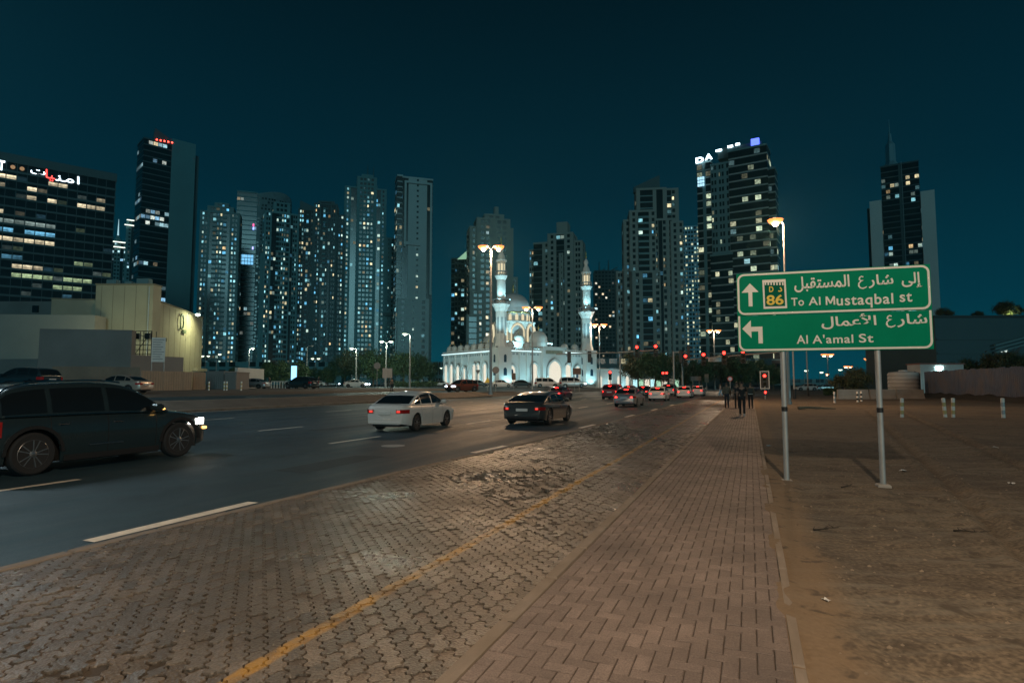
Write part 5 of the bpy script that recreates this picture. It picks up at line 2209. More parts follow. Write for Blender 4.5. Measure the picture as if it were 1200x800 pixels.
def facade(wall, slab, lit, o, ex, en, W, z0, z1, pat, fh, p_lit, pal, r_, dep=0.30, gain=1.0, rowp=None):
    """pattern of bays: P pier, w windows, b balconies, g glass strip with floor lines, s wall with small windows, d dark recess"""
    tot = sum(BAYW[c] for c in pat)
    nf = max(1, int(round((z1 - z0) / fh)))
    fh = (z1 - z0) / nf
    x = 0.0
    rows = [1.0 if rowp is None else r_.choice(rowp) for _ in range(nf)]
    for c in pat:
        bw = W * BAYW[c] / tot
        colp = r_.choice((.35, .7, 1.0, 1.9))
        xa, xb = x, x + bw
        if c == 'P':
            wall.fbox(o, ex, en, UP, xa, xb, 0.001, dep, z0, z1)
        elif c == 'w':
            pw = bw * 0.16
            wall.fbox(o, ex, en, UP, xa, xa + pw, 0.001, dep * .8, z0, z1)
            wall.fbox(o, ex, en, UP, xb - pw, xb, 0.001, dep * .8, z0, z1)
            for k in range(nf):
                za = z0 + k * fh
                wall.fbox(o, ex, en, UP, xa + pw, xb - pw, 0.001, dep * .6, za, za + fh * .42)
                if r_.random() < 1.35 * p_lit * rows[k] * colp:
                    cc = pick(pal, r_)
                    g = gain * r_.choice((.08, .12, .2, .4, .7, 1.2, 1.6))
                    a_, b_ = xa + pw, xb - pw
                    b_ = a_ + (b_ - a_) * r_.uniform(.5, .95)
                    q0 = o + en * .06
                    lit.quad(q0 + ex * a_ + UP * (za + fh * .46), q0 + ex * b_ + UP * (za + fh * .46), q0 + ex * b_ + UP * (za + fh * .96), q0 + ex * a_ + UP * (za + fh * .96), tuple(v * g for v in cc))
        elif c == 'b':
            for k in range(nf):
                za = z0 + k * fh
                slab.fbox(o, ex, en, UP, xa, xb, 0.001, dep * 3.2, za - .12, za + fh * .30)
                if r_.random() < p_lit * rows[k] * colp:
                    cc = pick(pal, r_)
                    g = gain * r_.choice((.06, .1, .2, .4, .8, 1.2))
                    a_, b_ = xa + bw * .1, xb - bw * r_.uniform(.1, .5)
                    q0 = o + en * .06
                    lit.quad(q0 + ex * a_ + UP * (za + fh * .32), q0 + ex * b_ + UP * (za + fh * .32), q0 + ex * b_ + UP * (za + fh * .92), q0 + ex * a_ + UP * (za + fh * .92), tuple(v * g for v in cc))
        elif c == 'g' or c == 'd':
            for k in range(nf):
                za = z0 + k * fh
                if c == 'g':
                    slab.fbox(o, ex, en, UP, xa, xb, 0.001, .12, za - .1, za + fh * .16)
                pp = p_lit * rows[k] * (1 if c == 'g' else .4)
                m_ = max(1, int(bw / 3.2))
                for q in range(m_):
                    if r_.random() < pp:
                        cc = pick(pal, r_)
                        g = gain * r_.choice((.15, .3, .6, 1.1))
                        a_, b_ = xa + bw * (q + .06) / m_, xa + bw * (q + .94) / m_
                        q0 = o + en * .06
                        lit.quad(q0 + ex * a_ + UP * (za + fh * .25), q0 + ex * b_ + UP * (za + fh * .25), q0 + ex * b_ + UP * (za + fh * .85), q0 + ex * a_ + UP * (za + fh * .85), tuple(v * g for v in cc))
        elif c == 's':
            pw = bw * .34
            wall.fbox(o, ex, en, UP, xa, xa + pw, 0.001, dep, z0, z1)
            wall.fbox(o, ex, en, UP, xb - pw, xb, 0.001, dep, z0, z1)
            for k in range(nf):
                za = z0 + k * fh
                wall.fbox(o, ex, en, UP, xa + pw, xb - pw, 0.001, dep, za, za + fh * .6)
                if r_.random() < p_lit * rows[k] * colp:
                    cc = pick(pal, r_)
                    q0 = o + en * .06
                    lit.quad(q0 + ex * (xa + pw) + UP * (za + fh * .62), q0 + ex * (xb - pw) + UP * (za + fh * .62), q0 + ex * (xb - pw) + UP * (za + fh), q0 + ex * (xa + pw) + UP * (za + fh), tuple(v * .8 * gain for v in cc))
        elif c == 'n':
            wall.fbox(o, ex, en, UP, xa, xb, 0.001, dep * .5, z0, z1)
        x = xb


def tower(name, label, px, Y, yaw, blocks, wallm, slabm=None, fh=3.25, p_lit=.2, pal='mix', seed=1, gain=1.0, extras=None, base_z=1.0, cat='tower', rowp=None):
    """blocks: (x0, x1, depth0, depth1, ytop, front pattern, side pattern, [ybase]) in picture pixels at depth Y, local frame turned by yaw"""
    r_ = random.Random(seed)
    m = Y / FPX
    p = U(px, 449, Y)
    face = yaw_to_cam(p.x, Y) + R(yaw)
    t = thing(name, (p.x, Y, base_z), face, label, cat)
    wall, slab, lit, glass, crown = MB(), MB(), MB(), MB(), MB()
    for bl in blocks:
        x0, x1, d0, d1, yt, fp, sp_ = bl[:7]
        z0 = 0.0 if len(bl) < 8 else U(px, bl[7], Y).z - base_z
        z1 = U(px, yt, Y).z - base_z
        X0, X1, D0, D1 = x0 * m, x1 * m, d0 * m, d1 * m
        glass.box(X0, X1, D0, D1, z0, z1)
        facade(wall, slab, lit, Vector((X0, D0, 0)), Vector((1, 0, 0)), Vector((0, -1, 0)), X1 - X0, z0, z1, fp, fh, p_lit, pal, r_, gain=gain, rowp=rowp)
        if sp_:
            facade(wall, slab, lit, Vector((X0, D1, 0)), Vector((0, -1, 0)), Vector((-1, 0, 0)), D1 - D0, z0, z1, sp_, fh, p_lit, pal, r_, gain=gain, rowp=rowp)
            facade(wall, slab, lit, Vector((X1, D0, 0)), Vector((0, 1, 0)), Vector((1, 0, 0)), D1 - D0, z0, z1, sp_, fh, p_lit, pal, r_, gain=gain, rowp=rowp)
        crown.box(X0 - .25, X1 + .25, D0 - .45, D1 + .25, z1 + .002, z1 + 1.1)
    g = glass.build('glass_body', M_TGLASS, t)
    wall.build('wall_frame', wallm, t, kind='stuff')
    slab.build('floor_slabs', slabm or wallm, t, kind='stuff')
    lit.build('lit_windows', LIT, t, kind='stuff')
    crown.build('parapet', wallm, t, kind='stuff')
    if extras:
        extras(t, m, lambda y: U(px, y, Y).z - base_z)
    return t


W_GREY = mat('tower_grey', (0.17, 0.27, 0.28), 0.8, var=0.1, scale=.05)
W_PALE = mat('tower_pale', (0.44, 0.50, 0.50), 0.8, var=0.08, scale=.05)
W_DARK = mat('tower_dark', (0.065, 0.115, 0.125), 0.7, var=0.1, scale=.05)
W_TEAL = mat('tower_teal', (0.11, 0.25, 0.27), 0.7, var=0.1, scale=.05)
W_TAN = mat('tower_tan', (0.30, 0.31, 0.285), 0.8, var=0.1, scale=.05)
RED_B = emit('beacon_red', (1, .05, .03), 10.0, sample=False)


def part(t, name, m, fn, smooth=None, kind=None):
    b = MB()
    fn(b)
    return b.build(name, m, t, smooth=smooth, kind=kind)


# --- office block with lit strips, far left
def office_block():
    r_ = random.Random(21)
    ang = R(50)
    d = Vector((math.sin(ang), math.cos(ang), 0))          # along the facade, receding to the right
    Yc = 230
    c0 = U(124, 449, Yc)
    Lf = 162.0
    t = thing('office_building', (c0.x, Yc, 1.0), math.atan2(d.y, d.x), 'broad dark glass office block with lit strips of windows at far left', 'building')
    H = U(124, 213, Yc).z - 1.0
    b = MB()
    b.box(-Lf, 0, 0, 45, 0, H)
    b.build('glass_body', M_TGLASS, t)
    b = MB()
    b.box(-Lf - .4, .4, -.4, 45.4, H, H + 3.2)
    b.build('parapet', W_DARK, t)
    b = MB()
    nf = 25
    fh = H / nf
    for k in range(nf):
        b.box(-Lf, .15, -.3, -.001, k * fh - .35, k * fh + .35)
        b.box(.001, .3, 0, 45, k * fh - .35, k * fh + .35)
    b.build('floor_band', W_DARK, t, kind='stuff')
    b = MB()
    for k in range(55):
        x = -Lf + k * 3.0
        b.box(x - .08, x + .08, -.22, -.002, 0, H)
    b.build('mullion', W_DARK, t, kind='stuff')
    # lit strips: (floor from the top, picture x from, to, colour, strength)
    Mi_ = (Matrix.Translation((c0.x, Yc, 1.0)) @ Matrix.Rotation(math.atan2(d.y, d.x), 4, 'Z')).inverted()

    def fxp(px):
        o_ = Mi_ @ Vector((0, 0, 1.0))
        k_ = Mi_.to_3x3() @ Vector(((px - 600) / FPX, .980, 0))
        return o_.x - k_.x * o_.y / k_.y
    strips = [(1, -40, 19, 'warm', 1.0), (1, 53, 79, 'warm', .9), (2, -40, 17, 'warm', .5), (2, 20, 49, 'warm', .9), (3, 3, 15, 'warm', .7), (3, 22, 46, 'warm', .9), (3, 53, 77, 'warm', .95), (3, 81, 124, 'warm', .9),
              (2, 109, 124, 'warm', .35), (5, -40, 11, 'warm', .5), (6, -40, 66, 'mix', .30), (7, -40, 71, 'bl', .75), (8, -40, 70, 'warm', .8), (10, -40, 38, 'bl', .22), (10, 80, 112, 'green', .25),
              (11, 12, 63, 'warm', .6), (11, 80, 97, 'warm', .6), (11, 102, 119, 'warm', .65), (12, -40, 68, 'green', .6), (12, 73, 118, 'green', .5), (13, -40, 12, 'bl', .3), (13, 26, 41, 'warm', .5), (13, 64, 110, 'green', .35), (14, 78, 95, 'bl', .15)]
    strips = [(f, fxp(a_), fxp(b_), c_, g_) for f, a_, b_, c_, g_ in strips]
    PALX = {'bl': (.20, .62, .95), 'warm': (.95, .80, .52), 'green': (.62, .82, .45), 'mix': (.6, .8, .75)}
    n_ = 0
    for f, xa, xb, cn, g in strips:
        za = H - (f + .75) * fh
        x = math.ceil(xa / 3) * 3.0
        while x < xb - 2.5:
            if r_.random() < .96:
                q = MB()
                c_ = PALX[cn]
                gg = 1.15 * g * r_.uniform(.4, 1.25)
                # lower and upper halves differ a little: desks below, ceiling lights above
                for z0, z1, kk in ((za - .8, za + .4, .75), (za + .4, za + 1.05, 1.25)):
                    q.quad(Vector((x + .15, -.06, z0)), Vector((x + 2.85, -.06, z0)), Vector((x + 2.85, -.06, z1)), Vector((x + .15, -.06, z1)), tuple(v * gg * kk for v in c_))
                q.build('lit_window', LIT, t)
                n_ += 1
            x += 3.0
    # a faint scatter of dim rooms elsewhere
    q = MB()
    for f in range(1, 20):
        for k in range(54):
            if r_.random() < .16:
                x = -Lf + k * 3.0
                za = H - (f + .75) * fh
                gg = r_.choice((.03, .05, .09))
                q.quad(Vector((x + .15, -.05, za - .8)), Vector((x + 2.85, -.05, za - .8)), Vector((x + 2.85, -.05, za + 1.05)), Vector((x + .15, -.05, za + 1.05)), tuple(v * gg for v in r_.choice(list(PALX.values()))))
    q.build('dim_windows', LIT, t, kind='stuff')
    # rooftop lettering
    M_LET = emit('letter_white', (.75, .90, 1.0), 4.0, sample=False)
    M_LETR = emit('letter_red', (1.0, .06, .05), 4.0, sample=False)
    zt_ = H - 1.2
    place_text(t, ar(0xFE8D, 0xFEE3, 0xFEE8), M_LET, fxp(64), fxp(92), zt_ - 2.6, zt_ + .4, .5, 'arabic_letters', .0)
    place_text(t, ar(0xFEF4, 0xFE8E), M_LETR, fxp(52), fxp(63.5), zt_ - 3.2, zt_ + 1.0, .5, 'arabic_letters', .0)
    place_text(t, ar(0xFE95), M_LET, fxp(34), fxp(51.5), zt_ - 1.6, zt_ + .2, .5, 'arabic_letter', .0)
    place_text(t, 'T', M_LET, fxp(-4), fxp(3.5), zt_ - 2.4, zt_ + 1.2, .5, 'latin_letter', .02)
    for x in (fxp(13), fxp(24)):
        part(t, 'round_badge', emit('badge_amber', (1, .6, .3), .35, sample=False), lambda b: b.lathe([(.7, 0), (.7, .2), (0, .25)], 16, (x, -.5, zt_ - .5), Matrix.Rotation(math.pi / 2, 4, 'X')))
    return t


office_block()


# --- twin towers with lit crowns, far
def crown_lights(t, m, zf):
    M_CL = emit('crown_white', (.85, .95, .80), 2.2, sample=False)
    for k, (yy, w_) in enumerate(((0, 11), (6, 13))):
        part(t, 'crown_ring', M_CL, lambda b: b.box(-w_ * m, w_ * m, -.8 - 10 * m, -.4 - 10 * m, t['ztop'] - yy * m, t['ztop'] - yy * m + .9))
    part(t, 'spire', emit('spire_cyan', (.5, .85, .95), .9, sample=False), lambda b: b.cyl((0, 0, t['ztop'] + 3), (0, 0, t['ztop'] + 30 * m), 1.0, .15, 8))
    part(t, 'crown', W_TEAL, lambda b: b.lathe([(8 * m, t['ztop']), (6 * m, t['ztop'] + 3 * m), (4 * m, t['ztop'] + 4 * m), (1.5 * m, t['ztop'] + 9 * m), (0, t['ztop'] + 12 * m)], 8))


for px, yt, lab, sd in ((130, 286, 'slim tower with a lit crown peeping right of the office block', 3), (153, 262, 'slim tower with a lit spire crown left of the tall glass tower', 4)):
    def ex_(t, m, zf, yt=yt):
        t['ztop'] = zf(yt)
        crown_lights(t, m, zf)
        del t['ztop']
    tower('residential_tower', lab, px, 620, 0, [(-11, 11, -8, 14, yt, 'PwdwwdwP', 'PwwP')], W_TEAL, fh=4, p_lit=.12, pal='cool', seed=sd, extras=ex_)


# --- tall glass tower with concrete flank
def ex2(t, m, zf):
    part(t, 'flank_wall', W_TEAL, lambda b: b.box(-2 * m, 24 * m, 0.4 * m - 1.0, 34 * m, 0, zf(163)))
    part(t, 'crown_blade', W_DARK, lambda b: b.prism([(-20 * m, zf(170)), (3 * m, zf(170)), (6 * m, zf(165)), (-18 * m, zf(153))], Vector((0, 8 * m, 0)), EX, EZ, Vector((0, 1, 0)), 0, 2))
    part(t, 'rear_wing', W_DARK, lambda b: b.box(24.2 * m, 30 * m, 6 * m, 40 * m, 0, zf(174)))
    for k in range(5):
        part(t, 'red_beacon', RED_B, lambda b: b.box((-19 + k * 4) * m, (-17.5 + k * 4) * m, -1.0, -.5, zf(170 - k * .3), zf(168.6 - k * .3)))


tower('office_tower', 'tall dark glass tower with plain flank wall and red roof beacons', 192, 430, 14, [(-31, -2, 0, 30, 171, 'gggggg', 'gggg')], W_DARK, fh=4.2, p_lit=.42, pal='cool', seed=5, gain=.9, extras=ex2, rowp=(0, 0, .2, 1.2, 1.6))
tower('residential_tower', 'residential tower with many lit windows right of the tall glass tower', 251, 400, -8, [(-21, 21, 0, 26, 250, 'PwwPdbwwbdPwwP', 'PwwwP'), (-14, 14, 3, 24, 243, 'PwwwwP', 'PwP'), (-7, 8, 6, 20, 238, 'PwwP', 'PwP')], W_GREY, p_lit=.32, seed=6)


# --- curved dark tower
def ex4(t, m, zf):
    def fn(b):
        n = 16
        prof = []
        for i in range(n + 1):
            a = math.pi * .5 * i / n
            prof.append((8 * m + 42 * m * math.sin(a) * .92, 26 * m * (1 - math.cos(a))))
        for i, (x, y) in enumerate(prof):
            zt_ = zf(226 - 6 * math.sin(math.pi * i / n))
            b.v += [(x, y, 0), (x, y, zt_)]
        b.f += [(2 * i, 2 * i + 2, 2 * i + 3, 2 * i + 1) for i in range(n)]
    part(t, 'curved_screen', mat('perforated_screen', (0.16, 0.22, 0.23), .7, var=.35, scale=.35), fn, smooth=40)
    b = MB()
    r_ = random.Random(4)
    for i in range(16):
        a = math.pi * .5 * (i + .5) / 16
        x, y = 8 * m + 42 * m * math.sin(a) * .92, 26 * m * (1 - math.cos(a))
        tx = Vector((math.cos(a) * 42 * .92, math.sin(a) * 26, 0)).normalized()
        en = Vector((tx.y, -tx.x, 0))
        for k in range(44):
            z = zf(232) - k * 2.9
            if r_.random() < .75:
                w_ = .75
                p0 = Vector((x, y, z)) + en * .12 + tx * r_.uniform(-.4, .4)
                b.quad(p0 - tx * w_, p0 + tx * w_, p0 + tx * w_ + UP * 1.7, p0 - tx * w_ + UP * 1.7)
    b.build('screen_openings', M_TGLASS, t, kind='stuff')
    M_BS = emit('blue_screen', (.22, .62, 1.0), 1.1, sample=False)
    for k in range(6):
        for j in range(3):
            part(t, 'lit_hall_window', M_BS, lambda b: b.box((-13 + k * 3.2) * m, (-10.3 + k * 3.2) * m, -.9, -.5, zf(310 - j * 4), zf(306.8 - j * 4)))
    for yy, c_ in ((262, (1, .1, .3)), (266, (.3, .4, 1)), (289, (.4, .4, 1))):
        part(t, 'facade_light', emit('fac_%d' % yy, c_, 2.5, sample=False), lambda b: b.box(4 * m, 5.5 * m, -.9, -.4, zf(yy + 3), zf(yy)))


tower('office_tower', 'dark tower with a rounded top and perforated curved screen', 286, 480, -4, [(-14, 8, 0, 26, 226, 'gggggg', 'ggg'), (8, 40, 4, 28, 236, 'dddddd', 'ggg')], W_TEAL, fh=4, p_lit=.14, pal='cool', seed=8, extras=ex4, rowp=(.0, .2, .5, 2.0))
tower('residential_tower', 'residential tower with warm lit windows standing before the curved tower', 325, 385, 6, [(-19, 19, 0, 24, 251, 'PwwPddbwwwbPdwwP', 'PwwP'), (-9, 9, 4, 18, 238, 'PwwwP', 'PwP'), (-22, -19, 3, 20, 300, 'P', 'PwP')], W_TEAL, p_lit=.34, pal='mix', seed=9)
tower('residential_tower', 'dark residential tower with a sloped crown left of the tallest centre tower', 372, 410, -6,
      [(-26, -8, 2, 26, 247, 'PwwdgdwP', 'PwwP'), (-8, 18, 0, 26, 240, 'PwwPdbwdPwwP', 'PwwP'), (18, 27, 4, 24, 251, 'PwwP', 'PwP'), (-4, 14, 4, 20, 236, 'PddP', 'PP')], W_DARK, slabm=W_TEAL, p_lit=.32, pal='mix', seed=10,
      extras=lambda t, m, zf: part(t, 'sloped_crown', W_DARK, lambda b: b.prism([(-25 * m, zf(247)), (-8 * m, zf(247)), (-8 * m, zf(242)), (-25 * m, zf(235))], Vector((0, 4 * m, 0)), EX, EZ, Vector((0, 1, 0)), 0, 12 * m)))


def ex7(t, m, zf):
    part(t, 'roof_antenna', W_DARK, lambda b: b.cyl((2 * m, 10 * m, zf(204)), (2 * m, 10 * m, zf(190)), .5, .2, 6))
    part(t, 'roof_antenna', W_DARK, lambda b: b.cyl((9 * m, 10 * m, zf(204)), (9 * m, 10 * m, zf(191)), .5, .2, 6))
    for xs_ in ((-39, -22), (22, 34)):
        part(t, 'wing_band', W_DARK, lambda b: b.box(xs_[0] * m, xs_[1] * m, 1.0 * m, 2.6 * m, zf(369), zf(365)))


tower('residential_tower', 'tallest stepped centre-left tower with twin roof masts and lower wings', 425, 420, 3,
      [(-24, 24, 2, 30, 221, 'PwPddbwwwwbddPwP', 'PwwwP'), (-10, 12, 0, 26, 209, 'PwwwwP', 'PwP'), (-39, -22, 5, 26, 268, 'PwPsPw', 'PwP'), (22, 34, 5, 26, 277, 'wPsPw', 'PwP'), (-5, 8, 4, 20, 205, 'PP', 'PP')], W_TEAL, p_lit=.34, pal='mix', seed=11, extras=ex7)


def ex8(t, m, zf):
    part(t, 'crown_frame', W_PALE, lambda b: (b.box(-14 * m, 19 * m, -1.4, -.5, zf(216), zf(213.5)), b.box(-14 * m, -11.6 * m, -1.4, -.5, zf(290), zf(216)), b.box(16.6 * m, 19 * m, -1.4, -.5, zf(345), zf(216)), b.box(-14 * m, 5 * m, -1.5, -.5, zf(288), zf(284))), kind='stuff')


tower('residential_tower', 'pale slab tower with a plain pale front standing alone left of the mosque', 485, 380, 8, [(-16, 20, 0, 30, 210, 'dPnsnPd', 'gwg'), (-22, -16, 2, 28, 208, 'gg', 'ggg'), (-20, 16, -1.5, 2, 352, 'PwPnsnPwP', 'PP')], W_PALE, fh=3.6, p_lit=.10, pal='mix', seed=12, extras=ex8)


def ex9(t, m, zf):
    part(t, 'glass_gable', emit('gable_green', (.45, .85, .55), .55, sample=False), lambda b: b.prism([(-6 * m, zf(304)), (13 * m, zf(304)), (13 * m, zf(288))], Vector((0, -.5, 0)), EX, EZ, EN, 0, .4))


tower('residential_tower', 'lower dark tower with a small lit green gable behind the mosque', 541, 400, -10, [(-13, 14, 0, 22, 304, 'gwwgwwg', 'PwwP')], W_DARK, slabm=W_TEAL, p_lit=.26, pal='mix', seed=13, extras=ex9)
tower('residential_tower', 'stepped tan tower directly behind the left minaret', 576, 330, 10,
      [(-26, 26, 2, 26, 268, 'PwPdwwPbbdPwP', 'PwbwP'), (-18, 22, 0, 24, 258, 'PwwPPwwP', 'PwP'), (-8, 15, 4, 22, 252, 'PwwP', 'PP'), (5, 9, 8, 14, 242, 'P', 'P'), (-26, -8, -2.5, 4, 345, 'PwwP', 'PwP'), (24, 32, 4, 22, 325, 'PwwP', 'PwP'), (-30, -16, -4, 2, 372, 'PggP', 'PP')], W_TAN, p_lit=.09, pal='warm', seed=14)
tower('residential_tower', 'dark stepped tower behind and right of the mosque dome', 651, 340, -12,
      [(-26, -4, 0, 26, 285, 'ggPwP', 'gggg'), (-8, 22, -2, 26, 276, 'PwPggPwP', 'PwwP'), (2, 14, 4, 22, 262, 'PP', 'PP'), (22, 32, 3, 24, 285, 'PwwP', 'PwP'), (-32, -24, 4, 26, 292, 'wwg', 'www'), (6, 10, -3.5, 0, 300, 'Ps', 'P')], W_TAN, slabm=W_DARK, p_lit=.17, pal='mix', seed=15)
tower('residential_tower', 'dim unfinished tower with roof cranes far right of the right minaret', 712, 520, 5, [(-14, 14, 0, 20, 318, 'wwwwwww', 'www')], W_DARK, p_lit=.10, pal='warm', seed=16,
      extras=lambda t, m, zf: [part(t, 'crane_jib', W_DARK, lambda b: b.cyl((xa * m, 5 * m, zf(318)), (xb * m, 5 * m, zf(yb)), .6, .4, 6)) for xa, xb, yb in ((-8, -8, 306), (-8, -1, 314), (3, 3, 304), (3, 14, 312))])


def ex13(t, m, zf):
    part(t, 'crown_blade', W_DARK, lambda b: b.prism([(-16 * m, zf(222)), (15 * m, zf(222)), (15 * m, zf(203)), (-16 * m, zf(216))], Vector((0, 8 * m, 0)), EX, EZ, Vector((0, 1, 0)), 0, 8 * m))


tower('residential_tower', 'broad stepped residential tower left of the corporate tower', 763, 300, 6,
      [(-29, 31, 4, 32, 258, 'PwwPbbbPwdwPwP', 'PwwwP'), (-22, 8, 1.5, 30, 248, 'PwPbbPw', 'PwP'), (-13, 22, 6, 30, 221, 'PggPdP', 'PgP'), (20, 36, 7, 30, 222, 'PgwP', 'PwwP'), (-38, -29, 8, 28, 318, 'PwwP', 'PwP'), (-20, 12, -2, 4, 320, 'PwPggPw', 'PwP'), (26, 40, 2, 20, 262, 'PwPw', 'PwP')], W_TAN, slabm=W_GREY, p_lit=.16, pal='mix', seed=17, extras=ex13)
tower('office_tower', 'thin blue-lit tower squeezed between two larger towers on the right', 812, 560, 0, [(-9, 11, 0, 16, 266, 'wwwwww', 'www')], mat('tower_bluewhite', (.30, .50, .60), .7), fh=4.0, p_lit=.35, pal='green', seed=18, gain=.8)


# --- corporate tower with rooftop letters
def ex15(t, m, zf):
    M_DL = emit('roof_letter', (.72, .92, 1.0), 7.0, sample=False)
    M_DB = emit('roof_letter_blue', (.10, .16, 1.0), 2.5, sample=False)
    zt_ = zf(184.5)
    place_text(t, 'D', M_DL, -45 * m, -35.5 * m, zt_ + .2, zt_ + 7.5 * m, 1.2, 'roof_letter', .05)
    place_text(t, 'A', M_DL, -34 * m, -25 * m, zt_ + 1.0, zt_ + 9.5 * m, 1.2, 'roof_letter', .05)
    for k, (xa, xb, ya) in enumerate(((-22, -15, 178), (-8, -2, 176), (1, 6, 175))):
        part(t, 'roof_letter_top', M_DL, lambda b: b.box(xa * m, xb * m, 2 * m, 3 * m, zf(ya - 5), zf(ya - 7.2)))
    part(t, 'blue_roof_light', M_DB, lambda b: b.box(19 * m, 28 * m, -.5, 2 * m, zf(176), zf(167.5)))
    part(t, 'roof_screen', W_DARK, lambda b: b.box(-20 * m, 30 * m, 3.2 * m, 26 * m, zf(182), zf(170)))
    for i in range(3):
        for j in range(3):
            part(t, 'blue_window', emit('blue_win', (.45, .80, 1.0), 1.3, sample=False), lambda b: b.box((-43.5 + i * 2.8) * m, (-41.4 + i * 2.8) * m, -1.1, -.4, zf(212 - j * 4), zf(209.2 - j * 4)))


tower('office_tower', 'tall corporate tower with glowing rooftop letters on the right', 868, 310, -10,
      [(-45, -28, 1, 30, 184.5, 'gPg', 'ggg'), (-28, -7, 0, 30, 190, 'wwPwwPw', 'ww'), (-7, 36, -1, 30, 178, 'gggggg', 'gggg'), (36, 43, 6, 30, 204, 'gg', 'ggg'), (-30, -5, -3, 2, 298, 'ggggg', 'gg')], W_GREY, slabm=mat('slab_pale', (.40, .40, .38), .7), fh=4.2, p_lit=.15, pal='green', seed=19, gain=.85, extras=ex15)


# --- right tower with pale flanks and a spire far behind
def ex16(t, m, zf):
    part(t, 'pale_flank', mat('flank_pale', (.74, .70, .66), .8, var=.06, scale=.05), lambda b: b.box(-33 * m, -20.5 * m, -1 * m, 24 * m, 0, zf(231)))
    part(t, 'pale_flank', mat('flank_pale', (.74, .70, .66), .8, var=.06, scale=.05), lambda b: b.box(18.5 * m, 32 * m, -1 * m, 24 * m, 0, zf(228)))
    part(t, 'centre_fin', W_GREY, lambda b: b.box(.6 * m, 1.6 * m, -1.2 * m, 0, 0, zf(190)))
    part(t, 'side_glass', M_TGLASS, lambda b: b.box(-36 * m, -33.2 * m, 3 * m, 22 * m, 0, zf(238)))
    part(t, 'podium_frame', W_PALE, lambda b: (b.box(-20 * m, -17 * m, -6 * m, -2 * m, 0, zf(414)), b.box(12 * m, 15 * m, -6 * m, -2 * m, 0, zf(414)), b.box(-20 * m, 15 * m, -6.02 * m, -1.98 * m, zf(417), zf(412))), kind='stuff')


tower('office_tower', 'tall tower with pale side walls and dark glass centre behind the green sign', 1067, 400, 0, [(-20, 18, 0, 24, 193, 'ggggPgggg', 'gg')], W_DARK, fh=4.0, p_lit=.26, pal='mix', seed=20, gain=.9, extras=ex16, rowp=(.0, .3, 1.0, 1.6))
p = U(1056, 449, 900)
o = MB()
zf = lambda y: U(1056, y, 900).z
o.lathe([(11, 0), (11, zf(196)), (7, zf(190)), (6.5, zf(170)), (3, zf(166)), (2.2, zf(158)), (.7, zf(156)), (.3, zf(140))], 8)
o = o.build('skyscraper_spire', mat('spire_steel', (.26, .40, .44), .4, metal=.3))
o.location = (p.x, 900, 0)
tag(o, 'slim pointed spire of a far skyscraper rising behind the right tower', 'skyscraper')
# dark low building with planted roof on the right
p0, p1 = U(1099, 449, 150), U(1290, 449, 150)
hb = U(1110, 372, 150).z
t = thing('low_building', (p0.x, 150, 0), 0, 'long dark low building with planted roof at far right', 'building')
part(t, 'wall', W_DARK, lambda b: b.box(0, p1.x - p0.x, 0, 30, 0, hb))
part(t, 'roof_edge', M_BLACK, lambda b: b.box(-.4, p1.x - p0.x, -.5, 30, hb + .002, hb + .5))
for k in range(4):
    part(t, 'wall_band', W_DARK, lambda b: b.box(.2, p1.x - p0.x, -.25, -.001, 2 + k * 3.6, 2.5 + k * 3.6))
part(t, 'lit_window', emit('cool_office', (.75, .88, .8), .9, sample=False), lambda b: b.box(16.5, 18, -.2, -.002, 9.6, 10.3))
for k in range(3):
    part(t, 'canopy_beam', W_GREY, lambda b: b.fbox(Vector((14.2, -1.2, 11.2 - k * .9)), Vector((1, 0, .26)), Vector((0, 1, 0)), UP, 0, 14, 0, .5, 0, .4))

# ------------------------------------------------------------------ construction site and warehouse on the left
M_WARE = mat('warehouse_cream', (0.40, 0.36, 0.26), .85, var=.08, scale=.2, dirt=(.33, .29, .21), dscale=.12)
M_GREYW = mat('grey_render', (0.20, 0.19, 0.18), .85, var=.1, scale=.25, dirt=(.16, .15, .14), dscale=.15)


def wall_seg(b, pxa, Ya, pxb, Yb, y_top_a, th, zbase=1.0, ztop=None):
    a, c = U(pxa, 449, Ya), U(pxb, 449, Yb)
    zt_ = U(pxa, y_top_a, Ya).z if ztop is None else ztop
    d = Vector((c.x - a.x, c.y - a.y, 0))
    L = d.length
    d.normalize()
    n = Vector((-d.y, d.x, 0))
    b.fbox(Vector((a.x, a.y, 0)), d, n, UP, 0, L, 0, th, zbase, zt_)
    return Vector((a.x, a.y, 0)), d, n, L, zt_


t = thing('warehouse', (0, 0, 0), 0, 'cream windowless warehouse with stepped blocks behind the site fence', 'warehouse')
b = MB()
wall_seg(b, 107, 96, 175, 96, 334, 2.2)
b.build('tall_block', M_WARE, t)
b = MB()
O_, d_, n_, L_, z_ = wall_seg(b, 184, 98.4, 235, 122, 354, 16)
b.build('main_hall', M_WARE, t)
b = MB()
wall_seg(b, -60, 90, 107.5, 92, 367.5, 3)
b.build('low_block', mat('ware_grey', (.30, .29, .26), .85, var=.08, scale=.2), t)
b = MB()
wall_seg(b, -60, 104, 105, 104, 353, 10)
b.build('upper_block', M_GREYW, t)
for px in (42, 75):
    p = U(px, 362, 103.9)
    part(t, 'window', M_TGLASS, lambda b: b.box(p.x - .5, p.x + .5, 103.7, 103.95, p.z - .6, p.z + .6))
for (f_, zz) in ((.12, 9.0), (.12, 4.6), (.33, 4.3), (.85, 4.2)):
    q = O_ + d_ * (L_ * f_) - n_ * .05
    part(t, 'vent', mat('vent_dark', (.04, .04, .035), .8), lambda b: b.fbox(q, d_, n_, UP, 0, .5, -.05, .2, zz, zz + .6))
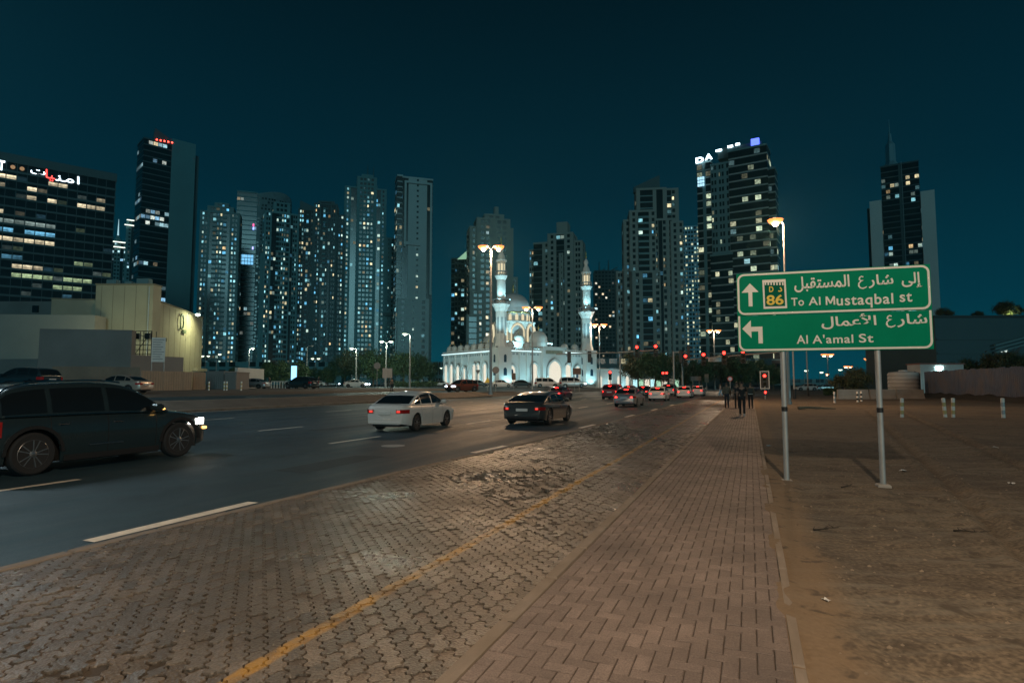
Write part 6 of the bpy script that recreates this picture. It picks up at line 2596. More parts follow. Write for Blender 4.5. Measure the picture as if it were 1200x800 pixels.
# cladding seams, coping and roof plant
M_SEAM = mat('seam', (.20, .18, .13), .9)
for k in range(8):
    part(t, 'wall_seam', M_SEAM, lambda b: b.fbox(O_ + d_ * (L_ * (k + .5) / 8) - n_ * .02, d_, n_, UP, 0, .07, 0, .04, 1.0, z_ - .1))
pa_, pb_ = U(107, 449, 96), U(175, 449, 96)
ztb = U(107, 334, 96).z
for k in range(5):
    x = pa_.x + (pb_.x - pa_.x) * (k + .5) / 5
    part(t, 'wall_seam', M_SEAM, lambda b: b.box(x, x + .06, 95.97, 96.01, 1.0, ztb - .1))
part(t, 'coping', M_SEAM, lambda b: b.box(pa_.x - .1, pb_.x + .1, 95.85, 98.3, ztb + .002, ztb + .25))
part(t, 'coping', M_SEAM, lambda b: b.fbox(O_, d_, n_, UP, -.1, L_ + .1, -.12, 16.1, z_ + .002, z_ + .22))
for k, (f_, w_) in enumerate(((.2, 1.6), (.5, 1.1), (.75, 2.0))):
    x = pa_.x + (pb_.x - pa_.x) * f_
    part(t, 'roof_unit', W_GREY, lambda b: b.cbox(x - w_ / 2, x + w_ / 2, 96.8, 97.9, ztb + .25, ztb + .25 + w_ * .5, .05))
part(t, 'down_pipe', M_STEEL, lambda b: b.cyl((pb_.x - .6, 95.9, 1.0), (pb_.x - .6, 95.9, ztb - .3), .08, .08, 8))
# ring emblem and flood lamp on the hall
q = O_ + d_ * (L_ * .42) - n_ * .25
zc = U(207, 374, 104).z
inner = [(0.75 * math.cos(2 * math.pi * i / 24), zc + 1.2 * math.sin(2 * math.pi * i / 24)) for i in range(25)]
outer = [(0.95 * math.cos(2 * math.pi * i / 24), zc + 1.5 * math.sin(2 * math.pi * i / 24)) for i in range(25)]
part(t, 'ring_emblem', mat('emblem_green', (.16, .20, .12), .6), lambda b: b.band(inner, outer, q, d_, UP, -n_, 0, .2))
part(t, 'emblem_bar', mat('emblem_green', (.16, .20, .12), .6), lambda b: b.fbox(q, d_, n_, UP, 1.0, 2.6, -.1, .2, zc - 2.0, zc - 1.4))
ql = O_ + d_ * (L_ * .62) - n_ * 1.6 + UP * (z_ - .4)
part(t, 'flood_lamp', emit('flood_white', (.8, 1.0, .85), 22), lambda b: b.lathe([(.0, -.25), (.35, -.1), (.35, .15), (0, .2)], 12, tuple(ql)))
part(t, 'lamp_bracket', M_STEEL, lambda b: b.cyl(ql + UP * .2, ql + n_ * 1.6 + UP * .2, .05, .05, 6))
spot('flood_light', t, ql - UP * .4 - n_ * 2.2, 3000, (.95, 1.0, .55), R(165), .5, .3, ql + n_ * 5 - UP * 14 + d_ * -2)
part(t, 'hall_door', mat('roller', (.42, .40, .33), .7), lambda b: b.fbox(O_ + d_ * (L_ * .78) - n_ * .4, d_, n_, UP, 0, 6.0, 0, .39, 1.0, 4.2))
part(t, 'door_hood', M_WARE, lambda b: b.fbox(O_ + d_ * (L_ * .78) - n_ * .9, d_, n_, UP, -.4, 6.4, 0, .89, 4.25, 4.8))

# yard lamps behind the grey wall wash the tall block
for px, Y, en in ((140, 84, 1500), (90, 82, 700), (172, 86, 900)):
    p = U(px, 449, Y)
    part(t, 'yard_lamp', M_BLACK, lambda b: b.cbox(p.x - .3, p.x + .3, Y - .2, Y + .2, 4.6, 5.0, .05))
    part(t, 'yard_lamp_post', M_STEEL, lambda b: b.cyl((p.x, Y, 1.0), (p.x, Y, 4.6), .06, .05, 8))
    spot('yard_light', t, (p.x, Y + .1, 5.1), en, (.95, 1.0, .62), R(160), .6, .2, (p.x, Y + 12, 10))
t = thing('site_wall', (0, 0, 0), 0, 'long plain grey boundary wall in front of the warehouse', 'wall')
b = MB()
wall_seg(b, 43, 74, 152, 76, 385, 1.2)
b.build('high_wall', M_GREYW, t)
b = MB()
wall_seg(b, 152.2, 76.1, 214, 84, 415.5, .6)
b.build('low_wall', M_GREYW, t)
b = MB()
wall_seg(b, -60, 78, 42.8, 76, 421, .6)
b.build('gate_wall', M_GREYW, t)
t = thing('scaffold', (U(166, 449, 80).x, 80, 1.0), 0, 'small black scaffold frame against the warehouse wall', 'scaffold')
zs0, zs1 = U(166, 415, 80).z - 1, U(166, 388, 80).z - 1
b = MB()
for x in (-1.1, 0, 1.1):
    for y in (0, 1):
        b.cyl((x, y, 0), (x, y, zs1), .05, .05, 6)
for k in range(6):
    z = zs0 + (zs1 - zs0) * k / 5
    b.cyl((-1.1, 0, z), (1.1, 0, z), .05, .05, 6)
b.cyl((-1.1, 0, zs0), (0, 0, zs0 + 1.6), .04, .04, 6)
b.cyl((0, 0, zs0 + 1.6), (1.1, 0, zs0 + 3.1), .04, .04, 6)
b.build('tube_frame', M_BLACK, t)
for x in (-.75, .7):
    part(t, 'speaker_box', M_BLACK, lambda b: b.cbox(x - .35, x + .35, -.4, .1, zs1 - 1.1, zs1 - .3, .05))
# site notice board
p = U(184, 449, 66)
t = thing('notice_board', (p.x, 66, 1.0), yaw_to_cam(p.x, 66), 'tall white site notice board on two legs by the hoarding', 'notice board')
zb0, zb1 = U(184, 424, 66).z - 1, U(184, 395.5, 66).z - 1
for x in (-.6, .6):
    part(t, 'leg', M_STEEL, lambda b: b.cyl((x, .06, 0), (x, .06, zb1), .05, .05, 8))
part(t, 'board', mat('board_white', (.55, .55, .52), .6, var=.12, scale=2), lambda b: b.box(-.66, .66, -.03, .03, zb0, zb1))
M_PRINT = mat('print_grey', (.25, .26, .26), .7)
for k in range(9):
    part(t, 'printed_line', M_PRINT, lambda b: b.box(-.55, .55 - (k * 37 % 5) * .09, -.036, -.031, zb1 - .3 - k * .27, zb1 - .2 - k * .27))

# hoarding panels
M_HOARD = mat('hoarding_brown', (0.215, 0.155, 0.110), .8, var=.12, scale=.8, dirt=(.16, .12, .09), dscale=.5)
M_HOARD2 = mat('hoarding_tan', (0.27, 0.225, 0.17), .8, var=.12, scale=.8)
t = thing('hoarding', (0, 0, 0), 0, 'long brown panelled construction hoarding behind the parked beige sedan', 'fence')
segs = [(60, 61, 164, 64, 429), (165, 59, 225, 66, 434), (226, 67, 241, 70, 436)]
for k, (pa, Ya, pb, Yb, yt) in enumerate(segs):
    a, c = U(pa, 449, Ya), U(pb, 449, Yb)
    d = Vector((c.x - a.x, c.y - a.y, 0))
    L = d.length
    d.normalize()
    n = Vector((-d.y, d.x, 0))
    zt_ = U(pa, yt, Ya).z
    npn = max(2, int(L / 1.22))
    for i in range(npn):
        b = MB()
        x0, x1 = L * i / npn, L * (i + 1) / npn - .02
        oy = rnd.uniform(-.015, .015)
        o_ = Vector((a.x, a.y, 0)) + n * oy
        b.fbox(o_, d, n, UP, x0, x1, 0, .05, 1.02, zt_ + rnd.uniform(-.02, .02))
        for q in range(4):
            xr = x0 + (x1 - x0) * (q + .5) / 4
            b.fbox(o_, d, n, UP, xr - .05, xr + .05, -.03, -.0005, 1.05, zt_ - .05)
        b.build('panel', M_HOARD if k == 0 else M_HOARD2, t)
for k, (pa, pb, Y, yt, lab, m_) in enumerate(((242, 262, 74, 436, 'grey container left of two beside the hoarding end', M_GREYW), (263, 277, 73, 437, 'grey container right of two beside the white wall', M_GREYW))):
    a, c = U(pa, 449, Y), U(pb, 449, Y)
    t = thing('container', (a.x, Y, 1.0), 0, lab, 'container')
    w_, h_ = c.x - a.x, U(pa, yt, Y).z - 1.0
    part(t, 'shell', m_, lambda b: b.box(0, w_, 0, 3.5, 0, h_))
    part(t, 'rib', m_, lambda b: [b.box(w_ * (i + .2) / 8, w_ * (i + .7) / 8, -.06, -.001, .15, h_ - .15) for i in range(8)], kind='stuff')
    part(t, 'top_rail', M_GREYW, lambda b: b.box(-.05, w_ + .05, -.1, 3.55, h_ + .001, h_ + .15))
b = MB()
wall_seg(b, 278, 86, 309, 96, 430.5, .4)
o = b.build('boundary_wall', mat('wall_white', (.46, .45, .42), .8, var=.08, scale=.3))
tag(o, 'short pale boundary wall section right of the grey containers', 'wall')
for k, px in enumerate((245, 263, 266, 283)):
    p = U(px, 449, 64)
    t = thing('bollard', (p.x, 64, 1.0), 0, ('striped bollard before the left container', 'left bollard of the pair before the right container', 'right bollard of the pair before the right container', 'striped bollard before the pale boundary wall')[k], 'bollard', 'bollards on the far verge')
    for j in range(5):
        part(t, 'stripe', M_BOLW if j % 2 == 0 else M_BOLY, lambda b: b.cyl((0, 0, j * .2), (0, 0, j * .2 + .2), .08, .08, 10))

# ------------------------------------------------------------------ mosque
M_MOS = mat('mosque_white', (0.66, 0.66, 0.63), .7, var=.05, scale=.4)
M_MOSD = mat('mosque_grey', (0.30, 0.32, 0.33), .7, var=.05, scale=.4)
M_GOLD = mat('gold_finial', (.55, .38, .12), .3, metal=.9)
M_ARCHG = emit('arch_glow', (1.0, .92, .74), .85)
M_NICHE = emit('niche_glow', (1.0, .86, .55), .8, sample=False)
M_MWIN = mat('mosque_window', (.03, .06, .09), .2)
A_ = Vector((U(587, 449, 135).x, 135, 1.0))
B_ = Vector((U(688, 449, 150).x, 150, 1.0))
mdir = (B_ - A_)
MLEN = mdir.length
mq = thing('mosque', A_, math.atan2(mdir.y, mdir.x), 'floodlit white mosque with domes and two minarets across the junction', 'mosque')
MD = 28.0          # depth of the left wing
HW = 8.2


def pointed(w, h, n=7, z0=0.0):
    """pointed arch outline from the left foot over the tip to the right foot"""
    sh = h - w * .62
    pts = [(-w / 2, z0)]
    for i in range(n + 1):
        t_ = i / n
        a = t_ * R(76)
        x = -w / 2 + (w * .66) * (1 - math.cos(a))
        z = sh + (w * .64) * math.sin(a)
        x = min(x, 0) if i < n else 0
        pts.append((x, z0 + z if i < n else z0 + h))
    return pts + [(-x, z) for x, z in pts[::-1][1:]]


def arch(o, ex, en, w, h, z0, frame=.3, panel=M_ARCHG, depth=.35, win=False):
    po = pointed(w, h, 7, z0)
    pf_ = pointed(w + 2 * frame, h + frame * 1.2, 7, z0)
    b = MB()
    b.band(po, pf_, o, ex, UP, en, .01, depth)
    fr = b.build('arch_frame', M_MOS, mq)
    b = MB()
    b.band(pf_, pointed(w + 2 * frame + .3, h + frame * 1.2 + .22, 7, z0), o, ex, UP, en, .01, depth * .5)
    b.build('arch_moulding', M_MOSD, fr)
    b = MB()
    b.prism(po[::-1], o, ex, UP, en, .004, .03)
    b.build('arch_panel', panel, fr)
    if win:
        b = MB()
        po2 = pointed(w * .5, h * .45, 7, z0 + h * .38)
        b.prism(po2[::-1], o, ex, UP, en, .031, .05)
        b.build('arch_window', M_MWIN, fr)
    return fr


b = MB()
b.box(0, MLEN, 0, MD, 0, HW)
b.build('hall', M_MOS, mq)
b = MB()
b.box(-.35, MLEN + .35, -.35, MD + .35, HW + .001, HW + .35)
b.build('cornice', M_MOS, mq)
b = MB()
for k in range(44):
    x = k * MLEN / 44
    b.box(x, x + MLEN / 44 * .55, -.3, -.1, HW + .352, HW + .85)
    y = k * MD / 44
    b.box(-.3, -.1, y, y + MD / 44 * .55, HW + .352, HW + .85)
b.build('crenellation', M_MOS, mq, kind='stuff')
FX, FN = Vector((1, 0, 0)), Vector((0, -1, 0))
M_LED = emit('cornice_led', (.70, .97, 1.0), 1.6, sample=False)
for nm_, bx_ in (('front', (0, MLEN, -.42, -.36)), ('left', (-.42, -.36, 0, MD))):
    b = MB()
    b.box(*bx_, HW + .06, HW + .24)
    b.build('cornice_light', M_LED, mq)
for k in range(26):
    b = MB()
    b.box((k + .2) * MLEN / 26, (k + .8) * MLEN / 26, -.06, -.001, HW - .75, HW - .3)
    b.build('frieze_panel', M_MOSD, mq)
    b = MB()
    b.box(-.06, -.001, (k + .2) * MD / 26, (k + .8) * MD / 26, HW - .75, HW - .3)
    b.build('frieze_panel', M_MOSD, mq)
LX, LN = Vector((0, -1, 0)), Vector((-1, 0, 0))
# right facade arches
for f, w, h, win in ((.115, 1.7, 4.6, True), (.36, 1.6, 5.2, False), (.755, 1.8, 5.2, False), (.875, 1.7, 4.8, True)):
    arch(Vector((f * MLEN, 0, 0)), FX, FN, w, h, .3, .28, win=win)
# portal
px_ = .56 * MLEN
b = MB()
b.box(px_ - 3.4, px_ + 3.4, -1.2, -.001, 0, HW + 1.0)
b.build('portal', M_MOS, mq)
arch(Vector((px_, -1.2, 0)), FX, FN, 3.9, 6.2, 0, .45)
b = MB()
b.box(px_ - 3.7, px_ + 3.7, -1.5, .5, HW + 1.001, HW + 1.4)
b.build('portal_cornice', M_MOS, mq)
b = MB()
b.box(px_ - 2.6, px_ + 2.6, -1.24, -1.203, HW - .35, HW + .5)
b.build('inscription_band', mat('inscription', (.30, .26, .18), .6, var=.4, scale=3), mq)
# pilasters
for f in (.20, .28, .44, .68, .81, .94):
    b = MB()
    b.box(f * MLEN - .22, f * MLEN + .22, -.28, -.001, 0, HW - .05)
    b.build('pilaster', M_MOS, mq)
for f in (.05, .17, .30, .52, .64, .76, .88, .97):
    b = MB()
    b.box(-.28, -.001, f * MD - .22, f * MD + .22, 0, HW - .05)
    b.build('pilaster', M_MOS, mq)
for f, w, h in ((.11, 1.5, 5.0), (.235, 1.6, 5.2), (.345, 1.6, 5.2), (.41, 1.6, 5.2), (.58, 1.2, 4.4), (.82, 1.6, 5.4), (.925, 1.6, 5.4), (.70, 1.6, 5.0)):
    arch(Vector((0, f * MD, 0)), LX, LN, w, h, .3, .28)


def dome(c, r, h, name, m=M_MOS, fin=1.0, n=24, parent=mq):
    prof = [(r * 1.04, 0), (r * 1.04, .15 * r), (r, .16 * r)]
    for i in range(1, 11):
        a = math.pi / 2 * i / 10
        bul = 1 + .05 * math.sin(2 * a)
        prof.append((r * math.cos(a) * bul, .16 * r + h * math.sin(a) ** .95))
    prof[-1] = (0.02, prof[-1][1])
    b = MB()
    b.lathe(prof, n, c)
    d = b.build(name, m, parent, smooth=40)
    z = c[2] + .16 * r + h
    b = MB()
    s = fin
    b.lathe([(.16 * s, z - .1), (.07 * s, z + .3 * s), (.22 * s, z + .6 * s), (.06 * s, z + .95 * s), (.16 * s, z + 1.2 * s), (.03 * s, z + 1.5 * s), (.0, z + 2.3 * s)], 8, (c[0], c[1], 0))
    b.build('finial', M_GOLD, d, smooth=60)
    return d


CX, CY = MLEN * .5, MD * .5
# square base, arcaded octagon, drum and main dome
b = MB()
b.box(CX - 7.0, CX + 7.0, CY - 7.0, CY + 7.0, HW, HW + 2.6)
b.build('dome_base', M_MOS, mq)
b = MB()
b.box(CX - 7.3, CX + 7.3, CY - 7.3, CY + 7.3, HW + 2.601, HW + 2.9)
b.build('base_cornice', M_MOS, mq)
Z1 = HW + 2.9
b = MB()
b.lathe([(5.7, Z1), (5.7, Z1 + 5.1), (5.95, Z1 + 5.15), (5.95, Z1 + 5.5)], 8, (CX, CY, 0), None)
b.build('arcade_tier', M_MOS, mq)
for k in range(8):
    a = 2 * math.pi * (k + .5) / 8
    en = Vector((math.cos(a), math.sin(a), 0))
    ex = Vector((-math.sin(a), math.cos(a), 0)) * -1
    o_ = Vector((CX, CY, 0)) + en * (5.7 * math.cos(math.pi / 8))
    po, pf_ = pointed(3.0, 4.3, 7, Z1 + .2), pointed(3.5, 4.75, 7, Z1 + .2)
    b = MB()
    b.band(po, pf_, o_, ex, UP, en, .01, .4)
    f_ = b.build('tier_arch', M_NICHE, mq)
    b = MB()
    b.prism(po[::-1], o_, ex, UP, en, .005, .04)
    b.build('tier_recess', M_MOSD, f_)
    # half dome in front of each arch
    dome(tuple(o_ + en * 1.2 + UP * (Z1 + .15)), 1.55, 1.7, 'half_dome', fin=.5, n=16)
Z2 = Z1 + 5.5
b = MB()
b.lathe([(4.35, Z2), (4.35, Z2 + 2.3), (4.6, Z2 + 2.35), (4.6, Z2 + 2.6)], 32, (CX, CY, 0))
b.build('drum', M_MOS, mq, smooth=30)
for k in range(16):
    a = 2 * math.pi * k / 16
    en = Vector((math.cos(a), math.sin(a), 0))
    ex = Vector((math.sin(a), -math.cos(a), 0))
    b = MB()
    b.prism(pointed(.75, 1.6, 5, Z2 + .35)[::-1], Vector((CX, CY, 0)) + en * 4.3, ex, UP, en, 0, .12)
    b.build('drum_window', M_NICHE, mq)
b = MB()
b.lathe([(4.62, Z2 + 2.2), (4.72, Z2 + 2.35), (4.62, Z2 + 2.5)], 32, (CX, CY, 0))
b.build('gold_band', M_GOLD, mq)
dome((CX, CY, Z2 + 2.6), 4.3, 4.6, 'main_dome', mat('dome_grey', (.52, .54, .55), .55, var=.06, scale=.8), fin=1.5, n=36)
# portal dome, roof corner domes and lanterns
b = MB()
b.lathe([(2.3, HW + 1.4), (2.3, HW + 2.4), (2.5, HW + 2.45), (2.5, HW + 2.7)], 16, (px_ - 1.5, 3.2, 0))
b.build('portal_drum', M_MOS, mq)
dome((px_ - 1.5, 3.2, HW + 2.7), 2.2, 2.5, 'portal_dome', fin=.9, n=24)
for f, y, r_ in ((.14, 1.6, .9), (.32, 1.6, .9), (.77, 1.6, .95), (.90, 1.6, .9), (.66, 4, .8)):
    b = MB()
    b.lathe([(r_ * 1.05, HW + .35), (r_ * 1.05, HW + 1.2), (r_ * 1.2, HW + 1.25), (r_ * 1.2, HW + 1.4)], 10, (f * MLEN, y, 0))
    b.build('turret', M_MOS, mq)
    dome((f * MLEN, y, HW + 1.4), r_, 1.0, 'turret_dome', fin=.35, n=14)
for f in (.16, .28, .40, .52, .64, .76, .88, .97):
    b = MB()
    b.lathe([(.85, HW + .35), (.85, HW + 1.3), (1.0, HW + 1.35), (1.0, HW + 1.5)], 10, (1.6, f * MD, 0))
    b.build('turret', M_MOS, mq)
    dome((1.6, f * MD, HW + 1.5), .8, .9, 'turret_dome', fin=.35, n=14)
b = MB()
b.box(2.6, 5.0, MD * .3, MD * .98, HW + .35, HW + 2.2)
b.build('roof_block', M_MOS, mq)
# minarets
Hm = U(688, 293, 150).z - 1.0


def minaret(x, y):
    zb1 = U(688, 366, 150).z - 1.0
    zb2 = U(688, 336, 150).z - 1.0
    zb3 = U(688, 319, 150).z - 1.0
    b = MB()
    b.box(x - 1.75, x + 1.75, y - 1.75, y + 1.75, 0, HW + .9)
    b.lathe([(1.72, HW + .9), (1.35, HW + 2.4), (1.30, HW + 2.6), (1.30, zb1 - 1.6), (1.5, zb1 - 1.2), (1.75, zb1 - .6), (2.15, zb1)], 8, (x, y, 0))
    sh = b.build('minaret', M_MOS, mq)
    for k in range(8):
        a = 2 * math.pi * (k + .5) / 8
        en = Vector((math.cos(a), math.sin(a), 0))
        ex = Vector((math.sin(a), -math.cos(a), 0))
        q = MB()
        q.prism([(-.28, HW + 4), (.28, HW + 4), (.28, zb1 - 3), (-.28, zb1 - 3)], Vector((x, y, 0)) + en * (1.30 * math.cos(math.pi / 8)), ex, UP, en, 0, .03)
        q.build('shaft_panel', M_MOSD, sh)
    for (rr, z) in ((2.15, zb1), (1.5, zb2)):
        q = MB()
        q.lathe([(rr, z), (rr, z + .15), (rr - .12, z + .15), (rr - .12, z + .02)], 16, (x, y, 0))
        for k in range(16):
            a = 2 * math.pi * k / 16
            q.box(x + (rr - .08) * math.cos(a) - .05, x + (rr - .08) * math.cos(a) + .05, y + (rr - .08) * math.sin(a) - .05, y + (rr - .08) * math.sin(a) + .05, z + .1, z + .95)
        q.lathe([(rr, z + .95), (rr, z + 1.1), (rr - .14, z + 1.1), (rr - .14, z + .95)], 16, (x, y, 0))
        q.build('balcony', M_MOSD, sh)
    q = MB()
    q.lathe([(1.15, zb1 + .02), (1.05, zb1 + .5), (1.02, zb2 - .9), (1.2, zb2 - .6), (1.5, zb2)], 16, (x, y, 0))
    q.build('upper_shaft', M_MOS, sh, smooth=30)
    q = MB()
    for k in range(8):
        a = 2 * math.pi * k / 8
        q.cyl((x + .95 * math.cos(a), y + .95 * math.sin(a), zb2 + .02), (x + .95 * math.cos(a), y + .95 * math.sin(a), zb3 - .4), .12, .12, 6)
    q.lathe([(.5, zb2 + .02), (.5, zb3 - .4)], 12, (x, y, 0))
    q.lathe([(1.25, zb3 - .4), (1.3, zb3), (1.0, zb3 + .1)], 16, (x, y, 0))
    q.build('lantern', M_MOS, sh)
    q = MB()
    for k in range(8):
        a = 2 * math.pi * (k + .5) / 8
        q.box(x + .62 * math.cos(a) - .16, x + .62 * math.cos(a) + .16, y + .62 * math.sin(a) - .16, y + .62 * math.sin(a) + .16, zb2 + .6, zb3 - .9)
    q.build('lantern_light', M_NICHE, sh, kind='stuff')
    q = MB()
    zt_ = zb3 + .1
    q.lathe([(.95, zt_), (.85, zt_ + .8), (.45, zt_ + 1.6), (.42, zt_ + 1.8), (.62, zt_ + 2.3), (.5, zt_ + 2.9), (.15, zt_ + 3.3), (.1, zt_ + 3.5)], 16, (x, y, 0))
    q.build('cap', M_MOS, sh, smooth=40)
    q = MB()
    q.lathe([(.1, zt_ + 3.5), (.22, zt_ + 3.9), (.06, zt_ + 4.3), (.16, zt_ + 4.6), (0, Hm)], 8, (x, y, 0))
    q.build('finial', M_GOLD, sh, smooth=60)
    for z, w in ((2.6, .9), (5.6, .7)):
        q = MB()
        q.prism(pointed(w, 1.8, 5, z)[::-1], Vector((x, y - 1.75, 0)), FX, UP, FN, .005, .05)
        q.build('niche', M_MWIN, sh)
        q = MB()
        q.prism(pointed(w, 1.8, 5, z)[::-1], Vector((x - 1.75, y, 0)), LX, UP, LN, .005, .05)
        q.build('niche', M_MWIN, sh)
    return sh


minaret(0, 0)
minaret(MLEN, 0)
# flood lamps on the ground and on the roof
CYAN = (.40, .88, 1.0)


def flood(loc, target, power, size=110, color=CYAN, fixture=True):
    if fixture:
        b = MB()
        b.cbox(loc[0] - .2, loc[0] + .2, loc[1] - .15, loc[1] + .15, loc[2] - .3, loc[2] - .08, .04)
        b.build('floodlight', M_BLACK, mq)
    spot('flood_light', mq, loc, power, color, R(size), .7, .15, target)


for f in (.02, .24, .40, .72, .88, .99):
    flood((f * MLEN, -3.2, .45), (f * MLEN, -.2, 6.5), 600, 130)
for f in (.08, .26, .46, .68, .90):
    flood((-3.2, f * MD, .45), (-.2, f * MD, 6.5), 600, 130)
flood((px_, -6.0, .45), (px_, -1, 6), 800, 120)
for x, y in ((0, 0), (MLEN, 0)):
    flood((x - 3.4, y - 3.4, HW + .9), (x, y, 26), 3600, 62)
    flood((x + 2.2, y - 2.6, HW + .9), (x, y, 26), 2200, 62)
    flood((x - 1.9, y - 1.9, U(688, 366, 150).z - .3), (x, y, 30), 1300, 105, fixture=False)
    flood((x + 1.8, y - 1.9, U(688, 366, 150).z - .3), (x, y, 30), 1000, 105, fixture=False)
for x, y in ((CX - 6.5, CY - 10), (CX + 6.5, CY - 10), (CX - 10, CY - 4), (CX - 10, CY + 5), (CX + 10, CY - 4)):
    flood((x, y, HW + .7), (CX, CY, HW + 11), 5200, 100)
flood((px_ - 1.5, -.9, HW + 1.8), (px_ - 1.5, 3.2, HW + 4), 140, 130)
# low annexe and lit shops right of the mosque
p0, p1 = U(698, 449, 160), U(740, 449, 172)
dv = (p1 - p0)
t = thing('annexe', (p0.x, 160, .4), math.atan2(dv.y, dv.x), 'low white lit annexe wall right of the right minaret', 'building')
aw = dv.length
part(t, 'wall', M_MOS, lambda b: b.box(0, aw, 0, 6, 0, 5.0))
part(t, 'cornice', M_MOS, lambda b: b.box(-.2, aw + .2, -.25, 6.2, 5.001, 5.4))
for k in range(4):
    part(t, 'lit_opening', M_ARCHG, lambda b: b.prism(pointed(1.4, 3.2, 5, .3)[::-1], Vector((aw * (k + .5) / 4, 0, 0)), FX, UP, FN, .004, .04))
spot('annexe_light', t, (aw * .3, -3, .5), 500, CYAN, R(140), .7, .2, (aw * .3, 0, 4))
spot('annexe_light', t, (aw * .75, -3, .5), 500, CYAN, R(140), .7, .2, (aw * .75, 0, 4))
p0, p1 = U(735, 449, 185), U(792, 449, 190)
t = thing('kiosk_row', (p0.x, 186, .3), 0, 'low row of brightly lit shop fronts under the trees behind the queue', 'building')
part(t, 'wall', M_MOS, lambda b: b.box(0, p1.x - p0.x, 0, 5, 0, 3.4))
part(t, 'roof', W_GREY, lambda b: b.box(-.3, p1.x - p0.x + .3, -.8, 5.3, 3.401, 3.8))
r_ = random.Random(3)
for k in range(9):
    if r_.random() < .8:
        part(t, 'lit_shopfront', (M_ARCHG, emit('cyan_shop', (.5, .9, .95), 1.1, sample=False), emit('green_shop', (.5, .9, .6), .8, sample=False))[k % 3], lambda b: b.box((p1.x - p0.x) * (k + .1) / 9, (p1.x - p0.x) * (k + .85) / 9, -.06, -.004, .4, 2.7))

# ------------------------------------------------------------------ trees
def tree_mesh(seed, h, cr, leaf, nleaf, m_leaf, squash=.8, trunk=.22):
    r_ = random.Random(seed)
    tb = MB()
    th = h - cr * squash * 1.15
    tips = []
    prev = Vector((0, 0, 0))
    for k in range(4):
        q = Vector((r_.gauss(0, .08) * h * .1, r_.gauss(0, .08) * h * .1, th * (k + 1) / 4))
        tb.cyl(prev, q, trunk * (1 - .14 * k), trunk * (1 - .14 * (k + 1)), 8)
        prev = q
    for k in range(9):
        a = r_.random() * 6.28
        e_ = Vector((math.cos(a) * cr * r_.uniform(.35, .75), math.sin(a) * cr * r_.uniform(.35, .75), th + cr * squash * r_.uniform(.1, 1.3)))
        st = Vector((0, 0, th * r_.uniform(.6, 1)))
        mid = st.lerp(e_, .5) + Vector((0, 0, cr * .12))
        tb.cyl(st, mid, trunk * .45, trunk * .28, 6)
        tb.cyl(mid, e_, trunk * .28, trunk * .1, 6)
        tips.append(e_)
    cb = MB()
    c0 = Vector((0, 0, h - cr * squash))
    cl = []
    for k in range(46):
        while True:
            q = Vector((r_.uniform(-1, 1), r_.uniform(-1, 1), r_.uniform(-1, 1)))
            if .35 < q.length < 1:
                break
        cl.append((c0 + Vector((q.x * cr * .85, q.y * cr * .85, q.z * cr * squash * .85)), cr * r_.uniform(.16, .34)))
    for k in range(nleaf):
        c, rr = cl[k % len(cl)]
        q = Vector((r_.gauss(0, .5), r_.gauss(0, .5), r_.gauss(0, .42)))
        p = c + q * rr
        n = (q + Vector((r_.gauss(0, .5), r_.gauss(0, .5), r_.gauss(.3, .5)))).normalized()
        u = n.orthogonal().normalized()
        u = (Matrix.Rotation(r_.random() * 6.28, 3, n) @ u)
        v = n.cross(u)
        s = leaf * r_.uniform(.6, 1.3)
        cb.add([p - u * s, p - v * s * .45 + n * s * .1, p + u * s, p + v * s * .45 + n * s * .1], [(0, 1, 2, 3)])
    return tb.mesh('trunk', M_BARK, 40), cb.mesh('crown', m_leaf)


TREES = {}
for key, (sd, h, cr, leaf, nl, m_, sq, tr) in {
    'a': (1, 9.0, 4.6, .24, 5200, M_LEAF, .75, .24), 'b': (2, 7.5, 3.8, .22, 4600, M_LEAF, .85, .2), 'c': (3, 10.5, 5.4, .26, 5600, M_LEAF2, .72, .28),
        'd': (4, 3.2, 2.4, .12, 6000, M_LEAF2, .62, .12), 'e': (5, 1.6, 1.0, .09, 2500, M_LEAF, .8, .05)}.items():
    TREES[key] = tree_mesh(sd, h, cr, leaf, nl, m_, sq, tr)


def tree(key, px, Y, label, scale=1.0, z=1.0, name='tree', cat='tree', group=None, rz=None):
    p = U(px, 449, Y)
    t = thing(name, (p.x, Y, z), rnd.random() * 6.28 if rz is None else rz, label, cat, group)
    t.scale = (scale,) * 3 if not isinstance(scale, tuple) else scale
    for nm_, me_ in zip(('trunk', 'crown'), TREES[key]):
        o = bpy.data.objects.new(nm_, me_)
        col.objects.link(o)
        o.parent = t
    return t


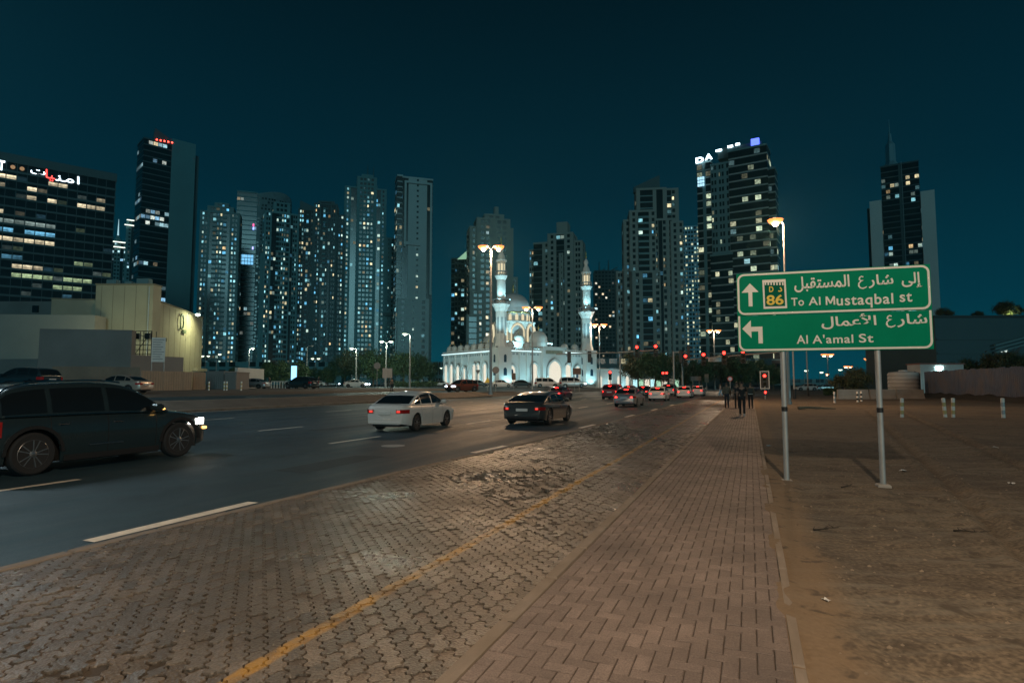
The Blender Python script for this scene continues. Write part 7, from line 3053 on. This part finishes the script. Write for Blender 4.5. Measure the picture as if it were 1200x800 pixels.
GT = 'trees along the district edge'
for key, px, Y, sc_, lab in (('a', 404, 150, .9, 'dark tree behind the left pale street lamp'), ('c', 420, 145, .95, 'broad dark tree behind the white driving sedan'), ('b', 437, 140, 1.2, 'dark tree left of the twin pale street lamp'),
                             ('c', 455, 148, .85, 'dark tree right behind the twin pale street lamp'), ('a', 473, 142, .95, 'dark tree just left of the single lamp before the slab tower'), ('b', 490, 150, 1.15, 'dark tree just right of the single lamp before the slab tower'),
                             ('a', 503, 165, .8, 'small dark tree left of the mosque corner'), ('b', 384, 150, .7, 'low dark tree behind the far car park'), ('b', 330, 120, .75, 'low dark tree behind the black parked suv'), ('b', 349, 125, .75, 'low dark tree above the black parked suv'),
                             ('a', 315, 135, .65, 'low dark tree right of the pale boundary wall'), ('b', 275, 150, .7, 'pale green tree behind the containers'), ('b', 300, 150, .6, 'small tree above the pale boundary wall'), ('b', 368, 160, .7, 'small dark tree beyond the far twin lamp'),
                             ('c', 748, 150, 1.0, 'broad dark tree left of the signal masts'), ('a', 768, 140, 1.05, 'dense dark tree behind the middle signal mast'), ('c', 784, 150, .95, 'dark tree just right of the middle signal mast'),
                             ('a', 822, 150, .9, 'dark tree behind the street name plate'), ('c', 845, 155, .95, 'broad dark tree left of the green sign corner'), ('b', 866, 150, 1.2, 'dark tree under the left end of the green sign'), ('a', 888, 160, .95, 'dark tree right of the low board signal'),
                             ('b', 906, 170, 1.0, 'dark tree behind the left sign post'), ('b', 803, 160, 1.0, 'dark tree between the signal masts'),
                             ('b', 1118, 105, .75, 'leafy tree behind the site cabin'), ('a', 1145, 100, .70, 'leafy tree behind the corrugated fence left of the largest'), ('c', 1178, 96, .72, 'largest leafy tree behind the corrugated fence'), ('a', 1210, 98, .8, 'leafy tree cut by the right picture edge')):
    tree(key, px, Y, lab, sc_, z=1.0 if px < 700 else 0.0, group=GT)
for px, w_, zz, lab in ((1112, .8, 0, 'small rooftop plant at the left of the dark building roof'), (1150, .55, 0, 'tiny rooftop plant in the middle of the dark building roof'), (1187, 1.25, 0, 'bright lit rooftop bush at the right of the dark building roof')):
    tree('d', px, 152, lab, 1.15 * w_, z=hb + .5 - .6, name='rooftop_plant', cat='plant')
tb_ = bpy.data.objects['low_building']
p = U(1183, 363, 150.5)
b = MB()
b.cbox(-.2, .2, -.2, .2, 0, .25, .04)
lo = b.build('roof_uplight', M_BLACK, tb_)
lo.location = (p.x - tb_.location.x, .8, hb + .52)
spot('roof_light', tb_, (p.x - tb_.location.x, .2, hb + .9), 420, (.85, 1.0, .45), R(140), .6, .1, (p.x - tb_.location.x + .8, 2.5, hb + 2.6))
# round bush and hedge on the sand lot's far edge
tree('d', 997, 74, 'large round clipped bush behind the concrete barriers', (1.05, 1.05, 1.05), z=0.4, name='bush', cat='bush')


def hedge(a, c, w, h, label, nl=5000):
    d = c - a
    L = d.length
    t = thing('hedge', a, math.atan2(d.y, d.x), label, 'hedge')
    r_ = random.Random(9)
    part(t, 'stems', M_BARK, lambda b: [b.cyl((L * (i + .5) / 14, 0, 0), (L * (i + .5) / 14 + .1, .1, h * .7), .03, .015, 5) for i in range(14)], kind='stuff')
    cb = MB()
    for k in range(nl):
        p = Vector((r_.uniform(0, L), r_.uniform(-w / 2, w / 2), 0))
        p.z = h * (r_.random() ** .5) * (1 + .12 * math.sin(p.x * 1.7) + .08 * math.sin(p.x * 4.1))
        n = Vector((r_.gauss(0, 1), r_.gauss(-.4, 1), r_.gauss(.5, 1))).normalized()
        u = n.orthogonal().normalized()
        v = n.cross(u)
        s = .11 * r_.uniform(.6, 1.3)
        cb.add([p - u * s, p - v * s * .5, p + u * s, p + v * s * .5], [(0, 1, 2, 3)])
    cb.build('foliage', M_LEAF, t)
    return t


hedge(Vector((*G(965, 464), 0)), Vector((*G(1027, 464.5), 0)), 1.2, 1.0, 'low dark hedge at the foot of the round bush')
hedge(Vector((U(462, 449, 112).x, 112, 1.0)), Vector((U(512, 449, 118).x, 118, 1.0)), 1.2, 1.1, 'low hedge left of the copper suv across the junction', 4000)
# far low buildings along the horizon
for k, (pa, pb, Y, yt, m_, lab) in enumerate(((905, 975, 420, 444, W_GREY, 'far low grey building at the horizon under the sign'), (1000, 1045, 330, 441, W_GREY, 'far low building behind the round bush'), (505, 522, 260, 424, W_TEAL, 'small pale building at the left rear of the mosque'),
                                              (225, 400, 330, 424, W_TEAL, 'long low podium building below the left towers'), (690, 905, 260, 420, W_DARK, 'long dark podium building below the right towers'), (545, 700, 280, 420, W_DARK, 'dark podium building behind the mosque'))):
    a, c = U(pa, 449, Y), U(pb, 449, Y)
    t = thing('podium_building', (a.x, Y, .5), 0, lab, 'building')
    w_, h_ = c.x - a.x, U(pa, yt, Y).z - .5
    wl, sb, lt = MB(), MB(), MB()
    part(t, 'core', M_TGLASS, lambda b: b.box(0, w_, 0, 20, 0, h_))
    facade(wl, sb, lt, Vector((0, 0, 0)), FX, FN, w_, 0, h_, 'PwwwwP' * max(1, int(w_ / 26)), 4.0, .10, 'mix', random.Random(30 + k), gain=.8)
    wl.build('wall_frame', m_, t, kind='stuff')
    lt.build('lit_windows', LIT, t, kind='stuff')
# lit blue information totem on the far side
p = U(344.5, 449, 92)
t = thing('light_totem', (p.x, 92, 1.0), 0, 'slim blue-lit advertising totem left of the black parked suv', 'sign')
part(t, 'frame', M_BLACK, lambda b: b.cbox(-.5, .5, -.15, .15, 0, 3.6, .03))
part(t, 'lit_face', emit('totem_blue', (.25, .6, 1.0), 2.5), lambda b: b.box(-.42, .42, -.17, -.151, .5, 3.5))
# low white rail on the far verge
p0, p1 = U(318, 449, 84), U(348, 449, 84)
t = thing('guard_rail', (p0.x, 84, 1.02), 0, 'low pale railing left of the black parked suv', 'railing')
for k in range(10):
    part(t, 'baluster', M_BOLW, lambda b: b.box((p1.x - p0.x) * k / 9 - .04, (p1.x - p0.x) * k / 9 + .04, -.03, .03, 0, 1.0))
part(t, 'top_rail', M_BOLW, lambda b: b.box(0, p1.x - p0.x, -.04, .04, 1.001, 1.08))

# ------------------------------------------------------------------ thin haze volume added to give the lamps soft halos
b = MB()
b.box(-900, 900, -60, 1000, -1.2, 420)
hz = b.build('haze', None, kind='stuff')
hm = bpy.data.materials.new('haze_air')
hm.use_nodes = True
hm.node_tree.nodes.clear()
ho = hm.node_tree.nodes.new('ShaderNodeOutputMaterial')
hv = hm.node_tree.nodes.new('ShaderNodeVolumePrincipled')
hv.inputs['Color'].default_value = (0.30, 0.86, 1.0, 1)
hv.inputs['Density'].default_value = 0.00015
hv.inputs['Anisotropy'].default_value = 0.65
hm.node_tree.links.new(hv.outputs[0], ho.inputs['Volume'])
hz.data.materials.append(hm)
tag(hz, 'thin night haze added over the whole district to give the lamps a glow', 'haze')
